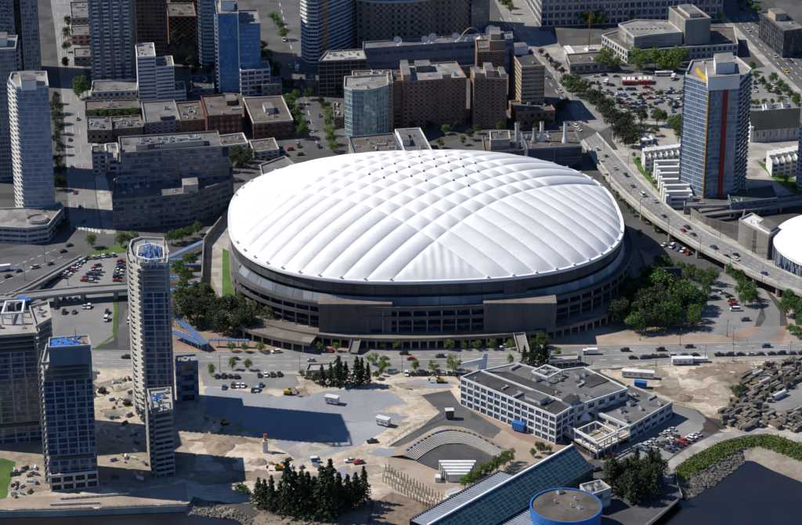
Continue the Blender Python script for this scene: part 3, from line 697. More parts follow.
def tower(name, label, pts, h=None, base=None, fl=3.0, slab='concrete_pale', gm='glass_grey', fm='metal_light', balc=(), bdepth=1.7, rail='glass_grey', bseg=.5, mull=1.6,
          roofm='roof_pale', base_pts=False, z0=0., pent=None, units=3, group=None, spand=.5, fins=(), over=.35, roofed=True, cat='tower', root=None, piers=0, pierm=None, openfl=0):
    """a tower floor by floor: slab with balconies, ring of glazing with mullions"""
    if h is None: h = HB(pts[0][0], pts[0][1], base)
    poly = foot(pts, 0 if base_pts else h); n = len(poly); cx, cy = sum(p[0] for p in poly)/n, sum(p[1] for p in poly)/n
    if root is None: root = thing(name, label, cat, (cx, cy, z0), group)
    nf = max(2, round((h-z0)/fl)); fl = (h-z0)/nf; rnd = random.Random(label)
    g = MB(); s = MB(); sp = offset(poly, over)
    s.prism(sp, -.28, .0, 0, True, True)
    for i in range(n):
        a, b = Vector(poly[i]), Vector(poly[(i+1) % n]); d = b-a; L = d.length; d.normalize(); nn = Vector((d.y, -d.x)); rz = math.atan2(d.y, d.x)
        g.add([(a.x, a.y, 0), (b.x, b.y, 0), (b.x, b.y, fl-.28), (a.x, a.y, fl-.28)], [(0, 1, 2, 3)], 0)
        if spand: p = a+d*L/2+nn*.05; g.box((p.x, p.y, 0), (L, .12, spand), rz, 2, False)
        k = max(1, int(L/mull))
        for j in range(k+1):
            p = a+d*(L*j/k)+nn*.05; wide = piers and j % piers == 0
            g.box((p.x, p.y, .0), (.7 if wide else .14, .3 if wide else .16, fl-.28), rz, 2 if wide else 1, False)
        if i in balc:
            nbk = max(1, int(L/7)); w = L/nbk
            for j in range(nbk):
                c = a+d*(w*(j+.5))+nn*(bdepth/2+over*.5); bw = w*bseg+1.2
                s.box((c.x, c.y, -.27), (bw, bdepth, .26), rz, 0)
                q = c+nn*(bdepth/2-.08); s.box((q.x, q.y, 0), (bw, .08, 1.05), rz, 1)
                for sg in (1, -1): q = c+d*sg*(bw/2-.05); s.box((q.x, q.y, 0), (.08, bdepth-.2, 1.05), rz, 1)
    gme = g.mesh('glazing', [gm, fm, pierm or slab], (cx, cy, 0)); sme = s.mesh('floor_slab', [slab, rail], (cx, cy, 0))
    cme = MB().box((0, 0, 0), (.8, .8, fl-.27)).mesh('column', 'concrete') if openfl else None
    for k in range(nf):
        if k >= nf-openfl or (openfl and rnd.random() < .06): [inst('column', cme, (q[0], q[1], z0+k*fl), root) for q in offset(poly, -.7)+offset(poly, -3.5)[::2]]
        else: inst('glazing', gme, (cx, cy, z0+k*fl), root)
        inst('floor_slab', sme, (cx, cy, z0+(k+1)*fl-(.02 if k == nf-1 else 0)), root) if k < nf-1 else None
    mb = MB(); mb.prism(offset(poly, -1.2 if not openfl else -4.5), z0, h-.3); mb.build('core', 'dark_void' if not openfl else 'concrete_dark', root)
    if roofed:
        roofcap(root, offset(poly, .3), h, roofm, slab, 1.1)
        if pent:
            for it in pent: penthouse(root, sub(poly, *it[:4]), h, it[4], it[5])
        roofgear(root, poly, h-.1, units, rnd)
    for (px, w, mt) in fins:
        pass
    return root, poly, h

# ---------------------------------------------------------------- left background
tower('glass_tower', 'tall pale glass tower with white balconies beside the left street', [(10, 80), (17, 88), (48, 87), (46, 73), (12, 74)], base=214, slab='concrete_pale', gm='glass_tower', fm='blue_grey_wall', balc=(0, 4), rail='white_wall', bseg=.9, spand=.2, over=.3, units=2,
      pent=None, roofm='roof_pale')
r_, p_, h_ = root_, poly_, hh_ = bpy.data.objects['glass_tower'], None, None
penthouse(r_, foot([(21, 81), (36, 80), (34, 71)], HB(10, 80, 214)+6), HB(10, 80, 214), 6, 'white_wall')
block('tower_podium', 'low curved white podium with round corner turret below the pale tower', [(-30, 226), (27, 229), (48, 226), (64, 207), (60, 203), (40, 208), (-30, 210)], h=10, floors=3, bay=5, wall='concrete_pale', style='ribbon', hr=.5, gm='glass_navy', units=3, roofm='roof_pale')
r_ = bpy.data.objects['tower_podium']; c = G(37.5, 218, 12)
mb = MB(); mb.cyl((c.x, c.y), 6.0, 6.0, 0, 11, 28, 1, cap=False)
for z in (2.6, 5.8, 9.0): mb.cyl((c.x, c.y), 6.35, 6.35, z, z+1.2, 28, 0, 0)
mb.cyl((c.x, c.y), 6.5, 6.5, 11, 12.3, 28, 0, 0, False); mb.cyl((c.x, c.y), 5.9, 5.9, 12.3, 11.4, 28, 0, 2)
mb.build('turret', ['concrete_pale', 'glass_navy', 'roof_pale'], r_)
tower('apartment_tower', 'shaded apartment tower at the left edge behind the pale glass tower', [(-30, 52), (15, 50), (17, 37)], h=88, slab='concrete', gm='glass_navy', balc=(1,), roofm='roof_pale', pent=[(.3, .8, .3, .8, 5, 'white_wall')])
tower('apartment_tower', 'grey twin-shaft apartment tower cut by the top left corner', [(1, 84), (18, 85), (19, 79), (25, 79), (26, 86), (41, 85), (41, 66), (1, 66)], h=112, base_pts=True, slab='concrete', gm='glass_grey', balc=(0,), roofm='roof_grey', piers=3)
tower('apartment_tower', 'tall grey residential tower with balcony stack left of the white stepped block', [(94, 84), (134, 82), (137, 64), (98, 65)], h=118, base_pts=True, slab='concrete', gm='glass_grey', balc=(3, 0), bseg=.35, rail='white_wall', piers=3, pierm='concrete')
block('podium', 'pale podium at the foot of the tall grey residential tower', [(91, 93), (137, 91), (138, 80)], h=8, floors=2, wall='concrete_pale', units=2)
tower('slab_tower', 'dark brown slab tower with pale edges right of the tall grey tower', [(138, 62), (167, 62), (168, 46)], h=100, base_pts=True, slab='brown_wall', gm='glass_dark', fm='brown_wall', piers=2, pierm='brown_wall', spand=1.0)
block('apartment_house', 'low dark brown block behind the gabled houses', [(168, 17), (196, 17), (193, 4)], base=43, floors=6, bay=4, wall='brown_wall', units=5, roofm='roof_brown')
block('brown_block', 'dark block at the top between the brown slab and the blue tower', [(170, -4), (199, -4), (197, -16)], base=28, floors=8, bay=4, wall='concrete_brown', units=3)
block('office_block', 'grey low block at the top beside the left street', [(71, 19), (92, 18), (90, 2)], base=33, floors=3, wall='grey_wall', units=5)
block('garage_block', 'small whitish building with rusty red doors beside the left street', [(71, 36), (91, 35), (90, 26)], base=45, floors=2, bay=5, wall='concrete_pale', gm='red_paint', units=2, hr=.62)
block('flat_roofed_shop', 'dark low shop south of the red-doored building', [(74, 58), (94, 57), (93, 48)], base=66, floors=2, wall='grey_wall', units=3)
for k, (x, y) in enumerate([(173, 56), (183, 55), (192, 56), (201, 58)]):
    a = G(x, y); rt = thing('gabled_house', 'dark gabled house, # from left in the row behind the white stepped block', 'house', a, 'gabled houses behind the stepped block')
    mb = MB(); mb.prism([(a.x-4, a.y-5), (a.x+4, a.y-5), (a.x+4, a.y+5), (a.x-4, a.y+5)], 0, 7, 0, False)
    mb.add([(a.x-4, a.y-5, 7), (a.x+4, a.y-5, 7), (a.x, a.y-5, 11)], [(0, 1, 2)]); mb.add([(a.x-4, a.y+5, 7), (a.x+4, a.y+5, 7), (a.x, a.y+5, 11)], [(2, 1, 0)]); mb.build('wall', 'brown_wall', rt)
    mb = MB()
    for sg in (-1, 1): mb.add([(a.x+sg*4.6, a.y-5.5, 6.5), (a.x+sg*4.6, a.y+5.5, 6.5), (a.x, a.y+5.5, 11.3), (a.x, a.y-5.5, 11.3)], [(0, 1, 2, 3)])
    mb.build('roof', 'roof_dark', rt)
    wm = winmesh(1.6, 1.6, 'glass_dark', 'white_paint')
    for dx in (-2, 2): inst('window', wm, (a.x+dx, a.y-5.06, 3.6), rt)
# white stepped block
HS = HB(137, 58, 104)
block('stepped_office', 'white office block stepping down to the right, beside the grey tower', [(137, 58), (155.5, 57), (153.5, 44)], h=HS, floors=12, bay=9, wall='white_wall', style='ribbon', hr=.42, gm='glass_navy', units=5, roofm='roof_pale', pw='white_paint')
ro = bpy.data.objects['stepped_office']
for q, hh, fl_ in (([(155.7, 68), (174, 66.5), (172, 57)], HB(156, 68, 104), 10), ([(174.2, 92), (186, 91), (184, 82)], HB(176, 92, 103), 3)):
    block('stepped_office', 'step', q, h=hh, floors=fl_, bay=9, wall='white_wall', style='ribbon', hr=.42, gm='glass_navy', units=3, root=ro)
# blue tower
rb, pb, hb = tower('blue_glass_tower', 'saturated blue glass tower with white balcony edge and stepped top', [(217, 15), (238, 14.5), (236, 2)], base=92, slab='blue_grey_wall', gm='glass_blue', fm='blue_roof', balc=(3,), rail='white_wall', bseg=.9, units=2, over=.05, spand=.35, pent=[(.2, .85, .3, .9, 7, 'white_wall')])
tower('x', 'x', [(238.3, 25), (260, 24.5), (257, 11)], base=92, slab='blue_grey_wall', gm='glass_blue', fm='blue_roof', over=.05, spand=.35, units=2, root=rb)
mb = MB(); a = G(220, 91.5); z1 = hb+1.5
for x in (217.2, 237.9): p = G(x, 15, hb); mb.box((p.x, p.y-.4, 0), (1.0, .9, z1))
mb.build('white_fin', 'white_wall', rb)
tower('pale_tower', 'slim pale greenish tower just left of the blue glass tower', [(202, 68), (217, 68), (219, 52)], h=98, base_pts=True, slab='concrete_pale', gm='glass_teal', balc=(3, 0), bseg=.5, rail='white_wall')
block('white_grid_block', 'small white framed office block at the foot of the blue tower', [(240.5, 72), (270, 69.5), (268, 62)], base=96, floors=5, bay=5, wall='white_wall', wr=.85, hr=.68, gm='glass_navy', units=2, roofm='roof_pale')
block('flat_roofed_shop', 'low grey annex right of the white framed block', [(262, 86), (282, 85), (280, 78)], base=97, floors=2, wall='grey_wall', units=1)
block('brick_warehouse', 'red brick warehouse with white roof edge by the central street', [(253.4, 124), (293, 121), (282, 97), (243, 99)], base=140, floors=3, bay=4, wall='brick', pw='concrete_pale', roofm='roof_brown', units=5, wr=.45, pent=[(.4, .62, .35, .6, 3.5, 'concrete_pale')])
block('brick_warehouse', 'dark brick warehouse left of the white-edged brick warehouse', [(207, 117), (242, 115), (237, 95), (201, 97)], base=139, floors=4, bay=3.6, wall='brick_dark', roofm='roof_brown', units=8, wr=.45, pent=[(.65, .9, .5, .8, 3, 'brick_dark')])
block('flat_roofed_shop', 'long low brown-roofed building behind a row of small trees', [(85, 111), (139, 109), (138, 100)], base=119, floors=2, wall='concrete_brown', roofm='roof_brown', units=9)
block('flat_roofed_shop', 'dark-roofed corner building beside the left street crossing', [(87, 131), (112, 131), (111, 118)], base=143, floors=2, wall='concrete_brown', roofm='roof_grey', units=10)
block('flat_roofed_shop', 'brown-roofed building dotted with pale roof vents', [(112.6, 130), (143, 128), (140, 116)], base=140, floors=2, wall='concrete_brown', roofm='roof_brown', units=13)
block('grey_roofed_hall', 'hall with a large bare grey roof below the white stepped block', [(145, 124), (180, 120.5), (174, 101), (141.5, 103)], base=135, floors=3, wall='grey_wall', roofm='roof_grey', units=1, pent=[(.45, .75, .02, .3, 3.2, 'metal_dark')])
block('flat_roofed_shop', 'brown-roofed building between grey hall and brick warehouse', [(180.5, 122), (206, 120), (200, 102)], base=133, floors=2, wall='brown_wall', roofm='roof_brown', units=9)
block('small_hotel', 'narrow pale four-storey building on the left street', [(92, 156), (106, 155), (105, 146)], base=174, floors=4, bay=3.6, wall='concrete_pale', roofm='roof_brown', units=2)
block('low_white_store', 'low white store squeezed between narrow hotel and terraced office', [(107, 160), (119, 159), (117, 144)], base=172, floors=2, wall='white_wall', roofm='roof_pale', units=2)
# terraced office
HF = HB(112, 200, 229)
ro, po, _ = block('terraced_office', 'big terraced concrete office block left of the stadium, roof sign on top', [(112, 201), (150, 198), (188, 194.5), (231, 181), (233, 168), (114, 180)], h=HF, floors=5, bay=7, wall='concrete_dark', style='ribbon', hr=.6, gm='glass_office', roofm='roof_grey', units=9, fm='blue_grey_wall')
block('x', 'x2', [(116, 166), (229, 158), (229, 148), (117, 154)], h=33, floors=9, z0=0, bay=7, wall='concrete_dark', style='ribbon', hr=.6, gm='glass_office', units=1, roofm='roof_grey', root=ro, fm='blue_grey_wall')
block('x', 'x3', [(120.5, 154), (222, 147), (218, 132), (118.5, 138)], h=41, floors=11, bay=7, wall='concrete_dark', style='ribbon', hr=.66, gm='glass_office', units=6, roofm='roof_grey', root=ro, fm='blue_grey_wall')
pp = foot([(136, 147), (204, 142), (203, 136), (136, 140)], 44); penthouse(ro, pp, 41, 3.4, 'concrete'); roofgear(ro, pp, 44.7, 14, random.Random(4), 'abd')
a, b = G(148, 146.5, 43.6), G(164.5, 145, 43.6); mb = MB(); d = (b-a).normalized()
mb.bar(a+Vector((0, -.6, 1.6)), b+Vector((0, -.6, 1.6)), .4, 3.0)
sg = mb.build('roof_sign', 'sign_blue', ro)
for i in range(7):
    q = a+d*((b-a).length*(i+.7)/7.6); mb = MB(); mb.box((q.x, q.y-.88, q.z-.5), (.9, .1, 1.3)); mb.build('sign_mark', 'red_paint' if i < 3 else 'white_paint', sg)
pp = foot([(183, 186), (198, 184.5), (197, 178)], HF+5); penthouse(ro, pp, HF, 5, 'concrete_pale', 'roof_pale')

# ---------------------------------------------------------------- centre background
rc, pc, hc = tower('unfinished_tower', 'round-fronted tower under construction with bare white floor slabs at top centre', [(303.5, 62), (309, 66), (318, 66), (332, 60), (346, 54), (357, 48), (352, 38), (312, 42)], h=100, base_pts=True, slab='white_wall', gm='glass_navy', balc=(0, 1, 7), bseg=.95, rail='white_wall', bdepth=1.6, openfl=4)
def hoist(root, px, py, h, w=1.8, name='construction_hoist'):
    c = G(px, py); mb = MB()
    for sx in (-1, 1):
        for sy in (-1, 1): mb.box((c.x+sx*w/2, c.y+sy*w/2, 0), (.3, .3, h))
    for k in range(int(h/2)):
        z = k*2; mb.bar((c.x-w/2, c.y-w/2, z), (c.x+w/2, c.y-w/2, z+2), .2, .2); mb.bar((c.x-w/2, c.y+w/2, z), (c.x-w/2, c.y-w/2, z+2), .2, .2)
        if k % 2: mb.box((c.x, c.y-w/2, z), (w, .15, 1.6))
    return mb.build(name, 'orange_paint', root)
hoist(rc, 325.5, 66, 100, 3.2)
block('unfinished_block', 'bare concrete mid-rise frame under construction by the round tower', [(318.5, 62), (366.5, 60), (363, 50), (327, 52)], base=97, floors=8, bay=5, wall='concrete_dark', wr=.92, hr=.8, gm='dark_void', roofm='concrete', units=9, fm='concrete_dark')
block('library', 'curved brown colosseum-like library wall with rows of openings', [(357, 52), (372, 54.5), (390, 55), (408, 54.5), (424, 53), (434, 51), (434, 47), (452, 45.5), (472, 42), (472, 20), (357, 25)], h=41, base_pts=True, floors=9, bay=4.4, wall='library_wall', wr=.5, hr=.62, gm='glass_navy', units=8, roofm='roof_pale', pw='concrete_pale')
tower('glass_office_tower', 'dark glass office tower right of the brown library', [(471, 43), (489, 39.5), (488, 24), (471, 26)], h=52, base_pts=True, slab='metal_dark', gm='glass_navy', fm='metal_dark', over=.05, spand=0)
rbc, pbc, hbc = block('broadcast_centre', 'long low dark broadcasting building with satellite dishes along its roof', [(363, 49.5), (513, 39.5), (512, 33), (363, 43)], base=80, floors=3, bay=11, wall='blue_grey_wall', style='ribbon', hr=.3, gm='glass_navy', roofm='roof_grey', units=6)
block('x', 'x5', [(371, 73), (478, 66), (478, 60), (371, 66)], h=8, floors=2, bay=9, wall='concrete_dark', style='ribbon', root=rbc, units=3)
dm = MB(); N_ = 16
rows = [(0, 0), (1, .12), (1.9, .45), (2.6, .95)]
for j in range(3):
    (r0, y0), (r1, y1) = rows[j], rows[j+1]
    for i in range(N_):
        a, b = 2*math.pi*i/N_, 2*math.pi*(i+1)/N_
        dm.add([(r0*math.cos(a), -y0, 4.2+r0*math.sin(a)), (r1*math.cos(a), -y1, 4.2+r1*math.sin(a)), (r1*math.cos(b), -y1, 4.2+r1*math.sin(b)), (r0*math.cos(b), -y0, 4.2+r0*math.sin(b))], [(0, 1, 2, 3)])
dm.tube((0, 0, 0), (0, .6, 3.2), .3, .3); dm.tube((0, .7, 3.2), (0, .2, 4.2), .5, .3); dm.tube((0, -.2, 4.2), (0, -2.6, 4.6), .06, .06); dm.box((0, 0, 0), (1.4, 1.4, .5)); dm.box((0, -2.6, 4.45), (.35, .35, .35))
dsh = dm.mesh('satellite_dish', 'white_paint')
for k, (x, y, s) in enumerate([(398, 46, 1.15), (425, 44.2, 1.0), (432, 43.6, 1.25), (456, 42.3, 1.15), (463, 41.8, .7), (470.5, 41.2, .8), (478, 40.7, .9), (491.5, 39.6, 1.7)]):
    o = inst('satellite_dish', dsh, tuple(G(x, y, hbc)[:2])+(hbc-.1,), None, random.uniform(-.5, .5)-.2, (s, s, s))
    tag(o, 'white satellite dish, # from left along the broadcasting roof', 'satellite dish', 'dishes on the broadcasting roof')
rt, pt, ht = tower('teal_glass_block', 'curved teal glass apartment block with beige core behind the stadium', [(344.5, 88), (352, 90.5), (364, 91), (376, 89.5), (387.5, 86), (387, 76), (345, 78)], base=137, slab='concrete_pale', gm='glass_teal', fm='white_paint', over=.12, spand=.2, units=3, roofm='roof_pale', fl=3.1, mull=2.6)
block('x', 'x6', [(387.8, 84.5), (393, 84), (391, 71), (352, 72), (352.5, 77.5), (387.5, 75)], base=134, floors=14, bay=5, wall='tan_wall', root=rt, units=9, wr=.4)
block('brown_office', 'broad dark brown office block behind the stadium', [(403, 82.5), (466.5, 78.5), (456, 62.5), (400, 66)], base=129, floors=11, bay=3.6, wall='brown_wall', roofm='roof_pale', units=7, wr=.5, pent=[(.0, .12, .0, .9, 5, 'tan_wall'), (.25, .5, .55, .9, 4, 'roof_grey'), (.62, .76, .02, .12, 3, 'tan_wall')])
block('brown_office', 'lower dark brown wing left of the broad brown office', [(392.5, 82), (402.6, 81.5), (401, 72)], base=128, floors=10, bay=3.6, wall='brown_wall', roofm='roof_brown', units=2)
block('brown_tower', 'shorter brown tower with tan top pieces right of the brown office', [(474, 79), (507, 80), (503, 69.5)], base=128, floors=14, bay=3.4, wall='brown_wall', roofm='roof_pale', units=3, wr=.5, pent=[(.02, .2, .0, .6, 4, 'tan_wall'), (.38, .62, .1, .9, 5, 'tan_wall'), (.82, .98, .1, .8, 3, 'tan_wall')])
block('brown_tower', 'taller stepped brown tower behind the shorter brown tower', [(477, 53), (505, 52), (503, 40)], base=108, floors=17, bay=3.4, wall='brown_wall', roofm='roof_brown', units=3, wr=.5, pent=[(.45, 1.0, .1, .9, 7, 'brown_wall'), (.5, .85, .2, .8, 11, 'tan_wall')])
block('slab_office', 'brown slab office with sunlit banded left side and white roof ramp', [(521.5, 68), (545, 66.5), (529, 48.5), (509, 50)], base=118, floors=12, bay=3.6, wall='tan_wall', style='ribbon', hr=.42, roofm='roof_dark', units=2, pent=[(.1, .75, .72, .96, 5, 'white_wall')])
block('podium', 'low brown podium in front of the brown slab office', [(516.5, 113), (555, 111), (547, 100)], base=127, floors=2, wall='brown_wall', roofm='roof_brown', units=5)
block('flat_roofed_shop', 'low building with blue-edged brown roof touching the stadium skyline', [(354, 155), (404, 153.5), (393.5, 134), (348.5, 138)], h=10, floors=2, wall='concrete_pale', roofm='roof_brown', units=12, pw='blue_grey_wall')
block('flat_roofed_shop', 'grey-roofed building with white edge right of the blue-edged roof', [(405, 153), (432, 151), (420, 129), (395, 130.5)], h=11, floors=2, wall='white_wall', roofm='roof_grey', units=5, pent=[(.02, .3, .3, .8, 3.5, 'white_wall')])
block('steam_plant', 'steam plant with blue-grey wall behind the right end of the dome', [(527.5, 150), (582, 147), (575, 131), (521, 133.5)], h=15, floors=1, bay=60, wall='blue_grey_wall', gm='glass_navy', roofm='roof_brown', units=10, wr=.02, hr=.02)
block('flat_roofed_shop', 'brown low roof left of the steam plant', [(484, 153), (527, 151), (521, 134), (482, 137)], h=9, floors=2, wall='concrete_brown', roofm='roof_brown', units=12)
block('beige_box', 'plain beige box building on the low brown roof', [(490.5, 141), (510, 140), (509, 131.5)], h=16, floors=3, bay=20, wall='concrete_pale', wr=.05, roofm='roof_brown', units=2)
for k, (x, y, hh) in enumerate([(534.5, 141, 9), (541.5, 140.5, 13), (565, 142, 14)]):
    c = G(x, y, 15); rt2 = thing('smoke_stack', ['short grey', 'slim white', 'stout white cone-based'][k]+' stack on the steam plant roof', 'stack', (c.x, c.y, 14.9), 'steam plant stacks')
    mb = MB(); mb.cyl((c.x, c.y), 2.3, 1.35, 14.9, 19, 16, 0, None, False); mb.cyl((c.x, c.y), 1.35, 1.2, 19, 15+hh, 16, 0, 1); mb.build('shaft', ['white_wall' if k else 'grey_wall', 'dark_void'], rt2)
    mb = MB(); mb.cyl((c.x, c.y), 1.45, 1.45, 14.4+hh, 15+hh+.15, 16, 0, 1); mb.build('rim', ['concrete_pale', 'dark_void'], rt2)
c = G(516.5, 160); mb = MB(); mb.cyl((c.x, c.y), 1.5, 1.4, 0, 26, 14, 0, 1); mb.cyl((c.x, c.y), 1.7, 1.7, 25, 26.3, 14, 0, 1); tag(mb.build('vent_pipe', ['metal_light', 'dark_void']), 'pale upright vent pipe just behind the dome', 'pipe')
# ---------------------------------------------------------------- right background
block('post_office', 'long pale post office wall with dark window bands along the top', [(541, 27), (722, 20), (700, -40), (505, -30)], h=30, base_pts=True, floors=5, bay=5, wall='concrete_pale', wr=.78, hr=.7, gm='glass_navy', roofm='roof_pale', units=5)
rq, pq, _ = block('theatre', 'concert theatre with fan-shaped hall and tall stage tower on a glazed podium', [(602, 36), (627.5, 52), (738, 45), (734, 28), (640, 25)], h=9, floors=2, bay=4, wall='concrete_pale', wr=.7, hr=.66, gm='glass_navy', roofm='roof_brown', units=14)
block('x', 'x8', [(618.5, 25), (634, 38), (650, 35.5), (682.5, 33), (669, 21.5), (636, 20.5)], h=18, z0=8.9, floors=1, bay=60, wr=.02, hr=.02, wall='concrete_pale', roofm='roof_pale', units=0, root=rq)
block('x', 'x9', [(685.5, 21), (711, 19), (692, 5.5), (669, 8)], h=28, z0=8.9, floors=1, bay=60, wr=.02, hr=.02, wall='concrete', roofm='roof_brown', units=2, root=rq, pent=[(.3, .75, .2, .9, 2.4, 'concrete_pale')])
um = MB().box((0, 0, 0), (1.6, .9, .5)).mesh('roof_hatch', 'metal_dark')
for k in range(9): q = G(628+k*4.6, 29.5-.02*(k-4)**2*1.0-k*.1, 18); inst('roof_hatch', um, (q.x, q.y, 17.95), rof(rq))
block('black_glass_office', 'black glass office block with pale end wall beside the right road', [(784, 32), (806, 29), (783, 12), (760, 13)], base=58, floors=6, bay=4, wall='metal_dark', wr=.9, hr=.86, gm='glass_dark', roofm='roof_grey', units=3, pent=[(.2, .7, .55, .85, 5, 'tan_wall')])
block('plaza_pavilion', 'low pavilion with brown roof left of the theatre', [(570, 65), (613, 62), (606, 52), (566, 55)], base=74, floors=1, bay=5, wall='concrete', roofm='roof_brown', units=4, wr=.7)
block('site_cabin', 'long white site cabin on the paved plaza', [(572, 56), (577, 55.5), (569, 45.5), (564, 46)], h=4, floors=1, bay=3, wall='white_paint', roofm='white_wall', units=0, cat='cabin', par=.1)
rg = thing('drilling_rig', 'tall drilling rig with white base on the plaza by the theatre', 'drilling rig', G(590, 50))
c = G(590, 50); mb = MB(); mb.cyl((c.x, c.y), 4.5, 4.5, 0, .8, 20); mb.box((c.x, c.y, .8), (4, 2.6, 2.4)); mb.box((c.x+1, c.y-2, .8), (2, 2, 2)); mb.build('base', 'white_wall', rg)
mb = MB()
for sx in (-.5, .5):
    for sy in (-.5, .5): mb.tube((c.x+sx-1, c.y+sy, 2), (c.x+sx*.3-1, c.y+sy*.3, 27), .16, .1, 4)
for k in range(12): mb.bar((c.x-1.5, c.y-.5, 2+2*k), (c.x-.5, c.y-.5, 4+2*k), .1, .1)
mb.tube((c.x-1, c.y, 1), (c.x-1, c.y, 14), .45, .45); mb.build('mast', 'orange_paint', rg)
# two-coloured tower
re_, pe, he = tower('striped_tower', 'tall grey glass tower with a red stripe and a yellow stripe', [(686, 76), (711.5, 84), (716, 82.5), (739, 83), (751, 70), (736, 58), (692, 62)], base=198, slab='concrete_pale', gm='glass_tower', fm='blue_grey_wall', balc=(6, 3), bseg=.5, rail='glass_pale', spand=.2, units=2, roofm='roof_pale', over=.25, mull=1.5)
pp = foot([(708, 78), (740, 76), (737, 62), (706, 64)], he+8); penthouse(re_, pp, he, 8, 'white_wall', 'roof_pale')
pp = foot([(716, 64), (735, 62), (732, 53), (714, 54.5)], he+15); penthouse(re_, pp, he+8, 7, 'white_wall', 'roof_pale')
def stripe(px, py, w, z0, z1, mt, name):
    p = G(px, py, he); mb = MB(); mb.box((p.x, p.y-1.2, z0), (w, 2.6, z1-z0)); return mb.build(name, mt, re_)
stripe(726, 83, 2.6, 6, he+3.5, 'red_stripe', 'red_stripe'); stripe(709, 83, .8, 6, he+4, 'ochre_stripe', 'yellow_stripe')
a, b = G(709, 82, he+2.5), G(697, 68, he+2.5); mb = MB(); mb.bar(a, b, 1.0, 2.4); mb.build('yellow_stripe', 'yellow_paint', re_)
p = G(687, 73, he); mb = MB(); mb.box((p.x, p.y-.5, 5), (1.6, 1.6, he-3)); mb.build('blue_fin', 'blue_roof', re_)
block('podium', 'dark green-glass podium right of the red-striped tower', [(731, 204), (778, 199), (772, 186), (726, 190)], h=9, floors=3, bay=4, wall='blue_grey_wall', wr=.8, hr=.6, gm='glass_navy', roofm='roof_green', units=3)
block('podium', 'small podium wing at the foot of the red-striped tower', [(684, 207), (730, 206), (728, 192), (684, 194)], h=6, floors=2, bay=4, wall='grey_wall', gm='glass_navy', roofm='roof_grey', units=2)
def townhouse(label, px, py, w, dpt, h, rz, grp):
    p = G(px, py); rt3 = thing('townhouse', label, 'townhouse', p, grp); C_, S_ = math.cos(rz), math.sin(rz)
    poly = [(p.x+x*C_-y*S_, p.y+x*S_+y*C_) for x, y in ((-w/2, -dpt/2), (w/2, -dpt/2), (w/2, dpt/2), (-w/2, dpt/2))]
    mb = MB(); mb.prism(poly, 0, h, 0, False); mb.prism(sub(poly, 0, 1, .55, 1.0), h-.1, h+2.6, 0); mb.build('wall', 'white_wall', rt3)
    mb = MB(); mb.prism(offset(poly, -.3), h-.4, h-.12, 0); mb.build('roof_terrace', 'roof_pale', rt3)
    mb = MB(); mb.prism(sub(poly, .0, .12, .0, .55), h, h+1.1); mb.prism(sub(poly, .88, 1., .0, .55), h, h+1.1); mb.build('party_wall', 'white_wall', rt3)
    wm = winmesh(w*.6, 1.8, 'glass_navy', 'metal_light')
    for k in range(3):
        q = Vector(sub(poly, .5, .5, -.004, 0)[0]); inst('window', wm, (q.x, q.y-.04, .7+k*h/3), rt3, rz)
    return rt3
ordn0 = ['first', 'second', 'third', 'fourth', 'fifth', 'sixth', 'seventh', 'eighth', 'ninth', 'tenth', 'eleventh', 'twelfth', 'thirteenth', 'fourteenth', 'fifteenth', 'sixteenth']
for k in range(7): townhouse('white townhouse, # from left in the back row beside the viaduct', 646+k*5.6, 168-.7*k, 4.0, 13, 9, .06, 'white townhouses')
for k in range(6): townhouse('white townhouse, # from back in the column stepping down beside the viaduct', 667+k*2.2, 178+k*6.2, 17, 6.2, 9, .05, 'white townhouses')
for k in range(5): townhouse('white townhouse, # from left in the row right of the striped tower', 772+k*6.2, 172-1.2*k, 4.6, 18, 9, .06, 'white townhouses')
# church
A, B = G(751, 142.5), G(812, 138); d = (B-A).normalized(); n = Vector((-d.y, d.x, 0)); L = (B-A).length
rch = thing('church', 'stone church with long dark green gabled roof', 'church', A)
D_, C_ = A+n*17, B+n*17; mb = MB(); mb.prism([(q.x, q.y) for q in (A, B, C_, D_)], 0, 9, 0, False)
m1, m2 = (A+D_)/2, (B+C_)/2
for a_, b_, c_ in ((A, D_, m1), (B, C_, m2)): mb.add([(a_.x, a_.y, 9), (b_.x, b_.y, 9), (c_.x, c_.y, 19)], [(0, 1, 2)])
for k in range(9): q = A+d*(L*(k+.5)/9)-n*.4; mb.box((q.x, q.y, 0), (.9, .9, 7.5), math.atan2(d.y, d.x))
mb.build('wall', 'concrete_pale', rch)
mb = MB()
for s_, (e1, e2) in ((1, (A, B)), (-1, (D_, C_))):
    o_ = -n*.7*s_; mb.add([(e1.x+o_.x, e1.y+o_.y, 8.6), (e2.x+o_.x, e2.y+o_.y, 8.6), (m2.x, m2.y, 19.3), (m1.x, m1.y, 19.3)], [(0, 1, 2, 3)])
mb.build('roof', 'roof_green', rch)
wm = winmesh(1.6, 3.4, 'glass_dark', 'concrete')
for k in range(9): q = A+d*(L*(k+1)/9.9)-n*.05; inst('window', wm, (q.x, q.y, 3.6), rch, math.atan2(d.y, d.x))
mb = MB(); q = G(749.5, 141.5); mb.prism(sub([(A.x, A.y), (A.x+3, A.y), (A.x+3+n.x*17, A.y+n.y*17), (D_.x, D_.y)], -.3, .5, 0, 1), 0, 11); mb.build('porch', 'white_wall', rch)
block('white_hall', 'white ornamented hall behind the church roof', [(764, 111), (791, 109), (789, 104)], base=122, floors=3, wall='white_wall', roofm='roof_pale', units=6, pent=[(.1, .3, .1, .9, 3, 'white_paint'), (.7, .9, .1, .9, 3, 'white_paint')])
tower('apartment_tower', 'sliver of a pale balconied tower at the right edge', [(798, 190), (830, 188), (832, 174), (800, 176)], h=75, base_pts=True, slab='white_wall', gm='glass_grey', balc=(3, 0), rail='white_wall')
block('garden_shed', 'small white shed among dark trees near the viaduct', [(641, 141), (653, 139.5), (650, 134), (637, 136)], h=4, floors=1, wall='white_wall', roofm='white_wall', units=1, cat='shed', par=.2)
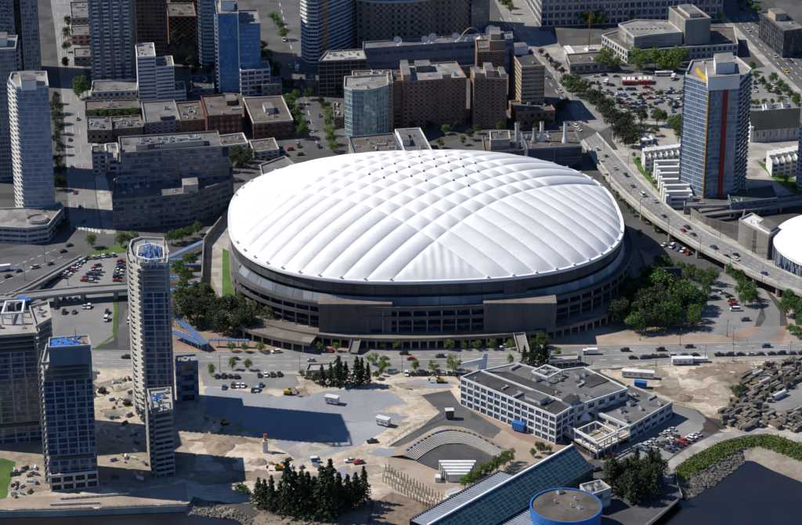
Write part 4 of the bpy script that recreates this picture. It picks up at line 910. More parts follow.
block('garden_shed', 'low white cabin below the white shed near the viaduct', [(647, 149), (657, 148), (655, 145), (645, 146)], h=3, floors=1, wall='white_wall', roofm='roof_pale', units=0, cat='shed', par=.2)
# arena
ra = thing('arena', 'arena with shallow white domed roof cut by the right edge', 'arena', G(840, 270))
c = G(862, 241, 15); rx, ry = 52., 52.; mb = MB(); n_ = 72; prof = [(1.0, 12.5), (1.0, 14.5), (.97, 15.2), (.8, 18.5), (.6, 22), (.4, 25), (.2, 27.4), (.02, 28.8)]
for j in range(len(prof)-1):
    (r0, z0), (r1, z1) = prof[j], prof[j+1]
    for i in range(n_):
        a, b = 2*math.pi*i/n_, 2*math.pi*(i+1)/n_; mb.add([(c.x+rx*r*math.cos(t), c.y+ry*r*math.sin(t), z) for r, z, t in ((r0, z0, a), (r0, z0, b), (r1, z1, b), (r1, z1, a))], [(0, 1, 2, 3)])
mb.build('roof', 'fabric', ra, smooth=True)
mb = MB(); mb.add([(c.x+rx*.98*math.cos(2*math.pi*i/n_), c.y+ry*.98*math.sin(2*math.pi*i/n_), z) for z in (0, 13.5) for i in range(n_)], [(i, (i+1) % n_, n_+(i+1) % n_, n_+i) for i in range(n_)]); mb.build('wall', 'glass_grey', ra)
rib = MB().box((0, 0, 0), (.5, .5, 13)).mesh('rib', 'metal_light')
for i in range(48): t = 2*math.pi*i/48; inst('rib', rib, (c.x+rx*1.0*math.cos(t), c.y+ry*1.0*math.sin(t), 0), ra, t)
block('arena_entrance', 'plain grey concrete block beside the white arena roof', [(739, 220), (768.5, 236), (779, 229), (752, 214)], base=245, floors=1, bay=90, wr=.01, hr=.01, wall='concrete', roofm='white_wall', units=3, pent=[(.55, .95, .3, .95, 2.5, 'concrete')])
a, b = G(780, 264, 5), G(806, 276, 5); d = (b-a)/5
rt4 = thing('blue_canopy', 'row of pitched blue canopies in front of the arena', 'canopy', a)
for k in range(5):
    p = a+d*k; e = a+d*(k+.9); m_ = (p+e)/2; mb = MB(); q = Vector((4, 6, 0)); w_ = Vector((-2, -3, 0)); zz = Vector((0, 0, 2.4))
    mb.add([p+w_, m_+w_+zz, m_+q+zz, p+q], [(0, 1, 2, 3)]); mb.add([m_+w_+zz, e+w_, e+q, m_+q+zz], [(0, 1, 2, 3)])
    mb.build('canopy', 'blue_paint', rt4)
    mb = MB(); mb.tube((p.x, p.y, 0), (p.x, p.y, 5), .15, .15); mb.build('post', 'metal_light', rt4)

block('flat_roofed_shop', 'small white-edged shop between terraced office and the stadium', [(222, 147), (248, 144), (243, 134)], base=155, floors=2, wall='white_wall', roofm='roof_brown', units=6)
block('flat_roofed_shop', 'dark-roofed store below the white-edged brick warehouse', [(254, 153), (279, 150), (274, 139)], base=160, floors=2, wall='concrete_pale', roofm='roof_brown', units=6)
block('parking_deck', 'low open parking deck behind the left end of the dome', [(263, 179), (296, 166), (285, 157), (260, 166)], h=4, floors=1, bay=5, wall='concrete', wr=.9, hr=.6, gm='dark_void', roofm='roof_grey', units=0, cat='parking deck')
block('courtyard_block', 'low grey courtyard building left of the blue tower', [(192, 90), (214, 89), (212, 76)], base=98, floors=2, wall='blue_grey_wall', roofm='roof_dark', units=6)
block('flat_roofed_shop', 'low dark building below the unfinished round tower', [(306, 84), (316, 84), (315, 74)], base=92, floors=2, wall='concrete_brown', roofm='roof_brown', units=3)
block('flat_roofed_shop', 'flat brown-roofed building beside the blue-edged roof', [(334, 118), (343, 118), (342, 104)], base=128, floors=3, wall='concrete_brown', roofm='roof_brown', units=3)

a, b = G(459, 42.5, hbc), G(484, 41, hbc); mb = MB(); prev = None
for i in range(17):
    t = i/16; q = a.lerp(b, t)+Vector((0, 2, 10*math.sin(math.pi*t)**.8))
    if prev is not None: mb.tube(prev, q, .45, .45, 6)
    prev = q
tag(mb.build('curved_boom', 'tan_wall'), 'thin brown arched boom rising behind the satellite dishes', 'boom')
# ---------------------------------------------------------------- left foreground: towers under construction
r1, p1, h1 = tower('unfinished_tower', 'broad glazed tower under construction cut by the left edge', [(-45, 340), (36, 334), (34, 312), (-45, 318)], base=447, slab='concrete', gm='glass_navy', fm='metal_dark', pierm='concrete', piers=4, units=6, roofm='concrete', spand=.25, openfl=3)
tower('x', 'xt1', [(36.3, 327), (51, 319), (48, 303), (30, 308)], h=h1+5, slab='concrete', gm='glass_navy', fm='metal_dark', pierm='concrete', piers=4, units=4, roofm='concrete', root=r1, spand=.25, openfl=3)
def openframe(root, pts, z, hh, mt='white_paint', t=.9, name='roof_frame'):
    poly = foot(pts, z+hh); mb = MB(); n = len(poly)
    for i in range(n):
        a, b = poly[i], poly[(i+1) % n]; mb.bar((*a, z+hh), (*b, z+hh), t, t); mb.box((a[0], a[1], z), (t, t, hh-.1))
        c = ((a[0]+b[0])/2, (a[1]+b[1])/2); mb.box((*c, z), (t*.8, t*.8, hh-.1))
    return mb.build(name, mt, rof(root))
openframe(r1, [(2, 313), (22, 312), (24, 300), (6, 301)], h1, 6)
def tarps(root, pts, z, n, rnd, lo=3, hi=7):
    poly = foot(pts, z)
    for _ in range(n):
        x, y = rndin(poly, rnd); a = rnd.uniform(0, 3); w, l = rnd.uniform(lo, hi), rnd.uniform(2, 4); mb = MB(); k = 5
        vs = []
        for i in range(k+1):
            for j in range(k+1):
                u, v = (i/k-.5)*w*(1+.15*math.sin(j*2.1)), (j/k-.5)*l*(1+.2*math.sin(i*1.7)); vs.append((x+u*math.cos(a)-v*math.sin(a), y+u*math.sin(a)+v*math.cos(a), z+.25+.35*rnd.random()))
        mb.add(vs, [(i*(k+1)+j, (i+1)*(k+1)+j, (i+1)*(k+1)+j+1, i*(k+1)+j+1) for i in range(k) for j in range(k)]); mb.build('tarpaulin', 'blue_tarp', rof(root))
rnd = random.Random(5)
tarps(r1, [(20, 303), (26, 302), (25, 298)], h1+5, 2, rnd)
r2, p2, h2 = tower('unfinished_tower', 'tower under construction with blue tarpaulins spread on its roof', [(42.5, 364), (91, 360.5), (90, 343), (47, 346)], base=489, slab='concrete', gm='glass_navy', fm='metal_dark', pierm='concrete', piers=3, balc=(3,), rail='concrete_pale', bseg=.8, bdepth=2.4, units=4, roofm='concrete', spand=.25, openfl=3)  # rear edge pushed back out of view to widen the tower's cast shadow
pp = foot([(48.5, 348.5), (90.5, 346), (88.5, 336), (49, 339)], h2+9); penthouse(r2, pp, h2, 8.6, 'blue_grey_wall', 'brown_dirt'); roofcap(r2, pp, h2+9, 'brown_dirt', 'metal_light', .8)
tarps(r2, [(52, 347), (84, 344), (84, 339), (54, 341)], h2+9, 8, rnd, 5, 9); roofgear(r2, pp, h2+9, 5, rnd, 'bc')
mb = MB(); q = G(76, 343, h2+9); mb.tube((q.x, q.y, h2+9), (q.x, q.y, h2+17), .25, .12); mb.build('mast', 'metal_dark', r2)
block('site_podium', 'bare podium floors at the foot of the tarpaulin tower', [(50, 477), (98, 472), (97, 462), (50, 466)], base=492, floors=2, bay=5, wall='concrete_pale', wr=.8, hr=.7, gm='dark_void', units=4)
r3, p3, h3 = tower('unfinished_tower', 'slender tallest tower under construction with sunlit balcony edges and orange hoist', [(130, 248), (132.5, 257), (141, 264.5), (166.5, 264), (168.5, 254), (164, 240), (141, 239), (132, 242)], h=90, slab='concrete_pale', gm='glass_navy', fm='metal_dark', balc=(0, 1, 7, 6), bseg=.9, rail='concrete_pale', bdepth=2.0, units=7, roofm='roof_pale', spand=.15, pierm='concrete', piers=3, openfl=5)
openframe(r3, [(137, 256), (150, 259), (164, 258), (163, 246), (150, 243), (138, 246)], h3, 4.5, 'white_paint', .6)
tarps(r3, [(140, 258), (162, 258), (162, 244), (142, 244)], h3+.2, 7, rnd, 2, 4)
for (a, b) in (((149.5, 262), (147, 240)), ((155, 262), (153, 246)), ((160, 258), (157, 242))):
    mb = MB(); A, B = G(*a, h3+3), G(*b, h3+3); mb.bar(A, B, .7, .7); mb.box((A.x, A.y, h3), (.5, .5, 2.4)); mb.box((B.x, B.y, h3), (.5, .5, 2.4)); mb.build('formwork_beam', 'blue_roof', r3)
mb = MB(); q = G(165, 246, h3); mb.tube((q.x, q.y, h3), (q.x, q.y, h3+9), .35, .15); mb.build('mast', 'metal_dark', r3)
hoist(r3, 159.5, 421.5, h3-2, 1.7)
r4, p4, h4 = tower('unfinished_block', 'shorter stepped tower under construction in front of the slender tower', [(153, 414), (172, 410.5), (170.5, 389), (148, 391)], base=478, slab='concrete', gm='glass_navy', fm='metal_dark', balc=(3, 0), bseg=.8, rail='concrete', pierm='concrete', piers=3, units=6, roofm='concrete', spand=.15, openfl=5)
tarps(r4, [(153, 406), (168, 404), (167, 392), (152, 394)], h4, 4, rnd, 2, 4); openframe(r4, [(152, 408), (163, 406), (162, 394), (151, 396)], h4, 4, 'blue_grey_wall', .5)
block('grey_block', 'small grey building with flat roof right of the slender tower', [(176, 364), (198, 362), (196.5, 355)], base=404, floors=4, bay=6, wall='blue_grey_wall', wr=.6, hr=.6, gm='glass_dark', roofm='roof_pale', units=3)

# ---------------------------------------------------------------- plaza buildings
HP = HB(460, 378, 405)
rp, pp_, _ = block('plaza_office', 'white grid-fronted office block with flat dark roof on the plaza', [(460.5, 378), (556, 417), (575, 406), (480, 370.5)], h=HP, floors=4, bay=4.6, wall='white_wall', wr=.84, hr=.74, gm='glass_navy', roofm='roof_dark', units=6, par=.7, pent=[(.62, .78, .3, .75, 2.2, 'metal_light')])
block('x', 'xp2', [(480.5, 371), (575.5, 406.5), (628, 389), (584, 367.5), (548, 372), (517, 363.5)], h=HP-1, floors=3, bay=6, wall='white_wall', roofm='roof_grey', units=14, root=rp, par=.5)
block('x', 'xp3', [(585, 409), (630, 427), (672.5, 402.5), (629, 385)], h=8.5, floors=2, bay=6, wall='concrete_pale', wr=.8, hr=.5, gm='glass_navy', roofm='roof_grey', units=14, root=rp, par=.6)
mb = MB(); mb.prism(foot([(488, 376), (545, 398), (562, 391), (506, 371)], HP-.6), HP-1.1, HP-.75); mb.prism(foot([(575, 381), (590, 387), (612, 379), (596, 373)], HP-.6), HP-1.1, HP-.7); mb.build('roof_patch', 'roof_dark', rp)
pp = foot([(562, 400), (571, 404), (580, 398), (571, 394)], HP+2); penthouse(rp, pp, HP-1, 3, 'blue_grey_wall', 'roof_dark')
openframe(rp, [(532, 371), (548, 377), (562, 370), (546, 364.5)], HP-1, 3.5, 'white_wall', .8)
def frame3(root, quad, z0, zs, mt, t=.8):
    poly = foot(quad, zs[-1]); mb = MB(); n = len(poly)
    for i in range(n):
        a, b = Vector(poly[i]), Vector(poly[(i+1) % n])
        for z in zs: mb.bar((*a, z), (*b, z), t, t)
        for k in range(3): c = a.lerp(b, k/3); mb.box((c.x, c.y, z0), (t, t, zs[-1]-z0-.05))
    return mb.build('terrace_frame', mt, root)
frame3(rp, [(557, 419), (596, 440), (629, 425), (590, 408)], 0, (4.6, 9), 'white_wall')
frame3(rp, [(575, 430), (598, 443), (618, 432), (596, 421)], 0, (4.4, 9), 'white_wall', .6)
mb = MB(); mb.prism(foot([(556, 428), (597, 452), (631, 435), (590, 414)], 4.2), 3.2, 4.2, 0, True, True); mb.build('terrace', 'pavers_tan', rp)
mb = MB(); mb.prism(foot([(566, 438), (594, 454), (612, 446), (584, 430)], 3), 0, 3.1, 0, False); mb.build('terrace_base', 'glass_dark', rp)
q = G(585, 423, 4.2)-Vector((0, 0, 1.8)); mb = MB(); mb.prism([(q.x-2.5, q.y-2.5), (q.x+2.5, q.y-2.5), (q.x+2.5, q.y+2.5), (q.x-2.5, q.y+2.5)], 6.8, 7.2); mb.add([(q.x-2.7, q.y-2.7, 7.2), (q.x+2.7, q.y-2.7, 7.2), (q.x+2.7, q.y+2.7, 7.2), (q.x-2.7, q.y+2.7, 7.2), (q.x, q.y, 10.6)], [(0, 1, 4), (1, 2, 4), (2, 3, 4), (3, 0, 4)])
for sx in (-2.3, 2.3):
    for sy in (-2.3, 2.3): mb.box((q.x+sx, q.y+sy, 4.2), (.15, .15, 2.7))
tag(mb.build('party_tent', 'white_paint'), 'small pointed white tent on the plaza office terrace', 'tent')
for k, (x, y) in enumerate([(580, 441), (589, 446), (572, 436)]):
    pass
a, b = G(455, 374.5, HP+3), G(467, 369, HP+3)  # tilted white fins on the corner
mb = MB(); A = G(482, 370, HP); mb.add([A+Vector((-3, 0, 0)), A+Vector((2.2, 1, 0)), A+Vector((3, 1, 9)), A+Vector((1, 0, 9.5)), A+Vector((-3, .5, .0)), A+Vector((2.2, 1.5, 0)), A+Vector((3, 1.5, 9)), A+Vector((1, .5, 9.5))], [(0, 1, 2, 3), (7, 6, 5, 4), (0, 4, 5, 1), (1, 5, 6, 2), (2, 6, 7, 3), (3, 7, 4, 0)])
mb.bar(A+Vector((-11, 0, 4)), A+Vector((2, 0, 7)), .6, 3.0); mb.build('corner_fin', 'white_wall', rp)
block('service_cube', 'small grey service building behind the blue drum', [(588, 497), (611, 489), (600, 481), (580, 486)], h=9, floors=2, bay=9, wall='concrete_pale', roofm='roof_grey', units=7, wr=.3)
# glass atrium
ra2 = thing('glass_atrium', 'long dark glass gable hall with white ridge and ribbed blue side roofs', 'glass hall', G(510, 500))
A, B = G(436, 520.5, 17), G(572.5, 445, 17); d = (B-A).normalized(); n = Vector((d.y, -d.x, 0)); L = (B-A).length
A = A-d*6; L += 6
def plane_panes(O, e1, e2, n1, n2, name, gm, fm, t=.16, gap=.07):
    """glazing as separate panes between raised bars"""
    nrm = e1.cross(e2).normalized(); nrm = nrm if nrm.z > 0 else -nrm
    bars = MB(); u1, u2 = e1/n1, e2/n2
    P_ = MB(); P_.add([(0, 0, 0), u1*(1-gap), u1*(1-gap)+u2*(1-gap), u2*(1-gap)], [(0, 1, 2, 3)]); me = P_.mesh(name, gm)
    if me.polygons[0].normal.dot(nrm) < 0: me.flip_normals()
    cnt = 0
    for i in range(n1):
        for j in range(n2):
            p = O+u1*(i+gap/2)+u2*(j+gap/2); inst(name, me, p, ra2)
    for i in range(n1+1): p = O+u1*i; bars.add([p-e1.normalized()*t/2+nrm*.12, p+e1.normalized()*t/2+nrm*.12, p+e1.normalized()*t/2+e2+nrm*.12, p-e1.normalized()*t/2+e2+nrm*.12, p-nrm*.05, p+e2-nrm*.05], [(0, 1, 2, 3), (0, 3, 5, 4), (1, 4, 5, 2)])
    for j in range(n2+1): p = O+u2*j; w = e2.normalized()*t/2; bars.add([p-w+nrm*.1, p+w+nrm*.1, p+w+e1+nrm*.1, p-w+e1+nrm*.1, p-nrm*.05, p+e1-nrm*.05], [(0, 1, 2, 3), (0, 3, 5, 4), (1, 4, 5, 2)])
    bars.build('glazing_bar', fm, ra2)
slope = n*13+Vector((0, 0, -8))
plane_panes(A, d*L, slope, 33, 9, 'glass_pane', 'glass_atrium', 'blue_grey_wall')
E0 = A+slope; plane_panes(E0, d*L, Vector((0, 0, -8.8)), 33, 4, 'wall_pane', 'glass_atrium', 'blue_grey_wall')
B1 = A+d*L; mb = MB(); e_ = B1+slope
mb.add([B1, e_, Vector((e_.x, e_.y, .1)), Vector((B1.x, B1.y, .1))], [(0, 1, 2, 3)]); mb.build('end_wall', 'glass_atrium', ra2)
mb = MB(); mb.bar(A+Vector((0, 0, .5)), B1+Vector((0, 0, .5)), 1.0, .9); mb.build('ridge', 'white_paint', ra2)
mb = MB(); a_ = A-n*.2; b_ = B1-n*.2; mb.add([a_, b_, Vector((b_.x, b_.y, .1)), Vector((a_.x, a_.y, .1))], [(0, 1, 2, 3)]); mb.build('rear_wall', 'blue_grey_wall', ra2)
# ribbed side roof on the left
Ls = L*.60; O = A-n*.6+Vector((0, 0, -.9)); e2 = -n*10+Vector((0, 0, -.3)); mb = MB()
mb.add([O, O+d*Ls, O+d*Ls+e2, O+e2], [(0, 1, 2, 3)]); mb.build('side_roof', 'blue_grey_wall', ra2)
rib = MB(); rib.bar(Vector((0, 0, .35)), e2+Vector((0, 0, .35)), .28, .4); rme = rib.mesh('roof_rib', 'metal_light')
for k in range(40): inst('roof_rib', rme, O+d*(Ls*(k+.5)/40), ra2)
o2 = O+e2; mb = MB(); w = -n*.8; mb.bar(o2+Vector((0, 0, .6)), o2+d*Ls+Vector((0, 0, .6)), .9, 1.3); q1, q2 = o2+d*Ls, O+d*Ls
mb.add([o2+w*.3, o2+d*Ls+w*.3, Vector(((q1+w*.3).x, (q1+w*.3).y, .1)), Vector(((o2+w*.3).x, (o2+w*.3).y, .1))], [(0, 1, 2, 3)])
mb.add([q1, q2, Vector((q2.x, q2.y, .1)), Vector((q1.x, q1.y, .1))], [(0, 1, 2, 3)]); mb.build('side_wall', 'metal_dark', ra2)
# ribbed low roof between hall and drum
O = A+slope+n*.5+Vector((0, 0, -1.6)); e2 = n*16+Vector((0, 0, -1.2)); mb = MB(); mb.add([O, O+d*L*.62, O+d*L*.62+e2, O+e2], [(0, 1, 2, 3)]); mb.build('low_roof', 'blue_grey_wall', ra2)
rib = MB(); rib.bar(Vector((0, 0, .35)), e2+Vector((0, 0, .35)), .3, .4); rme = rib.mesh('roof_rib', 'metal_light')
for k in range(42): inst('roof_rib', rme, O+d*(L*.62*(k+.5)/42), ra2)
q = O+e2; q2 = q+d*L*.62; mb = MB(); mb.add([q, q2, Vector((q2.x, q2.y, .1)), Vector((q.x, q.y, .1))], [(0, 1, 2, 3)]); q3 = O+d*L*.62; mb.add([q2, q3, Vector((q3.x, q3.y, .1)), Vector((q2.x, q2.y, .1))], [(0, 1, 2, 3)]); mb.build('low_wall', 'blue_grey_wall', ra2)
# blue drum
c = G(566, 506, 13); rd = thing('drum_hall', 'round drum building with bright blue rim and flat brown-grey roof', 'drum building', (c.x, c.y, 0))
mb = MB(); mb.cyl((c.x, c.y), 16.4, 16.4, 0, 11, 64, 0, None, False); mb.build('wall', 'blue_paint', rd)
mb = MB(); mb.cyl((c.x, c.y), 16.8, 16.8, 10.2, 13.7, 64, 0, None, False)
vs = [(c.x+r*math.cos(2*math.pi*i/64), c.y+r*math.sin(2*math.pi*i/64), 13.7) for r in (16.8, 16.1) for i in range(64)]; mb.add(vs, [(i, (i+1) % 64, 64+(i+1) % 64, 64+i) for i in range(64)]); mb.cyl((c.x, c.y), 16.1, 16.1, 13.7, 12.9, 64, 0, None, False); mb.build('rim', 'blue_paint', rd)
mb = MB(); mb.cyl((c.x, c.y), 16.3, 16.3, 12.5, 13.0, 64); mb.build('roof', 'roof_brown', rd)
for (x, y, k) in ((560, 493, 'a'), (575, 500, 'c'), (571, 507, 'c'), (555, 503, 'c'), (580, 508, 'e')): q = G(x, y, 13); inst('roof_unit', RU[k], (q.x, q.y, 13), rd, .6)
# amphitheatre
Fl = [(416, 461), (428, 452), (443, 444.5), (463, 444), (480, 450), (498, 459), (482, 469), (436, 469)]
Ou = [(402, 459), (419, 447), (437, 437), (452, 434.5), (474, 438.5), (504, 455)]; In = [(416, 461), (428, 452), (443, 444.5), (463, 444), (480, 450), (498, 459)]
ram = thing('amphitheatre', 'open amphitheatre with curved concrete steps round a dark floor', 'amphitheatre', G(455, 455))
mb = MB(); mb.add([G(*p, .58) for p in Fl], [tuple(range(len(Fl)))]); o = mb.build('floor', 'asphalt_dark', ram)
if o.data.polygons[0].normal.z < 0: o.data.flip_normals()
def dens(L_): 
    out = []
    for a, b in zip(L_, L_[1:]):
        for k in range(5): out.append((a[0]+(b[0]-a[0])*k/5, a[1]+(b[1]-a[1])*k/5))
    return out+[L_[-1]]
def smoothp(L_, it=3):
    for _ in range(it): L_ = [L_[0]]+[tuple((L_[i-1][c]+2*L_[i][c]+L_[i+1][c])/4 for c in (0, 1)) for i in range(1, len(L_)-1)]+[L_[-1]]
    return L_
Oi = dens(In); i_pts = [G(*p) for p in smoothp(dens(In))]; o_pts = [G(*p) for p in smoothp(dens(Ou))]
NS = 8
for k in range(NS):
    mb = MB(); z = .6+.2*(k+1); zb = .5
    ra_ = [a.lerp(b, k/NS) for a, b in zip(i_pts, o_pts)]; rb_ = [a.lerp(b, (k+1)/NS) for a, b in zip(i_pts, o_pts)]
    for i in range(len(ra_)-1):
        a0, a1, b0_, b1 = ra_[i], ra_[i+1], rb_[i], rb_[i+1]
        f = lambda p, zz: (p.x, p.y, zz)
        mb.add([f(a0, z), f(a1, z), f(b1, z), f(b0_, z), f(a0, zb), f(a1, zb)], [(0, 1, 2, 3), (4, 5, 1, 0)])
        m0, m1 = a0.lerp(b0_, .5), a1.lerp(b1, .5); mb.add([f(a0, z+.02), f(a1, z+.02), f(m1, z+.02), f(m0, z+.02)], [(0, 1, 2, 3)], 1)
    mb.build('step', ['concrete_dark', 'concrete_pale'], ram)
mb = MB(); z = .6+.2*NS; q_pts = [a.lerp(b, 1.9) for a, b in zip(i_pts, o_pts)]
for i in range(len(o_pts)-1):
    a0, a1, b0_, b1 = o_pts[i], o_pts[i+1], q_pts[i], q_pts[i+1]; mb.add([(a0.x, a0.y, z), (a1.x, a1.y, z), (b1.x, b1.y, .6), (b0_.x, b0_.y, .6)], [(0, 1, 2, 3)])
mb.build('berm', 'pavers_tan', ram)
seat = MB().box((0, 0, 0), (1.6, .8, .9)).mesh('bench', 'blue_roof'); seat2 = MB().box((0, 0, 0), (1.5, .8, .8)).mesh('bench', 'metal_dark')
for i in range(2, len(o_pts)-1):
    p = o_pts[i].lerp(q_pts[i], .12); dd = o_pts[i+1]-o_pts[i-1]; inst('bench', seat if i % 9 < 6 and i < 14 else seat2, (p.x, p.y, z-.35), ram, math.atan2(dd.y, dd.x))
# stage
c = G(457.5, 479); rs = thing('stage_shell', 'white stage of nested square shells facing the amphitheatre', 'stage', c)
for k in range(5):
    w, hh = 17.5-2.0*k, 6.4-.72*k; y1, y0 = c.y+6-1.9*k, c.y+6-1.9*(k+1); mb = MB(); t = .5
    mb.box((c.x-w/2, (y0+y1)/2, .4), (t, y1-y0, hh)); mb.box((c.x+w/2, (y0+y1)/2, .4), (t, y1-y0, hh)); mb.box((c.x, (y0+y1)/2, .4+hh), (w+t, y1-y0-.02, t))
    if k: pw = w+2; mb.box((c.x, y1-.15, hh+.4), (pw-.6, .25, .7)); 
    if k == 4: mb.box((c.x, y0+.2, .4), (w, .4, hh))
    mb.build('shell', 'white_paint' if k < 4 else 'white_wall', rs)
mb = MB(); mb.box((c.x, c.y+2.6, .3), (16, 8, 1.0)); mb.build('platform', 'metal_dark', rs)
mb = MB(); mb.box((c.x-9.6, c.y-2, .4), (2.6, 4, 2.4)); mb.box((c.x+9.8, c.y-4.5, .4), (2.6, 2, 1.6)); mb.build('side_cabin', 'white_wall', rs)
c = G(454, 496); mb = MB(); mb.box((c.x, c.y, .4), (8, 3.4, 2.2), .62); mb.add([(c.x-4, c.y-4, 2.6), (c.x+3, c.y+1, 2.6), (c.x+2, c.y+3, 3.8), (c.x-4.5, c.y-1.5, 3.8)], [(0, 1, 2, 3)]); tag(mb.build('white_tent', 'white_paint'), 'white marquee tent against the glass hall side', 'tent')

# ---------------------------------------------------------------- viaduct and bridges
VL = [(580, 142), (588, 153), (599, 168), (610.6, 184), (625, 198), (639, 210), (653, 220.5), (668, 230), (696, 247), (725, 261.4), (753, 275.7), (777, 285.5), (802, 294.7), (850, 310)]
VR = [(597, 133), (607, 144), (618, 156), (636, 176), (650, 190), (663, 202), (674, 211), (686, 219.5), (712, 235), (740, 248.5), (768, 264), (786, 272), (804, 280), (852, 294)]
VZ = [.7, 1.6, 3.4, 5.2, 6.6, 7.4, 8, 8, 8, 8, 8, 8, 8, 8]
rv = thing('viaduct', 'curving concrete road viaduct on piers right of the stadium', 'viaduct', G(680, 245))
vl = [G(*p, z) for p, z in zip(VL, VZ)]; vr = [G(*p, z) for p, z in zip(VR, VZ)]
def ribbon(name, f0, f1, dz, mt, thick=0):
    mb = MB()
    for i in range(len(vl)-1):
        a0, a1 = vl[i].lerp(vr[i], f0), vl[i+1].lerp(vr[i+1], f0); b0_, b1 = vl[i].lerp(vr[i], f1), vl[i+1].lerp(vr[i+1], f1); u = Vector((0, 0, dz)); t = Vector((0, 0, dz-thick))
        mb.add([a0+u, b0_+u, b1+u, a1+u], [(0, 1, 2, 3)])
        if thick: mb.add([a0+u, a1+u, a1+t, a0+t, b0_+u, b1+u, b1+t, b0_+t], [(0, 1, 2, 3), (7, 6, 5, 4), (3, 2, 6, 7)])
    return mb.build(name, mt, rv)
ribbon('deck', 0, 1, 0, 'concrete', 1.5); ribbon('carriageway', .2, .94, .05, 'asphalt_pale'); ribbon('footway', .03, .17, .25, 'pavement', .24)
ribbon('barrier', 0, .022, 1.1, 'concrete_pale', 1.3); ribbon('barrier', .172, .195, .95, 'concrete_pale', .9); ribbon('barrier', .955, .985, 1.0, 'concrete_pale', 1.0)
for f in (.385, .57, .755):
    mb = MB()
    for i in range(len(vl)-1):
        p, q = vl[i].lerp(vr[i], f), vl[i+1].lerp(vr[i+1], f); m_ = int((q-p).length/6)+1
        for k in range(m_):
            a, b = p.lerp(q, k/m_), p.lerp(q, (k+.45)/m_); w = (q-p).normalized(); w = Vector((-w.y, w.x, 0))*.14; u = Vector((0, 0, .08)); mb.add([a-w+u, b-w+u, b+w+u, a+w+u], [(0, 1, 2, 3)])
    mb.build('lane_marking', 'line_paint', rv)
for i in range(3, 14):
    c = vl[i].lerp(vr[i], .12); c2 = vl[i].lerp(vr[i], .8); z = vl[i].z-1.5
    for q in (c, c2): mb = MB(); mb.cyl((q.x, q.y), 1.1, 1.1, 0, z-.8, 12); mb.box((q.x, q.y, z-1.2), (2.6, 2.6, 1.15)); mb.build('pier', 'concrete', rv)
# raised walk beside the viaduct
sheet('raised_walk', [(618, 150), (640, 172), (663, 197), (690, 206), (712, 228), (740, 243), (770, 258), (806, 274), (806, 279), (768, 263), (740, 248), (686, 219), (664, 203), (636, 176), (612, 150)], .9, 'pavement')
mb = MB(); A_ = [G(*p) for p in [(684, 212), (706, 226), (740, 234), (745, 215), (812, 203)]]
for a, b in zip(A_, A_[1:]): mb.bar(a+Vector((0, 0, 5.5)), b+Vector((0, 0, 5.5)), .8, 5.5)
tag(mb.build('retaining_wall', 'concrete_dark'), 'dark retaining wall below the red-striped tower', 'wall')
# guideway tracks
rgw = thing('rail_guideway', 'dark elevated rail guideway passing behind the arena', 'guideway', G(760, 205))
for k in range(2):
    mb = MB(); a, b = G(700, 215-k*5, 5), G(815, 200-k*5, 5); mb.bar(a, b, 4, 1.2); mb.build('track_beam', 'concrete_dark', rgw)
    mb = MB()
    for s in (-1.2, 1.2): mb.bar(a+Vector((0, s, .25)), b+Vector((0, s, .25)), .3, .24)
    mb.build('rail', 'metal_light', rgw)
    for t in (.1, .3, .5, .7, .9): q = a.lerp(b, t); inst('column', colm, (q.x, q.y, 0), rgw, 0, (1, 1, .77))
def bridge(name, label, pts, zs, w, pier_t):
    P_ = [G(*p, z) for p, z in zip(pts, zs)]; rb2 = thing(name, label, 'bridge', (P_[0].x, P_[0].y, 0))
    mb = MB(); s1 = MB()
    for a, b in zip(P_, P_[1:]):
        mb.bar(a, b, w, 1.2); d = (b-a).normalized(); nn = Vector((-d.y, d.x, 0))*(w/2-.15)
        for sg in (1, -1): s1.bar(a+nn*sg+Vector((0, 0, 1)), b+nn*sg+Vector((0, 0, 1)), .35, 1.05)
    mb.build('deck', 'asphalt_pale', rb2); s1.build('barrier', 'concrete_pale', rb2)
    for i, t in pier_t: q = P_[i].lerp(P_[i+1], t); mb = MB(); mb.box((q.x, q.y, 0), (2, 5, q.z-1.25)); mb.build('pier', 'concrete', rb2)
bridge('overpass', 'narrow concrete overpass crossing above the left car parks', [(-60, 303), (20, 296.5), (80, 290.5), (131, 287)], [6, 6, 6, 6], 8.5, [(0, .3), (0, .9), (1, .6), (2, .05), (2, .7)])
bridge('ramp', 'sloping concrete ramp joining the overpass from the boulevard crossing', [(8, 297), (30, 287), (55, 273), (84, 257)], [5.9, 4.6, 2.6, .9], 4.5, [(0, .5), (1, .5)])
# blue-roofed covered walkways on the left flank
def walkway(label, a, b, z=4.5, w=3.2, mt='blue_roof'):
    A, B = G(*a, z), G(*b, z); r = thing('covered_walkway', label, 'walkway', (A.x, A.y, 0), 'blue covered walkways'); mb = MB(); mb.bar(A, B, w, .35); mb.build('roof', mt, r)
    d = (B-A); k = max(2, int(d.length/5)); nn = Vector((-d.y, d.x, 0)).normalized()*(w/2-.3); pm = MB().box((0, 0, 0), (.25, .25, z-.35)).mesh('post', 'metal_light')
    for i in range(k+1):
        for sg in (1, -1): q = A+d*(i/k)*.98+nn*sg; inst('post', pm, (q.x, q.y, 0), r)
    rm = MB(); rm.bar(-nn, nn, .3, .2); rme = rm.mesh('roof_rib', 'metal_light')
    for i in range(k*3): q = A+d*((i+.5)/(k*3)); inst('roof_rib', rme, (q.x, q.y, z+.2), r)
for k, (a, b) in enumerate([((168, 257), (204, 241)), ((168, 259.5), (202, 258.5)), ((168, 265), (202, 263.5)), ((169, 277), (201, 275.5)), ((170, 290), (200, 281)), ((173, 312), (205, 344)), ((172, 331), (201, 343)), ((209, 339), (249, 340))]):
    walkway('blue-roofed covered walkway, # from back beside the stadium', a, b, w=[3.6, 2.6, 2.6, 2.4, 3, 4.4, 4, 2.2][k])
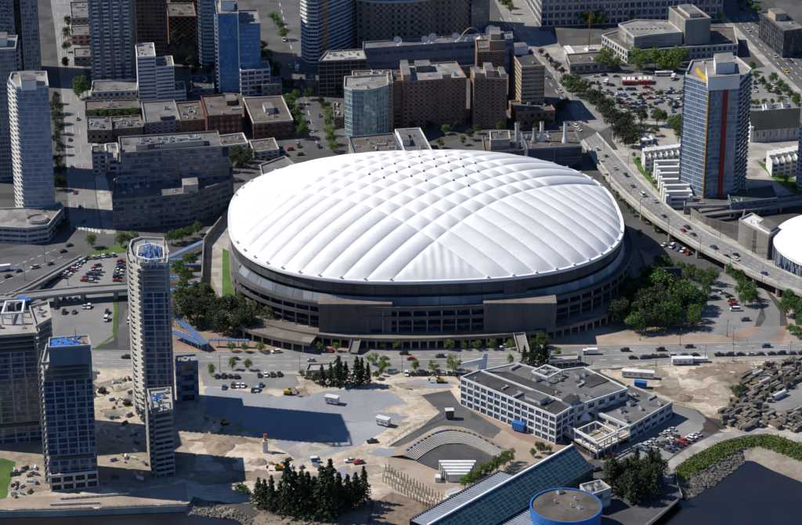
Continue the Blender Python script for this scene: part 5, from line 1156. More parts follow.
A_ = [G(*p) for p in [(236, 206), (204, 246), (202, 285)]]; mb = MB()
for a, b in zip(A_, A_[1:]): mb.bar(a+Vector((0, 0, 5)), b+Vector((0, 0, 5)), .8, 5)
tag(mb.build('retaining_wall', 'concrete_dark'), 'dark wall along the walkway left of the stadium', 'wall')
# big screen seen from behind
q = G(671, 298); rsn = thing('billboard', 'big dark screen on two posts among the trees right of the stadium', 'billboard', q)
mb = MB(); mb.box((q.x, q.y, 9), (10.5, 1.2, 10)); mb.build('screen', 'screen_back', rsn); mb = MB()
for z in (9.2, 12.3, 15.5, 18.6): mb.box((q.x, q.y-.75, z), (10.5, .3, .3))
for x in (-5, -2.5, 0, 2.5, 5): mb.box((q.x+x, q.y-.72, 9.1), (.25, .25, 9.7))
mb.build('frame', 'metal_dark', rsn)
for x in (-3, 3): mb = MB(); mb.box((q.x+x, q.y, 0), (.9, .9, 9)); mb.build('post', 'concrete', rsn)

def footramp(label, pts, h, run):
    poly = foot(pts, h); A, B = Vector(poly[0]), Vector(poly[1]); r = thing('foot_ramp', label, 'ramp', (poly[0][0], poly[0][1], 0)); mb = MB(); mb.prism(poly, h-.7, h, 0, True, True); mb.build('slab', 'concrete', r)
    mb = MB()
    for a, b in zip(poly, poly[1:]+poly[:1]): mb.bar((*a, h+1), (*b, h+1), .3, .95)
    mb.build('parapet', 'concrete_pale', r); d = (B-A).normalized(); e = B+d*run; w = Vector(poly[3])-A
    mb = MB(); mb.add([(B.x, B.y, h-.02), (B.x+w.x, B.y+w.y, h-.02), (e.x+w.x, e.y+w.y, .3), (e.x, e.y, .3)], [(3, 2, 1, 0)]); mb.build('incline', 'pavement', r)
    for k in range(5):
        for v in (.1, .9): q = A.lerp(B, (k+.1)/4.4)+w*v; mb = MB(); mb.box((q.x, q.y, .1), (.6, .6, h-.85)); mb.build('column', 'concrete', r)
footramp('grey pedestrian ramp beside the conifers below the boulevard', [(306, 372), (334, 370.5), (336, 364), (309, 365)], 4, 8)
footramp('grey pedestrian ramp right of the conifers above the plaza office', [(549, 362), (577, 360), (578, 355), (551, 356.5)], 4, 8)
# ================================================================== VEGETATION
def leafquad(mb, p, s, rnd, up=.35):
    n = Vector((rnd.gauss(0, 1), rnd.gauss(0, 1), rnd.gauss(0, 1)+up)).normalized(); x = n.orthogonal().normalized(); a = rnd.uniform(0, 6.3); y = n.cross(x)
    u = x*math.cos(a)+y*math.sin(a); v = n.cross(u); u *= s; v *= s*.7
    mb.add([p-u, p+v*.9-u*.1, p+u, p-v*.9+u*.1], [(0, 1, 2, 3)])
def broad_crown(seed, nl=2700, wide=.36, lo=.24):
    """unit-height crown: many small leaf faces in uneven clumps"""
    rnd = random.Random(seed); mb = MB(); cl = []
    for _ in range(34):
        while True:
            x, y, z = rnd.uniform(-1, 1), rnd.uniform(-1, 1), rnd.uniform(-1, 1); r = math.sqrt(x*x+y*y+z*z)
            if .35 < r < 1: break
        k = 1-.25*max(0, z); cl.append((Vector((x*wide*k, y*wide*k, lo+(1-lo)*(.5+.5*z)*.97)), rnd.uniform(.09, .17)))
    for _ in range(nl):
        c, r = rnd.choice(cl); d = Vector((rnd.gauss(0, 1), rnd.gauss(0, 1), rnd.gauss(0, 1)+.2)).normalized()*r*rnd.uniform(.55, 1.05); leafquad(mb, c+d*Vector((1, 1, .8)).x, rnd.uniform(.016, .034), rnd)
    return mb
def conifer_crown(seed, nl=3400, wide=.17, lo=.08):
    rnd = random.Random(seed); mb = MB(); tiers = 22
    for t in range(tiers):
        z = lo+(1-lo)*t/tiers; R_ = wide*(1-(z-lo)/(1-lo))**.85*rnd.uniform(.55, 1.3)+.012; nb = rnd.randint(5, 8) if t < tiers-4 else 4
        for b in range(nb):
            a = 2*math.pi*(b+rnd.random())/nb; rr = R_*rnd.uniform(.45, 1.3)
            for k in range(max(2, int(nl/(tiers*8)))):
                f = rnd.uniform(.25, 1)**.7; p = Vector((math.cos(a)*rr*f, math.sin(a)*rr*f, z+.02-.055*f*f+rnd.uniform(-.012, .018))); p += Vector((rnd.gauss(0, .012), rnd.gauss(0, .012), 0)); leafquad(mb, p, rnd.uniform(.013, .03), rnd, .8)
    return mb
def trunkmesh(seed, kind):
    rnd = random.Random(seed); mb = MB()
    if kind == 'c': mb.tube((0, 0, 0), (0, 0, .96), .018, .004, 6)
    else:
        mb.tube((0, 0, 0), (.01, 0, .34), .022, .015, 7)
        for k in range(6): a = k*1.05+rnd.random()*.5; r = rnd.uniform(.14, .24); mb.tube((.01, 0, .26+.02*k), (math.cos(a)*r, math.sin(a)*r, rnd.uniform(.5, .78)), .012, .004, 5)
        mb.tube((.01, 0, .32), (0, 0, .85), .014, .004, 5)
    return mb.mesh('trunk', 'bark')
CR = {}
for k, mt in (('g', 'leaf_green'), ('l', 'leaf_light'), ('d', 'leaf_dark'), ('y', 'leaf_dry'), ('p', 'leaf_purple')):
    CR[k] = [broad_crown(s+ord(k), wide=w, lo=l).mesh('crown', mt) for s, w, l in ((1, .36, .24), (2, .42, .2), (3, .31, .22))]
CR['c'] = [conifer_crown(s, wide=w).mesh('crown', 'leaf_dark') for s, w in ((1, .23), (2, .27), (3, .2), (4, .25))]
TR = {'b': [trunkmesh(s, 'b') for s in (1, 2)], 'c': [trunkmesh(9, 'c')]}
trnd = random.Random(77)
def tree(px, py, h, k, label, group=None, z=0):
    p = G(px, py, z); name = 'conifer' if k == 'c' else 'tree'; r = thing(name, label, 'tree', p, group); h *= trnd.uniform(.9, 1.12); a = trnd.uniform(0, 6.3); w = h*trnd.uniform(.78, 1.3)
    inst('trunk', trnd.choice(TR['c' if k == 'c' else 'b']), p, r, a, (h, h, h)); inst('crown', trnd.choice(CR[k]), p, r, a, (w, w, h)); return r
def trees(lst, h, k, label, group):
    for n_, it in enumerate(lst): tree(it[0], it[1], it[2] if len(it) > 2 else h, it[3] if len(it) > 3 else k, label, group)
trees([(x_, y_+1.5) for x_, y_ in [(231, 350), (245, 350.5), (260.5, 350.5), (319, 350), (336, 350), (383, 348), (397, 348), (449, 348.5), (464, 348), (477, 348), (492, 347.5), (511, 348)]], 5.5, 'l', 'young green street tree, # from left on the stadium side of the boulevard', 'street trees on the stadium side')
trees([(211, 376), (232, 370), (248.6, 370), (373, 364), (384, 371, 8), (415, 371), (433, 371), (453, 371, 8), (510, 365), (557, 358)], 6.5, 'l', 'young green street tree, # from left on the near side of the boulevard', 'street trees on the near side')
trees([(541, 347, 8), (545, 348, 7), (533, 350, 7)], 7, 'g', 'leafy tree at the foot of the right stadium stair, # from left', 'trees by the right stair')
trees([(524, 366), (531, 367), (538, 366), (545, 365)], 14, 'c', 'tall dark conifer, # from left in the clump by the right stadium stair', 'conifers by the right stair')
trees([(322, 385, 11), (331, 384, 12), (339, 386, 16), (346, 384, 14), (357, 386, 16), (362, 385, 15), (368, 384, 12)], 14, 'c', 'dark conifer, # from left in the clump between boulevard and gravel lot', 'conifers by the gravel lot')
trees([(302, 378), (309, 379), (314, 383), (376, 379), (381, 376)], 4.5, 'g', 'round green bush, # from left below the boulevard kerb', 'bushes below the boulevard')
trees([(247, 312), (262, 310), (240, 312), (254, 322), (268, 318), (243, 322), (270, 326)], 12, 'y', 'pale olive leafy tree, # from left in the grove at the stadium left corner', 'olive trees at the left corner')
trees([(205, 322), (215, 332), (224, 336), (238, 337), (198, 328), (190, 320), (231, 322), (250, 334), (218, 318), (208, 308), (183, 324), (197, 312), (244, 330)], 15, 'd', 'dark green tree, # from left in the grove left of the stadium', 'dark trees left of the stadium')
trees([(189, 302), (196, 296), (183, 292), (180, 304), (205, 300), (186, 283), (190, 268), (178, 276)], 10, 'g', 'mid green tree, # from left among the blue walkways left of the stadium', 'trees among the walkways')
trees([(121, 247, 10), (133, 246, 9), (92, 248, 8)], 9, 'l', 'yellow-green tree, # from left by the car park behind the slender tower', 'yellow-green trees')
trees([(172, 244), (182, 242), (190, 239), (198, 235)], 8, 'g', 'street tree, # from left below the terraced office', 'trees below the office')
rr = random.Random(3); poly = [(612, 324), (622, 302), (645, 286), (668, 290), (688, 312), (680, 328), (645, 334), (618, 333)]
pts = []
while len(pts) < 44:
    x, y = rr.uniform(610, 690), rr.uniform(284, 335)
    if inpoly(x, y, poly) and all(abs(x-a)*.6+abs(y-b) > 3.6 for a, b in pts): pts.append((x, y))
pts.sort(key=lambda p: p[1])
for n_, (x, y) in enumerate(pts):
    k = rr.choice('dggdcdd'); tree(x, y, rr.uniform(12, 17) if k != 'c' else rr.uniform(15, 20), k, {'d': 'dark green tree, # from left in the dense grove right of the stadium', 'g': 'mid green tree, # from left in the dense grove right of the stadium', 'c': 'dark conifer, # from left in the dense grove right of the stadium'}[k], 'dense grove right of the stadium')
trees([(692, 328), (694, 321), (699, 314), (702, 306), (705, 298), (707, 290), (700, 284), (690, 280), (680, 276), (670, 272), (712, 284), (660, 272), (650, 278), (684, 290)], 9.5, 'g', 'round green tree, # from left along the planted strip beside the right car park', 'trees beside the right car park')
trees([(733, 276), (738, 284), (744, 292), (749, 299), (745, 306), (739, 296), (752, 305)], 10, 'g', 'full green tree, # from back between car park and curved road', 'trees by the curved road')
trees([(788, 306), (795, 312), (802, 318), (785, 316), (790, 334, 7), (797, 338, 7), (803, 330)], 10, 'g', 'green tree, # from left in the clump at the right edge below the viaduct', 'trees at the right edge')
trees([(259, 506, 14), (265, 508, 16), (272, 511, 20), (288, 515, 27), (295, 513, 24), (302, 516, 26), (315, 515, 22), (323, 517, 28), (331, 519, 31), (339, 514, 22), (348, 510, 19), (356, 507, 20), (364, 502, 18), (281, 512, 18), (308, 510, 20)], 20, 'c', 'dark conifer, # from left in the clump on the near shore', 'conifers on the near shore')
trees([(612, 492), (622, 499), (633, 503), (645, 502), (655, 497), (640, 490), (626, 486), (660, 487), (650, 481), (616, 482), (636, 478)][::2], 17, 'c', 'dark conifer, # from left in the clump right of the blue drum', 'conifers right of the drum')
trees([(618, 490), (643, 495), (655, 488), (630, 482), (624, 496), (636, 500), (648, 488), (612, 484), (640, 484), (660, 480), (650, 476)], 14, 'd', 'dark leafy tree, # from left among the conifers right of the blue drum', 'conifers right of the drum')
trees([(268, 507, 11), (284, 510, 13), (310, 512, 14), (326, 512, 13), (343, 510, 13), (357, 505, 12)], 12, 'd', 'dark leafy tree, # from left between the near shore conifers', 'leafy trees on the near shore')
trees([(244, 494, 5), (239, 492, 4), (322, 520, 4), (248, 497, 4)], 4, 'g', 'low green bush, # from left at the shore conifers', 'bushes on the near shore')
trees([(465, 489), (471, 485.5), (477, 482), (484, 478.5), (490, 475), (497, 471), (504, 467), (510, 463)], 7.5, 'l', 'bright green tree, # from front in the row beside the amphitheatre', 'tree row beside the amphitheatre')
trees([(533, 457, 4.5), (541, 453, 5.5), (549, 453, 4.5), (538, 449, 4)], 5, 'g', 'small green tree, # from left beyond the glass hall', 'small trees by the glass hall')
trees([(83, 97, 16), (79, 99, 11)], 14, 'g', 'broad green tree, # from left beside the grey tower podium', 'trees beside the grey tower')
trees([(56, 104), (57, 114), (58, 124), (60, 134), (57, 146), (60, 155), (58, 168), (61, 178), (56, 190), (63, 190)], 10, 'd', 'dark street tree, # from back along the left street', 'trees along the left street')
trees([(97, 119), (104, 119.5), (112, 119), (120, 119), (127, 118.5), (134, 118)], 7, 'g', 'small green tree, # from left in the row between flat roofs', 'tree row between flat roofs')
trees([(99, 101), (109, 101), (118, 100.5), (127, 99.5), (132, 98)], 8, 'p', 'purple-leaved tree, # from left below the grey tower', 'purple-leaved trees')
trees([(288, 108), (292, 114), (296, 122), (300, 130), (295, 104), (303, 138)], 11, 'g', 'green street tree, # from back on the left of the central street', 'trees left of the central street')
trees([(328, 128), (330, 136), (331, 145), (333, 152), (329, 118)], 9, 'l', 'light green street tree, # from front on the right of the central street', 'trees right of the central street')
trees([(274, 24), (280, 30), (284, 40), (262, 52), (268, 60), (277, 72)], 9, 'g', 'green tree, # from back by the upper central street', 'trees by the upper street')
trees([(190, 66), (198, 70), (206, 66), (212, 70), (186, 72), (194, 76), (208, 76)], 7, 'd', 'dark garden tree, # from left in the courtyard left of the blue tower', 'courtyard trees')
trees([(440, 148), (463, 145), (446, 134), (477, 134), (500, 132), (519, 132), (537, 131), (424, 138), (487, 146)], 7, 'g', 'green street tree, # from left of those between the brown blocks and the dome', 'trees behind the dome')
trees([(541, 56), (547, 62), (556, 70), (562, 76), (551, 66)], 7, 'p', 'brownish street tree, # from back beside the slab office', 'trees beside the slab office')
trees([(567, 90, 11), (572, 95, 12), (579, 98, 12), (585, 92, 10), (575, 86, 10), (590, 102, 11)], 11, 'g', 'green tree, # from left in the clump left of the fire truck car park', 'trees left of the fire truck lot')
trees([(596, 110), (602, 115), (609, 113), (605, 122), (612, 128), (620, 131), (628, 131), (636, 140), (617, 142), (625, 147), (633, 148), (641, 126), (622, 138)], 13, 'd', 'dark evergreen tree, # from left in the group above the viaduct head', 'dark trees above the viaduct')
trees([(657, 126, 13), (664, 124, 10), (678, 142, 15), (683, 134, 14), (674, 130, 11), (655, 136, 7), (645, 132, 7)], 12, 'g', 'green tree, # from left of those between car park and townhouses', 'trees by the townhouses')
trees([(601, 70), (612, 71), (607, 64), (637, 69), (641, 73), (655, 67), (664, 71), (676, 66), (671, 72), (682, 64)], 14, 'l', 'tall light green tree, # from left in front of the theatre', 'trees in front of the theatre')
trees([(631, 22, 12), (640, 20, 12), (650, 20, 12), (656, 19, 11), (588, 27, 14), (601, 26, 14), (714, 18, 10), (720, 22, 9)], 12, 'l', 'upright light green tree, # from left along the street behind the theatre', 'trees behind the theatre')
trees([(762, 88), (768, 92), (773, 84), (780, 90), (777, 97), (790, 100), (785, 94), (796, 104), (756, 80), (752, 72)], 8, 'g', 'green tree, # from left in the planted car park beside the right road', 'trees in the right car park')
trees([(750, 107), (757, 107), (765, 106), (772, 106), (780, 105), (796, 106)], 6, 'g', 'low green tree, # from left along the church fence', 'trees along the church')
trees([(740, 6), (748, 10), (756, 14), (764, 20), (770, 28), (776, 36), (750, 2), (735, 0)], 8, 'g', 'green street tree, # from back along the right road', 'trees along the right road')
trees([(500, 4), (506, 8), (511, 14), (497, -2)], 10, 'l', 'light green street tree, # from back beside the post office', 'trees by the post office')
trees([(645, 170, 4), (650, 178, 4), (655, 186, 4), (660, 194, 4), (638, 162, 4), (634, 158, 4)], 4, 'g', 'clipped green shrub, # from front beside the viaduct walk', 'shrubs by the viaduct')
trees([(778, 178, 4), (786, 184, 5), (794, 190, 4), (765, 164, 4)], 4, 'g', 'small garden tree, # from left below the right townhouses', 'garden trees on the right')
trees([(738, 396, 7), (733, 394, 5), (742, 392, 5)], 6, 'g', 'green bush, # from left in the dirt yard', 'bushes in the dirt yard')
trees([(262, 60), (270, 70), (276, 80), (282, 90), (290, 92), (296, 96), (309, 100), (322, 108), (326, 112), (338, 96), (336, 90), (248, 92), (256, 94)], 9, 'd', 'dark street tree, # from left among the streets below the blue tower', 'trees below the blue tower')
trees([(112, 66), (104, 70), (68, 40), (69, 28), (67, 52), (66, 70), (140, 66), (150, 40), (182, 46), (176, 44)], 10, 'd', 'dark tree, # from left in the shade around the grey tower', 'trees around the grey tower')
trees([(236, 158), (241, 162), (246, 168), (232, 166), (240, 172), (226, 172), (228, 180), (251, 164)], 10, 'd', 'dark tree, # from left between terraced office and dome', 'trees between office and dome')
trees([(600, 92), (640, 100), (660, 96), (684, 104), (650, 110), (630, 112), (670, 108), (618, 104), (612, 98), (690, 96)], 5, 'g', 'small lot tree, # from left in the fire truck car park', 'lot trees in the fire truck car park')
trees([(412, 133), (456, 132), (470, 140), (510, 128), (545, 128), (548, 120), (556, 124), (560, 114), (566, 108), (430, 131)], 8, 'd', 'dark street tree, # from left along the street behind the dome', 'dark trees behind the dome')
trees([(612, 190), (618, 200), (626, 208), (634, 216), (645, 224), (655, 232), (606, 182), (640, 238)], 6, 'g', 'scrubby green tree, # from left below the viaduct edge', 'trees below the viaduct')
trees([(2, 222), (-2, 236), (6, 238), (52, 236), (60, 232), (66, 228)], 6, 'd', 'dark tree, # from left below the curved podium', 'trees below the podium')
# green bank above the rocks: ground cover nobody could count
def scatter_leaves(name, poly, n, h, mt, s=(.35, .8), seed=1):
    rnd = random.Random(seed); mb = MB(); P = [(G(*p).x, G(*p).y) for p in poly]
    from mathutils import noise as mn
    for _ in range(n):
        x, y = rndin(P, rnd); x += rnd.gauss(0, 1.0); y += rnd.gauss(0, 1.0); hh = h*(.25+.9*max(0, mn.noise(Vector((x*.18, y*.18, 3.1)))+.35)); leafquad(mb, Vector((x, y, .2+hh*rnd.random()**.6)), rnd.uniform(*s), rnd, .6)
    return stuff(tag(mb.build(name, mt), 'dense green shrubs covering the bank above the rocks', 'shrubs'))
sheet('bank_grass', [(678, 482), (676, 470), (696, 454), (722, 442), (745, 437), (775, 435), (812, 448), (812, 462), (775, 449), (756, 443), (740, 446), (722, 456), (705, 466), (690, 473)], .30, 'grass')
scatter_leaves('bank_shrubs', [(678, 482), (677, 470), (696, 456), (722, 444), (745, 439), (775, 436), (804, 449), (804, 461), (775, 450), (756, 444), (740, 447), (722, 457), (705, 467), (690, 474)], 17000, .8, 'bank_leaf')
# rocks on the bank and shore
def rocks(name, label, quads, n, seed, smin=.5, smax=1.3):
    rnd = random.Random(seed); mb = MB()
    base = []
    bm = bmesh.new(); bmesh.ops.create_icosphere(bm, subdivisions=1, radius=1); bv = [v.co.copy() for v in bm.verts]; bf = [tuple(v.index for v in f.verts) for f in bm.faces]; bm.free()
    for _ in range(n):
        A, B, C_, D_ = rnd.choice(quads); u, v = rnd.random(), rnd.random(); p = A.lerp(B, u).lerp(D_.lerp(C_, u), v); s = rnd.uniform(smin, smax); sx, sy, sz = rnd.uniform(.7, 1.3), rnd.uniform(.7, 1.3), rnd.uniform(.5, .9); a = rnd.uniform(0, 6)
        vs = []
        for q in bv:
            k = s*rnd.uniform(.8, 1.15); x, y = q.x*sx*k, q.y*sy*k; vs.append((p.x+x*math.cos(a)-y*math.sin(a), p.y+x*math.sin(a)+y*math.cos(a), p.z+q.z*sz*k))
        mb.add(vs, bf)
    return stuff(tag(mb.build(name, 'rock'), label, 'rocks'))
top = [(677, 484), (676.5, 474), (690, 474), (705, 467), (722, 457), (740, 447)]; bot = [(686, 500), (695, 496), (699, 493), (716, 484.5), (733, 471), (745, 462)]
T_ = [G(*p, 0) for p in top]; B_ = [G(*p, WATER_Z) for p in bot]
rocks('riprap', 'grey boulders piled on the bank at the water edge', [(T_[i], T_[i+1], B_[i+1], B_[i]) for i in range(len(T_)-1)], 1300, 2, .4, 1.1)
top = [(192, 497), (208, 502), (236, 509), (252, 518), (262, 545)]; bot = [(194, 514), (210, 517), (236, 520), (251, 529), (258, 560)]
T_ = [G(*p, 0) for p in top]; B_ = [G(*p, WATER_Z) for p in bot]
q4 = [(T_[i], T_[i+1], B_[i+1], B_[i]) for i in range(len(T_)-1)]+[(G(250, 512), G(372, 506), G(372, 530), G(256, 530))]
rocks('shore_stones', 'loose grey stones along the near shore', q4, 700, 3, .3, .9)
# ================================================================== VEHICLES
def carmesh(kind):
    mb = MB(); L_, W_, H_, hood, cab0, cab1 = {'sedan': (4.7, 1.85, 1.45, .85, -1.25, 1.6), 'suv': (4.8, 1.95, 1.8, 1.0, -1.2, 2.25), 'hatch': (4.1, 1.8, 1.5, .88, -.95, 1.9), 'pickup': (5.4, 2.0, 1.85, 1.05, -1.0, .9), 'van': (5.4, 2.05, 2.3, 1.3, -2.0, 2.6)}[kind]
    a, w = L_/2, W_/2; prof = [(-a, .45), (-a, hood*.82), (-a+.25, hood*.95), (-a+1.1, hood), (a-.35, hood*1.02), (a-.05, hood*.9), (a, .45), (a-.3, .3), (-a+.3, .3)]
    n = len(prof)
    for sg in (1,):
        vs = [(x, -w, z) for x, z in prof]+[(x, w, z) for x, z in prof]
        mb.add(vs, [(i, (i+1) % n, n+(i+1) % n, n+i) for i in range(n)][::-1], 0); mb.add(vs, [tuple(range(n)), tuple(range(2*n-1, n-1, -1))], 0)
    wi = w*.82; c0, c1 = cab0, cab1; cf, cr = (c0+.75, c1-(.55 if kind in ('sedan', 'hatch') else .2)); 
    if kind == 'pickup': cf, cr = c0+.7, c1-.15
    lo = [(c0, -w*.96), (c1, -w*.96), (c1, w*.96), (c0, w*.96)]; hi = [(cf, -wi), (cr, -wi), (cr, wi), (cf, wi)]
    vs = [(x, y, hood-.02) for x, y in lo]+[(x, y, H_) for x, y in hi]; mb.add(vs, [(0, 1, 5, 4), (1, 2, 6, 5), (2, 3, 7, 6), (3, 0, 4, 7)], 1); mb.add(vs, [(4, 5, 6, 7)], 0)
    if kind == 'pickup': mb.add([(1.0, -w*.8, hood+.03), (a-.2, -w*.8, hood+.03), (a-.2, w*.8, hood+.03), (1.0, w*.8, hood+.03)], [(0, 1, 2, 3)], 2)
    for x in (-a+.85, a-.85):
        for y in (-w+.02, w-.02):
            k = 10; c = [(x+.34*math.cos(2*math.pi*i/k), y-.1, .34+.34*math.sin(2*math.pi*i/k)) for i in range(k)]; d = [(p[0], y+.1, p[2]) for p in c]; mb.add(c+d, [(i, (i+1) % k, k+(i+1) % k, k+i) for i in range(k)]+[tuple(range(k))[::-1], tuple(range(k, 2*k))], 2)
    for y in (-w*.7, w*.7): mb.box((-a-.01, y, hood*.62), (.08, .32, .16), 0, 3); mb.box((a+.01, y, hood*.66), (.06, .3, .16), 0, 4)
    return mb.mesh('parked_car', ['car_paint', 'glass_car', 'rubber', 'white_paint', 'red_paint'])
CM = {k: carmesh(k) for k in ('sedan', 'suv', 'hatch', 'pickup', 'van')}
PC = {'white': (.72, .72, .70), 'silver': (.42, .43, .45), 'black': (.02, .02, .022), 'dark grey': (.075, .08, .085), 'blue': (.04, .09, .22), 'red': (.35, .025, .02), 'tan': (.35, .29, .2), 'yellow': (.65, .42, .03), 'green': (.04, .10, .06)}
crnd = random.Random(21); CT = {'w': 'white', 's': 'silver', 'k': 'black', 'g': 'dark grey', 'b': 'blue', 'r': 'red', 't': 'tan', 'y': 'yellow', 'n': 'green'}; KT = {'sedan': 'sedan', 'suv': 'SUV', 'hatch': 'hatchback', 'pickup': 'pickup', 'van': 'van'}
def car(p, rz, col, kind, label, group=None, name='parked_car'):
    o = inst(name, CM[kind], p, None, rz, (1.06,)*3); o.color = (*PC[col], 1); return tag(o, label, 'van' if kind == 'van' else 'car', group)
def carrow(a, b, cols, where, heading=None, z=.2, jit=.35, kinds=None, group=None):
    A, B = G(*a, z), G(*b, z); n = len(cols); d = B-A; rz0 = math.atan2(d.y, d.x)+(math.pi/2 if heading == 'across' else 0)
    if isinstance(heading, (int, float)): rz0 = heading
    for i, c in enumerate(cols):
        if c == '-': continue
        p = A+d*((i+.0)/max(1, n-1)) if n > 1 else A; p = p+Vector((crnd.uniform(-jit, jit), crnd.uniform(-jit, jit), 0)); kd = (kinds or crnd.choice(('sedan', 'sedan', 'suv', 'hatch', 'suv', 'pickup'))); pass
        car(p, rz0+crnd.gauss(0, .03)+crnd.choice((0, math.pi)), CT[c], kd, f'{CT[c]} {KT[kd]}, # from left {where}', group or 'cars '+where)
def cars1(lst, where, rz=0, z=.2):
    for i, it in enumerate(lst):
        x, y, c = it[:3]; kd = it[3] if len(it) > 3 else crnd.choice(('sedan', 'suv', 'hatch')); car(G(x, y, it[5] if len(it) > 5 else z), (it[4] if len(it) > 4 else rz)+crnd.gauss(0, .04), CT[c], kd, f'{CT[c]} {KT[kd]}, # from left {where}', 'cars '+where)
carrow((63, 278), (81, 262), 'gswrswwsw', 'in the slanting row by the grass slope', 'across')
carrow((89, 258.5), (113, 255.5), 'gsswgs', 'in the top row of the left car park', 'across')
carrow((84, 281), (98, 266), 'rgksrk', 'in the middle slanting row of the left car park', 'across'); carrow((93, 282), (100, 272), 'sbgs', 'in the second middle row of the left car park', 'across')
carrow((116, 281), (121, 262), 'rkswgbr', 'in the right column of the left car park', 'across')
cars1([(8, 277, 'k'), (18.5, 271.5, 'b'), (34.6, 268, 's'), (50, 264.5, 'b'), (63, 252, 'k'), (69, 246, 'k')], 'on the road at the left edge', .62, .13)
cars1([(43, 299, 'k'), (56, 300, 'y'), (64, 300, 'r'), (70, 300, 's'), (76, 300, 'w'), (84, 299, 'g')], 'just below the overpass', 1.5)
cars1([(56, 308, 'k'), (64, 313, 'k'), (74, 313, 'g'), (84.5, 307.5, 's'), (89, 307.5, 'w'), (107, 313, 'k', 'suv'), (106, 320, 'w', 'van')], 'in the open lot below the overpass', 1.5)
cars1([(129, 306.5, 'r', 'hatch', 1.5), (129.5, 322, 'w', 'van', 1.5), (126, 358, 'k', 'suv', 0)], 'on the street left of the slender tower')
cars1([(235, 359.5, 'g', 'sedan'), (276, 352.5, 'w', 'suv', .25), (384, 359, 'g'), (404, 354.5, 'k', 'suv'), (411, 359.5, 'r', 'sedan', .1), (504, 347, 'w', 'suv', .5), (311, 361, 's'), (625, 351, 'k', 'suv'), (660.5, 350.5, 'k', 'suv'), (689, 347.5, 'g'), (766, 347, 'b', 'suv'), (440, 357, 'g')], 'driving on the boulevard', .02, .13)
carrow((217, 377), (237, 377), 'gkkg', 'in the upper left rank of the small car park', 'across'); carrow((259, 376), (279, 375), 'kwgk', 'in the upper right rank of the small car park', 'across')
cars1([(224, 388, 'b'), (233, 386.5, 'g'), (238, 386.5, 'w'), (243, 386.5, 'w'), (253, 391, 'k'), (257, 390.5, 's'), (261, 386, 'b')], 'in the lower rank of the small car park', 1.5)
carrow((321, 351), (331, 351), 'kkr', 'on the forecourt below the stadium deck', 'across')
carrow((407, 374.5), (454, 374), 'wkgkkgkskg', 'in the rank above the sandy lot', 'across')
carrow((633, 358.5), (695, 355.5), 'kgkgsgk', 'at the kerb above the dirt yard', None, .16); carrow((720, 355.5), (812, 353.5), 'kkksgkkgkk', 'at the kerb above the concrete stacks', None, .16)
cars1([(723, 293.5, 's'), (729, 297, 'k'), (731, 301, 't', 'suv'), (733, 305, 'r'), (735, 310.5, 'w', 'van'), (745, 320.5, 'g'), (714, 298, 'k')], 'in the tree-lined right car park', .1)
cars1([(664, 245.5, 'w'), (672, 247.5, 'w', 'van'), (678, 250, 'b'), (683, 251.5, 'w', 'suv'), (688, 254, 'r')], 'below the viaduct', 1.0)
def onv(x, y): 
    for i in range(len(VL)-1):
        if VL[i][0]-4 <= x-((VR[i][0]-VL[i][0])/2) < VL[i+1][0]: return (VZ[i]+VZ[i+1])/2+.1, math.atan2((vl[i+1]-vl[i]).y, (vl[i+1]-vl[i]).x)
    return 8.1, -.5
vc = [(597, 149, 'w'), (606, 157, 'k'), (615, 169, 's'), (625.5, 175, 'k'), (633, 187, 'g'), (642.6, 195.5, 'w', 'van'), (655, 201.5, 's'), (664, 217, 'k'), (683, 231, 'r'), (687, 228, 'k'), (693, 235, 'g'), (713.5, 248, 'b'), (726, 257, 'k'), (736, 255.5, 'k'), (736, 259.5, 'w'), (764, 274, 'b')]
for i, it in enumerate(vc):
    z, a = onv(it[0], it[1]); kd = it[3] if len(it) > 3 else crnd.choice(('sedan', 'suv', 'hatch')); car(G(it[0], it[1], z), a, CT[it[2]], kd, f'{CT[it[2]]} {KT[kd]}, # from back on the viaduct', 'cars on the viaduct', 'car')
qc = [(665, 92), (669, 92), (680, 93), (682, 99), (678, 99), (662, 100.5), (668, 102), (672, 101), (619, 96), (625, 96), (633.5, 95), (639, 95), (643.5, 95), (628, 100), (632, 104.5), (636, 104.5), (640.5, 108), (627.5, 104.5), (633.5, 109), (619, 100), (608, 92), (650, 99), (655, 104), (686, 88), (612, 86), (646, 88), (598, 84), (592, 84)]
for yy in (90, 94, 98.5, 103, 107.5, 112):
    for xx in range(600, 690, 4):
        if crnd.random() < .42 and 584+(yy-78)*1.1 < xx and all(abs(xx-a)+abs(yy-b)*1.3 > 3.4 for a, b in qc): qc.append((xx+crnd.uniform(-1, 1), yy+crnd.uniform(-.4, .4)))
qc.sort()
for i, (x, y) in enumerate(qc):
    c = crnd.choice('kkgsbgwwsgkr'); kd = crnd.choice(('sedan', 'suv', 'hatch', 'pickup')); car(G(x, y, .12), crnd.choice((.1, 1.6)), CT[c], kd, f'{CT[c]} {KT[kd]}, # from left in the lot below the fire trucks', 'cars below the fire trucks')
for i in range(14):
    x, y = 751+crnd.uniform(0, 34), 0; y = 82+(x-751)*.35+crnd.uniform(-4, 9); c = crnd.choice('kkgsbwws'); kd = crnd.choice(('sedan', 'suv', 'hatch')); car(G(x, y, .12), 1.3, CT[c], kd, f'{CT[c]} {KT[kd]}, # from left in the planted lot right of the striped tower', 'cars right of the striped tower')
cars1([(752, 18, 'w'), (757, 24, 'k'), (748, 31, 's'), (765, 36, 'k'), (772, 48, 'k'), (786, 72, 'y', 'suv'), (775, 57, 's'), (790, 62, 'g'), (742, 10, 'k')], 'on the right road beside the black office', 2.1, .13)
cars1([(70, 140.5, 'k'), (75, 193.5, 'r'), (78, 120, 'g'), (66, 60, 'k'), (84, 222, 'k'), (72, 168, 's'), (80, 208, 'g')], 'on the left street', 1.6, .1)
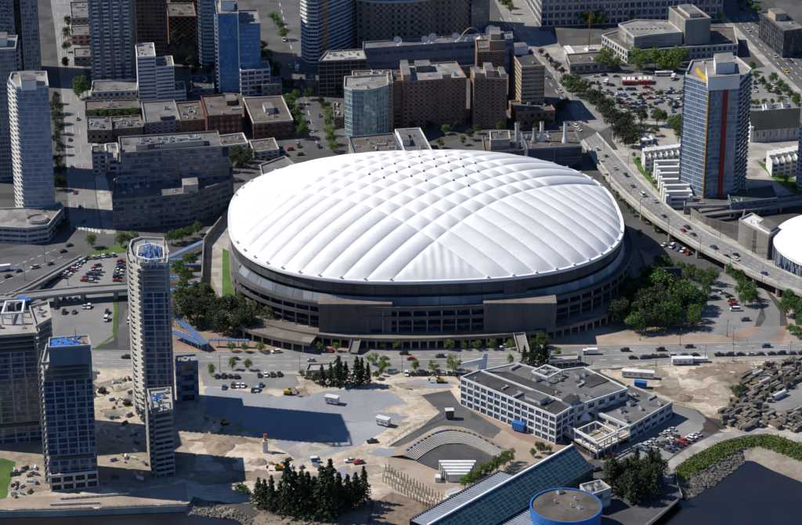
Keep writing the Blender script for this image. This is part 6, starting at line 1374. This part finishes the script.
cars1([(284, 41, 'w', 'van'), (290, 67.5, 'y'), (297, 143, 's'), (299, 147, 'k'), (319, 147.5, 'k'), (320, 116.5, 'g'), (312, 132, 's'), (306, 96, 'k'), (301, 80, 'g')], 'on the central street', 1.75, .1)
cars1([(536, 95, 'k'), (560, 92, 's'), (576, 127, 'w'), (579, 130.5, 'w'), (585, 122, 'k'), (548, 78, 'g'), (520, 44, 'k'), (514, 30, 's')], 'on the street beside the slab office', 2.2, .1)
cars1([(591, 52, 'w', 'van'), (604, 76, 'k'), (596, 77, 's'), (616, 77, 'k'), (625, 78, 's'), (634, 79, 'g'), (690, 75, 'k')], 'along the kerb before the theatre', .1, .1)
cars1([(272, 158, 's'), (276, 162, 'w'), (268, 160, 'k'), (282, 152, 'g'), (290, 150, 'r'), (286, 156, 'k'), (262, 166, 's'), (300, 155, 'g')], 'in the yard behind the left end of the dome', .3, .3)
cars1([(372, 442, 'k', 'pickup', .2), (350, 461.5, 'w', 'pickup', .2), (358.6, 463, 'r', 'pickup', .3)], 'on the gravel site', 0, .3)
carrow((668, 451), (697, 435), 'gbkrrwws', 'in the sunny kerb row above the seaside path', 'across', .2)
for (a, b, n) in (((634, 452), (672, 430), 9), ((644, 456), (676, 437), 7)):
    for i in range(n):
        if crnd.random() < .15: continue
        x, y = a[0]+(b[0]-a[0])*i/(n-1), a[1]+(b[1]-a[1])*i/(n-1); c = crnd.choice('kgswwsb'); kd = crnd.choice(('sedan', 'suv', 'hatch')); car(G(x, y, .2), -.55+crnd.gauss(0, .05), CT[c], kd, f'{CT[c]} {KT[kd]}, # from left in the shade behind the plaza office', 'cars behind the plaza office')
cars1([(605, 458, 'r'), (612, 456, 'r'), (587, 466, 'k'), (590, 468, 'k'), (596, 470, 'g')], 'at the end of the glass hall', .5, .25)
# bigger vehicles, built of parts
WH = MB(); k = 12; c = [(.5*math.cos(2*math.pi*i/k), -.15, .5+.5*math.sin(2*math.pi*i/k)) for i in range(k)]; d_ = [(p[0], .15, p[2]) for p in c]; WH.add(c+d_, [(i, (i+1) % k, k+(i+1) % k, k+i) for i in range(k)]+[tuple(range(k))[::-1], tuple(range(k, 2*k))]); WHM = WH.mesh('wheel', 'rubber')
def truck(name, label, p, rz, L_, cabm, boxm, cat='truck', box_h=3.2, group=None):
    r = thing(name, label, cat, p, group); r.rotation_euler = (0, 0, rz); g = ORG[r.name]; x0 = g[0]; y0 = g[1]; z0 = g[2]
    mb = MB(); mb.prism([(x0-L_/2, y0-1.2), (x0-L_/2+2, y0-1.2), (x0-L_/2+2, y0+1.2), (x0-L_/2, y0+1.2)], z0+.5, z0+2.6); mb.build('cab', cabm, r)
    mb = MB(); mb.box((x0-L_/2-.02, y0, z0+1.5), (.06, 2.1, .9)); mb.box((x0-L_/2+.8, y0, z0+1.55), (1.0, 2.46, .8)); mb.build('cab_window', 'glass_car', r)
    mb = MB(); mb.box((x0+1.1, y0, z0+.8), (L_-2.3, 2.45, box_h-.8)); mb.build('cargo_box', boxm, r)
    mb = MB(); mb.box((x0+.2, y0, z0+.45), (L_-.6, 1.2, .35)); mb.build('chassis', 'metal_dark', r)
    for x in (-L_/2+1, L_/2-1.2, L_/2-2.4):
        for y in (-1.05, 1.05): inst('wheel', WHM, (x0+x, y0+y, z0), r)
    return r
truck('box_truck', 'white box truck driving on the boulevard below the stadium', G(590, 354, .13), .02, 8, 'white_paint', 'white_paint')
truck('box_truck', 'white box truck parked right of the fire trucks', G(673, 79, .35), 1.3, 8, 'white_paint', 'white_paint')
truck('box_truck', 'white box truck at the left edge by the bus lane', G(3, 270, .5), .3, 9, 'white_paint', 'white_paint')
truck('box_truck', 'white box truck beside the unfinished concrete frame', G(297, 70, .4), 1.5, 8, 'white_paint', 'white_paint')
truck('box_truck', 'white box truck left of the first fire truck', G(606, 84, .35), 1.2, 7, 'white_paint', 'white_paint')
for i, (x, y) in enumerate([(624, 83), (628.5, 83), (633, 83), (640, 82.5), (645, 82.5), (650, 82.5)]):
    r = truck('fire_truck', f'red and white fire truck, # from left of six', G(x, y, .35), 1.45, 10, 'red_paint', 'white_wall', 'fire truck', 3.0, 'fire trucks in the lot'); g = ORG[r.name]
    mb = MB(); mb.box((g[0]+1.1, g[1], g[2]+.75), (7.6, 2.5, 1.1)); mb.build('side_locker', 'red_paint', r)
def bus(label, p, rz):
    r = thing('city_bus', label, 'bus', p); r.rotation_euler = (0, 0, rz); x, y, z = ORG[r.name]
    mb = MB(); mb.box((x, y, z+.4), (13, 2.55, 2.6)); mb.build('body', 'white_wall', r); mb = MB(); mb.box((x, y, z+1.5), (12.4, 2.6, .9)); mb.box((x-6.5, y, z+1.3), (.1, 2.3, 1.2)); mb.build('window_band', 'glass_car', r)
    for dx in (-4.5, 4.2):
        for dy in (-1.15, 1.15): inst('wheel', WHM, (x+dx, y+dy, z), r)
    mb = MB(); mb.box((x+3, y, z+3), (3, 1.8, .35)); mb.build('roof_unit', 'metal_light', r)
bus('pale city bus standing in front of the theatre', G(664, 75.5, .4), .05)
def trailer(name, label, px, py, L_, W_, H_, rz, m1, nw=4, z=.3, cat='trailer', win=True):
    p = G(px, py, z); r = thing(name, label, cat, p); r.rotation_euler = (0, 0, rz); x, y, z = p
    mb = MB(); mb.box((x, y, z+.5), (L_, W_, H_)); mb.build('body', m1, r); mb = MB(); mb.box((x, y, z+.5+H_), (L_+.3, W_+.3, .25)); mb.build('roof', 'white_wall' if m1 != 'blue_paint' else m1, r)
    mb = MB(); mb.box((x, y, z), (L_*.9, W_*.7, .5)); mb.build('base', 'metal_dark', r)
    if win:
        wm = winmesh(1.2, 1.0, 'glass_dark', 'metal_light')
        for i in range(nw): inst('window', wm, (x-L_/2+L_*(i+.5)/nw, y-W_/2-.05, z+1.6), r)
        mb = MB(); mb.box((x+L_*.12, y-W_/2-.04, z+.6), (1.0, .1, 2.1)); mb.build('door', 'grey_wall', r)
    else:
        for i in range(5): mb = MB(); mb.box((x-L_/2+L_*(i+.5)/5, y-W_/2-.06, z+.6), (.2, .12, H_-.2)); mb.build('side_rib', m1, r)
trailer('site_trailer', 'long white site trailer in the dirt yard', 638, 377, 17, 3.4, 3, -.16, 'white_wall', 6)
trailer('site_trailer', 'white office trailer at the kerb above the dirt yard', 682, 363.5, 11, 3.4, 3, .05, 'white_wall', 4)
trailer('pipe_trailer', 'low silver trailer right of the white office trailer', 699, 361.5, 9, 2.6, 1.6, .05, 'metal_light', 3, win=False)
trailer('waste_container', 'bright blue waste container in the dirt yard', 640.5, 387, 6.4, 3, 2.6, -.25, 'blue_paint', 0, cat='container', win=False)
trailer('site_cabin', 'white site cabin on the upper gravel lot', 332, 402.5, 7, 3.5, 3, -.35, 'white_wall', 3, .6, 'cabin')
trailer('site_cabin', 'white site cabin at the right corner of the gravel lot', 383, 424, 7, 3.5, 3, -.5, 'white_wall', 3, .6, 'cabin')
trailer('waste_container', 'dark container on the asphalt left of the plaza office', 449.5, 417.5, 4.2, 3.2, 4, .1, 'metal_dark', 0, .6, 'container', False)
trailer('waste_container', 'blue booth below the plaza office front', 519, 430, 6.5, 3.4, 3.6, -.55, 'blue_paint', 0, .6, 'booth', False)
trailer('site_cabin', 'small blue crate on the near gravel edge', 314, 461, 3, 2, 1.6, .2, 'blue_tarp', 0, .6, 'crate', False)
# excavators and piles of earth
def excavator(label, px, py, rz, m1='yellow_paint'):
    p = G(px, py, .4); r = thing('excavator', label, 'excavator', p, 'excavators on the building site'); r.rotation_euler = (0, 0, rz); x, y, z = p
    for s in (-1, 1): mb = MB(); mb.prism([(x-1.9, y+s*1.1-.3), (x+1.9, y+s*1.1-.3), (x+1.9, y+s*1.1+.3), (x-1.9, y+s*1.1+.3)], z, z+.9); mb.build('track', 'rubber', r)
    mb = MB(); mb.box((x+.3, y, z+1.0), (3.2, 2.4, 1.3)); mb.build('body', m1, r); mb = MB(); mb.box((x-.8, y-.6, z+1.6), (1.3, 1.1, 1.6)); mb.build('cab', 'glass_car', r)
    mb = MB(); mb.bar((x-1, y+.4, z+2), (x-3.6, y+.4, z+4.6), .45, .6); mb.bar((x-3.6, y+.4, z+4.6), (x-5.6, y+.4, z+2.2), .4, .5); mb.build('boom', m1, r)
    mb = MB(); mb.prism([(x-6.2, y-.2), (x-5.2, y-.2), (x-5.2, y+1), (x-6.2, y+1)], z+1.0, z+2.2); mb.build('bucket', 'metal_dark', r)
excavator('orange excavator at the pit edge of the gravel lot', 225, 424, .4, 'orange_paint'); excavator('yellow excavator on the sand near the shore conifers', 279, 469, .2); excavator('dark excavator left of the slender tower', 127, 404, .5, 'metal_dark'); excavator('yellow excavator in front of the cabin lot', 288, 394, 2.9)
excavator('dark excavator between the unfinished towers', 102, 392, 1.0, 'metal_dark'); excavator('small yellow loader above the sandy rank', 440, 382, .1)
c = G(265.5, 452); mb = MB(); mb.box((c.x, c.y, .4), (2.4, 2.4, 6)); mb.box((c.x, c.y, 6.4), (1.2, 1.2, 3.0), .3, 1); mb.box((c.x, c.y, 9.4), (1.8, .5, .6), .5, 1); tag(mb.build('pile_driver', ['white_wall', 'orange_paint']), 'white and orange pile column standing on the sand', 'pile column')
from mathutils import noise as mn
def heap(label, px, py, rx, ry, h, mt, seed):
    p = G(px, py, .2); mb = MB(); N1, N2 = 10, 28; vs = []
    for i in range(N1+1):
        for j in range(N2):
            f = i/N1; a = 2*math.pi*j/N2; q = 1+.3*mn.noise(Vector((math.cos(a)*1.5+seed, math.sin(a)*1.5, seed))); x, y = p.x+rx*f*q*math.cos(a), p.y+ry*f*q*math.sin(a)
            vs.append((x, y, p.z+h*(1-f)**.9*(1+.5*mn.noise(Vector((x*.35, y*.35, seed))))-.15*(i == N1)))
    mb.add(vs, [(i*N2+j, (i+1)*N2+j, (i+1)*N2+(j+1) % N2, i*N2+(j+1) % N2) for i in range(N1) for j in range(N2)]); tag(mb.build('earth_heap', mt, smooth=True), label, 'earth heap', 'heaps of earth')
heap('pale heap of earth in the middle of the sandy site', 258, 462, 5, 4, 1.8, 'dirt', 1); heap('dark heap of earth at the pit below the gravel lot', 218, 446, 8, 8, 2.2, 'brown_dirt', 2); heap('grey heap beside the dirt yard fence', 683, 398, 6, 4, 1.8, 'brown_dirt', 3)
heap('pale rubble heap among the dirt yard weeds', 722, 388, 8, 8, 1.8, 'dirt', 4); heap('sand heap between the unfinished towers', 118, 388, 6, 4, 2.5, 'sand', 5); heap('brown heap right of the concrete heap', 730, 378, 9, 6, 2.4, 'brown_dirt', 6); heap('pale earth pile at the top of the pit', 210, 428, 5, 7, 4, 'sand', 8)
# ================================================================== CONCRETE YARD
yr = random.Random(8); sl = {}
def slabset(kind):
    if kind not in sl:
        mb = MB()
        if kind == 'beam': mb.box((0, 0, 0), (7.5, .9, .75))
        elif kind == 'slab': mb.box((0, 0, 0), (4.2, 2.3, .45))
        else: mb.prism([(-2, -.55), (2, -.55), (2, .55), (-2, .55)], 0, .3); mb.prism([(-2, -.25), (2, -.25), (2, .25), (-2, .25)], .3, 1.0)
        sl[kind] = mb.mesh('concrete_'+kind, 'yard_concrete')
        sl[kind+'2'] = mb.mesh('concrete_'+kind, 'concrete'); sl[kind+'4'] = mb.mesh('concrete_'+kind, 'yard_dark'); sl[kind+'3'] = mb.mesh('concrete_'+kind, 'yard_brown')
    return sl[kind+yr.choice(('', '', '2', '3', '4', '4'))]
yards = [('in the upper concrete yard', [(742, 378), (766, 364), (806, 360), (806, 376), (790, 386), (772, 404), (744, 398)], 95), ('in the left concrete yard', [(722, 412), (738, 394), (760, 404), (772, 414), (766, 428), (742, 430), (724, 424)], 60), ('in the lower right concrete yard', [(772, 420), (790, 412), (808, 410), (808, 436), (790, 430), (776, 430)], 48)]
for where, poly, n in yards:
    P = [tuple(G(*p)[:2]) for p in poly]; done = []
    for i in range(n*6):
        if len(done) >= n: break
        x, y = rndin(P, yr)
        if any(abs(x-u)*.8+abs(y-v)*.75 < 2.6 for u, v in done): continue
        done.append((x, y)); kd = yr.choice(('beam', 'slab', 'slab', 'barrier', 'beam')); nm = {'beam': 'concrete beams', 'slab': 'concrete slabs', 'barrier': 'concrete barriers'}[kd]
        r = thing('concrete_stack', f'stack of grey {nm}, # from left {where}', 'concrete stack', (x, y, .3), 'stacks '+where); rz = yr.choice((.75, .75, .8, 2.3, .1)); r.rotation_euler = (0, 0, rz); ks = yr.uniform(.55, .95); r.scale = (ks, ks, ks*1.2)
        hstep = {'beam': .85, 'slab': .55, 'barrier': 1.05}[kd]; wstep = {'beam': 1.1, 'slab': 0, 'barrier': 1.25}[kd]
        for a in range(yr.randint(2, 5) if kd != 'beam' else yr.randint(2, 3)):
            for b in range({'beam': 3, 'slab': 1, 'barrier': 3}[kd]): inst('concrete_'+kd, slabset(kd), (x+yr.uniform(-.15, .15), y+(b-1)*wstep+yr.uniform(-.1, .1), .3+a*hstep), r, yr.gauss(0, .03))
for k, (x, y, L_) in enumerate([(779, 397, 10), (764, 384, 9), (757, 376, 8)]):
    p = G(x, y, .3); mb = MB(); a = Vector((math.cos(.75), math.sin(.75), 0)); mb.tube(p-a*L_/2+Vector((0, 0, 1.4)), p+a*L_/2+Vector((0, 0, 1.4)), 1.3, 1.3, 16); mb.box((p.x, p.y, p.z-.2), (L_*.6, 1.2, .5), .75); tag(mb.build('concrete_pipe', 'white_wall' if k == 0 else 'concrete_pale'), ['white round pipe lying in the concrete yard', 'pale round pipe in the middle of the upper yard', 'pale round pipe behind the upper yard stacks'][k], 'pipe')
# ================================================================== STREET FURNITURE
lm = MB(); lm.tube((0, 0, 0), (0, 0, 10), .16, .09, 6); lm.tube((0, 0, 10), (0, -2.2, 10.6), .08, .06, 5); lm.box((0, -2.6, 10.5), (.4, 1.0, .2)); lm.cyl((0, 0), .35, .3, 0, .6, 8); LM = lm.mesh('street_lamp', 'metal_dark')
def lamps(lst, where, z=.3):
    for i, (x, y) in enumerate(lst): tag(inst('street_lamp', LM, G(x, y, z), None, 0), f'thin street lamp, # from left {where}', 'street lamp', 'lamps '+where)
lamps([(80, 370), (140, 373), (220, 372), (300, 373), (360, 373), (402, 372), (460, 371), (585, 367), (656, 381, ), (705, 362), (733, 361), (790, 358)][:8]+[(656, 366), (705, 362), (733, 361), (790, 358)], 'on the near side of the boulevard')
lamps([(68, 285), (101, 260), (88, 244), (115, 244), (45, 262), (25, 280)], 'around the left car park')
lamps([(680, 345), (727, 336), (733, 344), (570, 343), (640, 340)], 'on the right paving')
lamps([(604, 150), (628, 170), (652, 196), (690, 222), (720, 239), (752, 256)], 'along the far side of the viaduct', 1.5)
lamps([(94, 220), (93, 190), (92, 160), (89, 130), (87, 105), (84, 75), (62, 150), (64, 185), (60, 110), (66, 215)], 'along the left street')
lamps([(301, 90), (304, 112), (306, 140), (330, 128), (328, 100), (318, 70), (292, 55)], 'along the central street')
lamps([(540, 62), (556, 82), (572, 104), (582, 126), (525, 44), (566, 98)], 'along the street beside the slab office')
lamps([(588, 158), (610, 188), (640, 214), (668, 234), (700, 252), (730, 266), (762, 282)], 'along the near side of the viaduct', 7.0)
lamps([(620, 84), (650, 90), (600, 98), (680, 100), (640, 106)], 'in the fire truck car park')
# seaside posts and rails
fp = MB(); fp.box((0, 0, 0), (.35, .35, 4.2)); fp.box((0, 0, 4.2), (.5, .5, .2)); FP = fp.mesh('timber_post', 'wood')
idx = 0
for row in range(3):
    for i in range(19):
        x = 386+i*3.1-row*1.5; y = 471+i*1.75+row*5.5+(.02*i*i*0)
        r = tag(inst('timber_post', FP, G(x, y, .3), None, 0, (1, 1, crnd.uniform(.75, 1.15))), f'weathered timber post, # from left in the {("back", "middle", "front")[row]} row beside the boardwalk', 'post', ('back', 'middle', 'front')[row]+' row of timber posts'); idx += 1
def railing(label, pts, h=1.2, z=.3, step=3., mt='metal_light'):
    P = [G(*p, z) for p in pts]; r = thing('railing', label, 'railing', P[0]); mb = MB()
    for a, b in zip(P, P[1:]):
        for f in (1, .55): mb.bar(a+Vector((0, 0, h*f)), b+Vector((0, 0, h*f)), .14, .12)
    mb.build('rail', mt, r); pm = MB().box((0, 0, 0), (.16, .16, h)).mesh('post', mt)
    for a, b in zip(P, P[1:]):
        k = max(1, int((b-a).length/step))
        for i in range(k): q = a.lerp(b, i/k); inst('post', pm, q, r)
railing('pale railing along the lower left sea wall', [(-20, 511), (60, 509.5), (110, 507.5), (186, 504.5)], 1.3, .3, 4)
railing('white railing round the wharf right of the blue drum', [(645, 527), (682, 497.5), (677, 484), (676, 472)], 1.3, .3, 3)
railing('fence along the sandy site above the amphitheatre', [(386, 446), (410, 430), (440, 418), (452, 408)], 1.8, .6, 3, 'metal_dark')
railing('fence round the dirt yard along the boulevard', [(612, 371), (640, 368), (700, 364), (812, 361)], 1.6, .3, 5, 'metal_dark')
railing('fence between access road and dirt yard', [(674, 404), (694, 410), (722, 430)], 1.6, .3, 4, 'metal_dark')
for k, (a, b) in enumerate([((50, 505), (100, 503)), ((60, 499), (130, 494))]):
    A, B = G(*a, .4), G(*b, .4); mb = MB(); n = 14
    for i in range(n): q = A.lerp(B, (i+.5)/n); mb.box((q.x, q.y, .4), ((B-A).length/n*.92, .6, .9), math.atan2((B-A).y, (B-A).x)); 
    tag(mb.build('barrier_line', 'concrete_pale'), ['concrete barrier line along the sea wall', 'concrete barrier line along the site road'][k], 'barrier')
jr = random.Random(4); jm = [MB().box((0, 0, 0), (3.4, 1.2, .8)).box((0, .2, .8), (3.2, .8, .5)).mesh('material_stack', m_) for m_ in ('wood', 'concrete_pale', 'metal_dark', 'white_wall', 'blue_grey_wall')]
for where, poly, n in (('on the ground beside the lawn', [(14, 468), (34, 462), (44, 480), (30, 498), (10, 498)], 26), ('between the unfinished towers', [(102, 430), (145, 430), (148, 478), (104, 486)], 26), ('on the lit ground left of the slender tower', [(104, 385), (134, 378), (146, 430), (104, 424)], 16), ('at the edge of the gravel lot', [(268, 446), (300, 462), (340, 455), (330, 470), (270, 470)], 9)):
    P = [tuple(G(*p)[:2]) for p in poly]
    for i in range(n):
        x, y = rndin(P, jr); s = jr.uniform(.6, 1.3); tag(inst('material_stack', jr.choice(jm), (x, y, .3), None, jr.uniform(0, 3), (s, s, s)), f'material stack, # from left {where}', 'material stack', 'building material '+where)

# ================================================================== labels: where alike things stand in their row
def ordw(n):
    U = ['', 'first', 'second', 'third', 'fourth', 'fifth', 'sixth', 'seventh', 'eighth', 'ninth', 'tenth', 'eleventh', 'twelfth', 'thirteenth', 'fourteenth', 'fifteenth', 'sixteenth', 'seventeenth', 'eighteenth', 'nineteenth']
    if n < 20: return U[n]
    t, u = divmod(n, 10); return ['', '', 'twent', 'thirt', 'fort', 'fift', 'sixt', 'sevent', 'eight', 'ninet'][t]+('ieth' if u == 0 else 'y-'+U[u])
byk = {}
for o in COL.objects:
    if o.parent is None and '#' in o.get('label', ''): byk.setdefault(o['label'].split('#')[1], []).append(o)
for k, L_ in byk.items():
    f = (lambda o: -o.location.y) if k.startswith(' from back') else (lambda o: o.location.y) if k.startswith(' from front') else (lambda o: o.location.x/(o.location.y+CAMD))
    for i, o in enumerate(sorted(L_, key=f)): o['label'] = o['label'].replace('#', ordw(i+1))
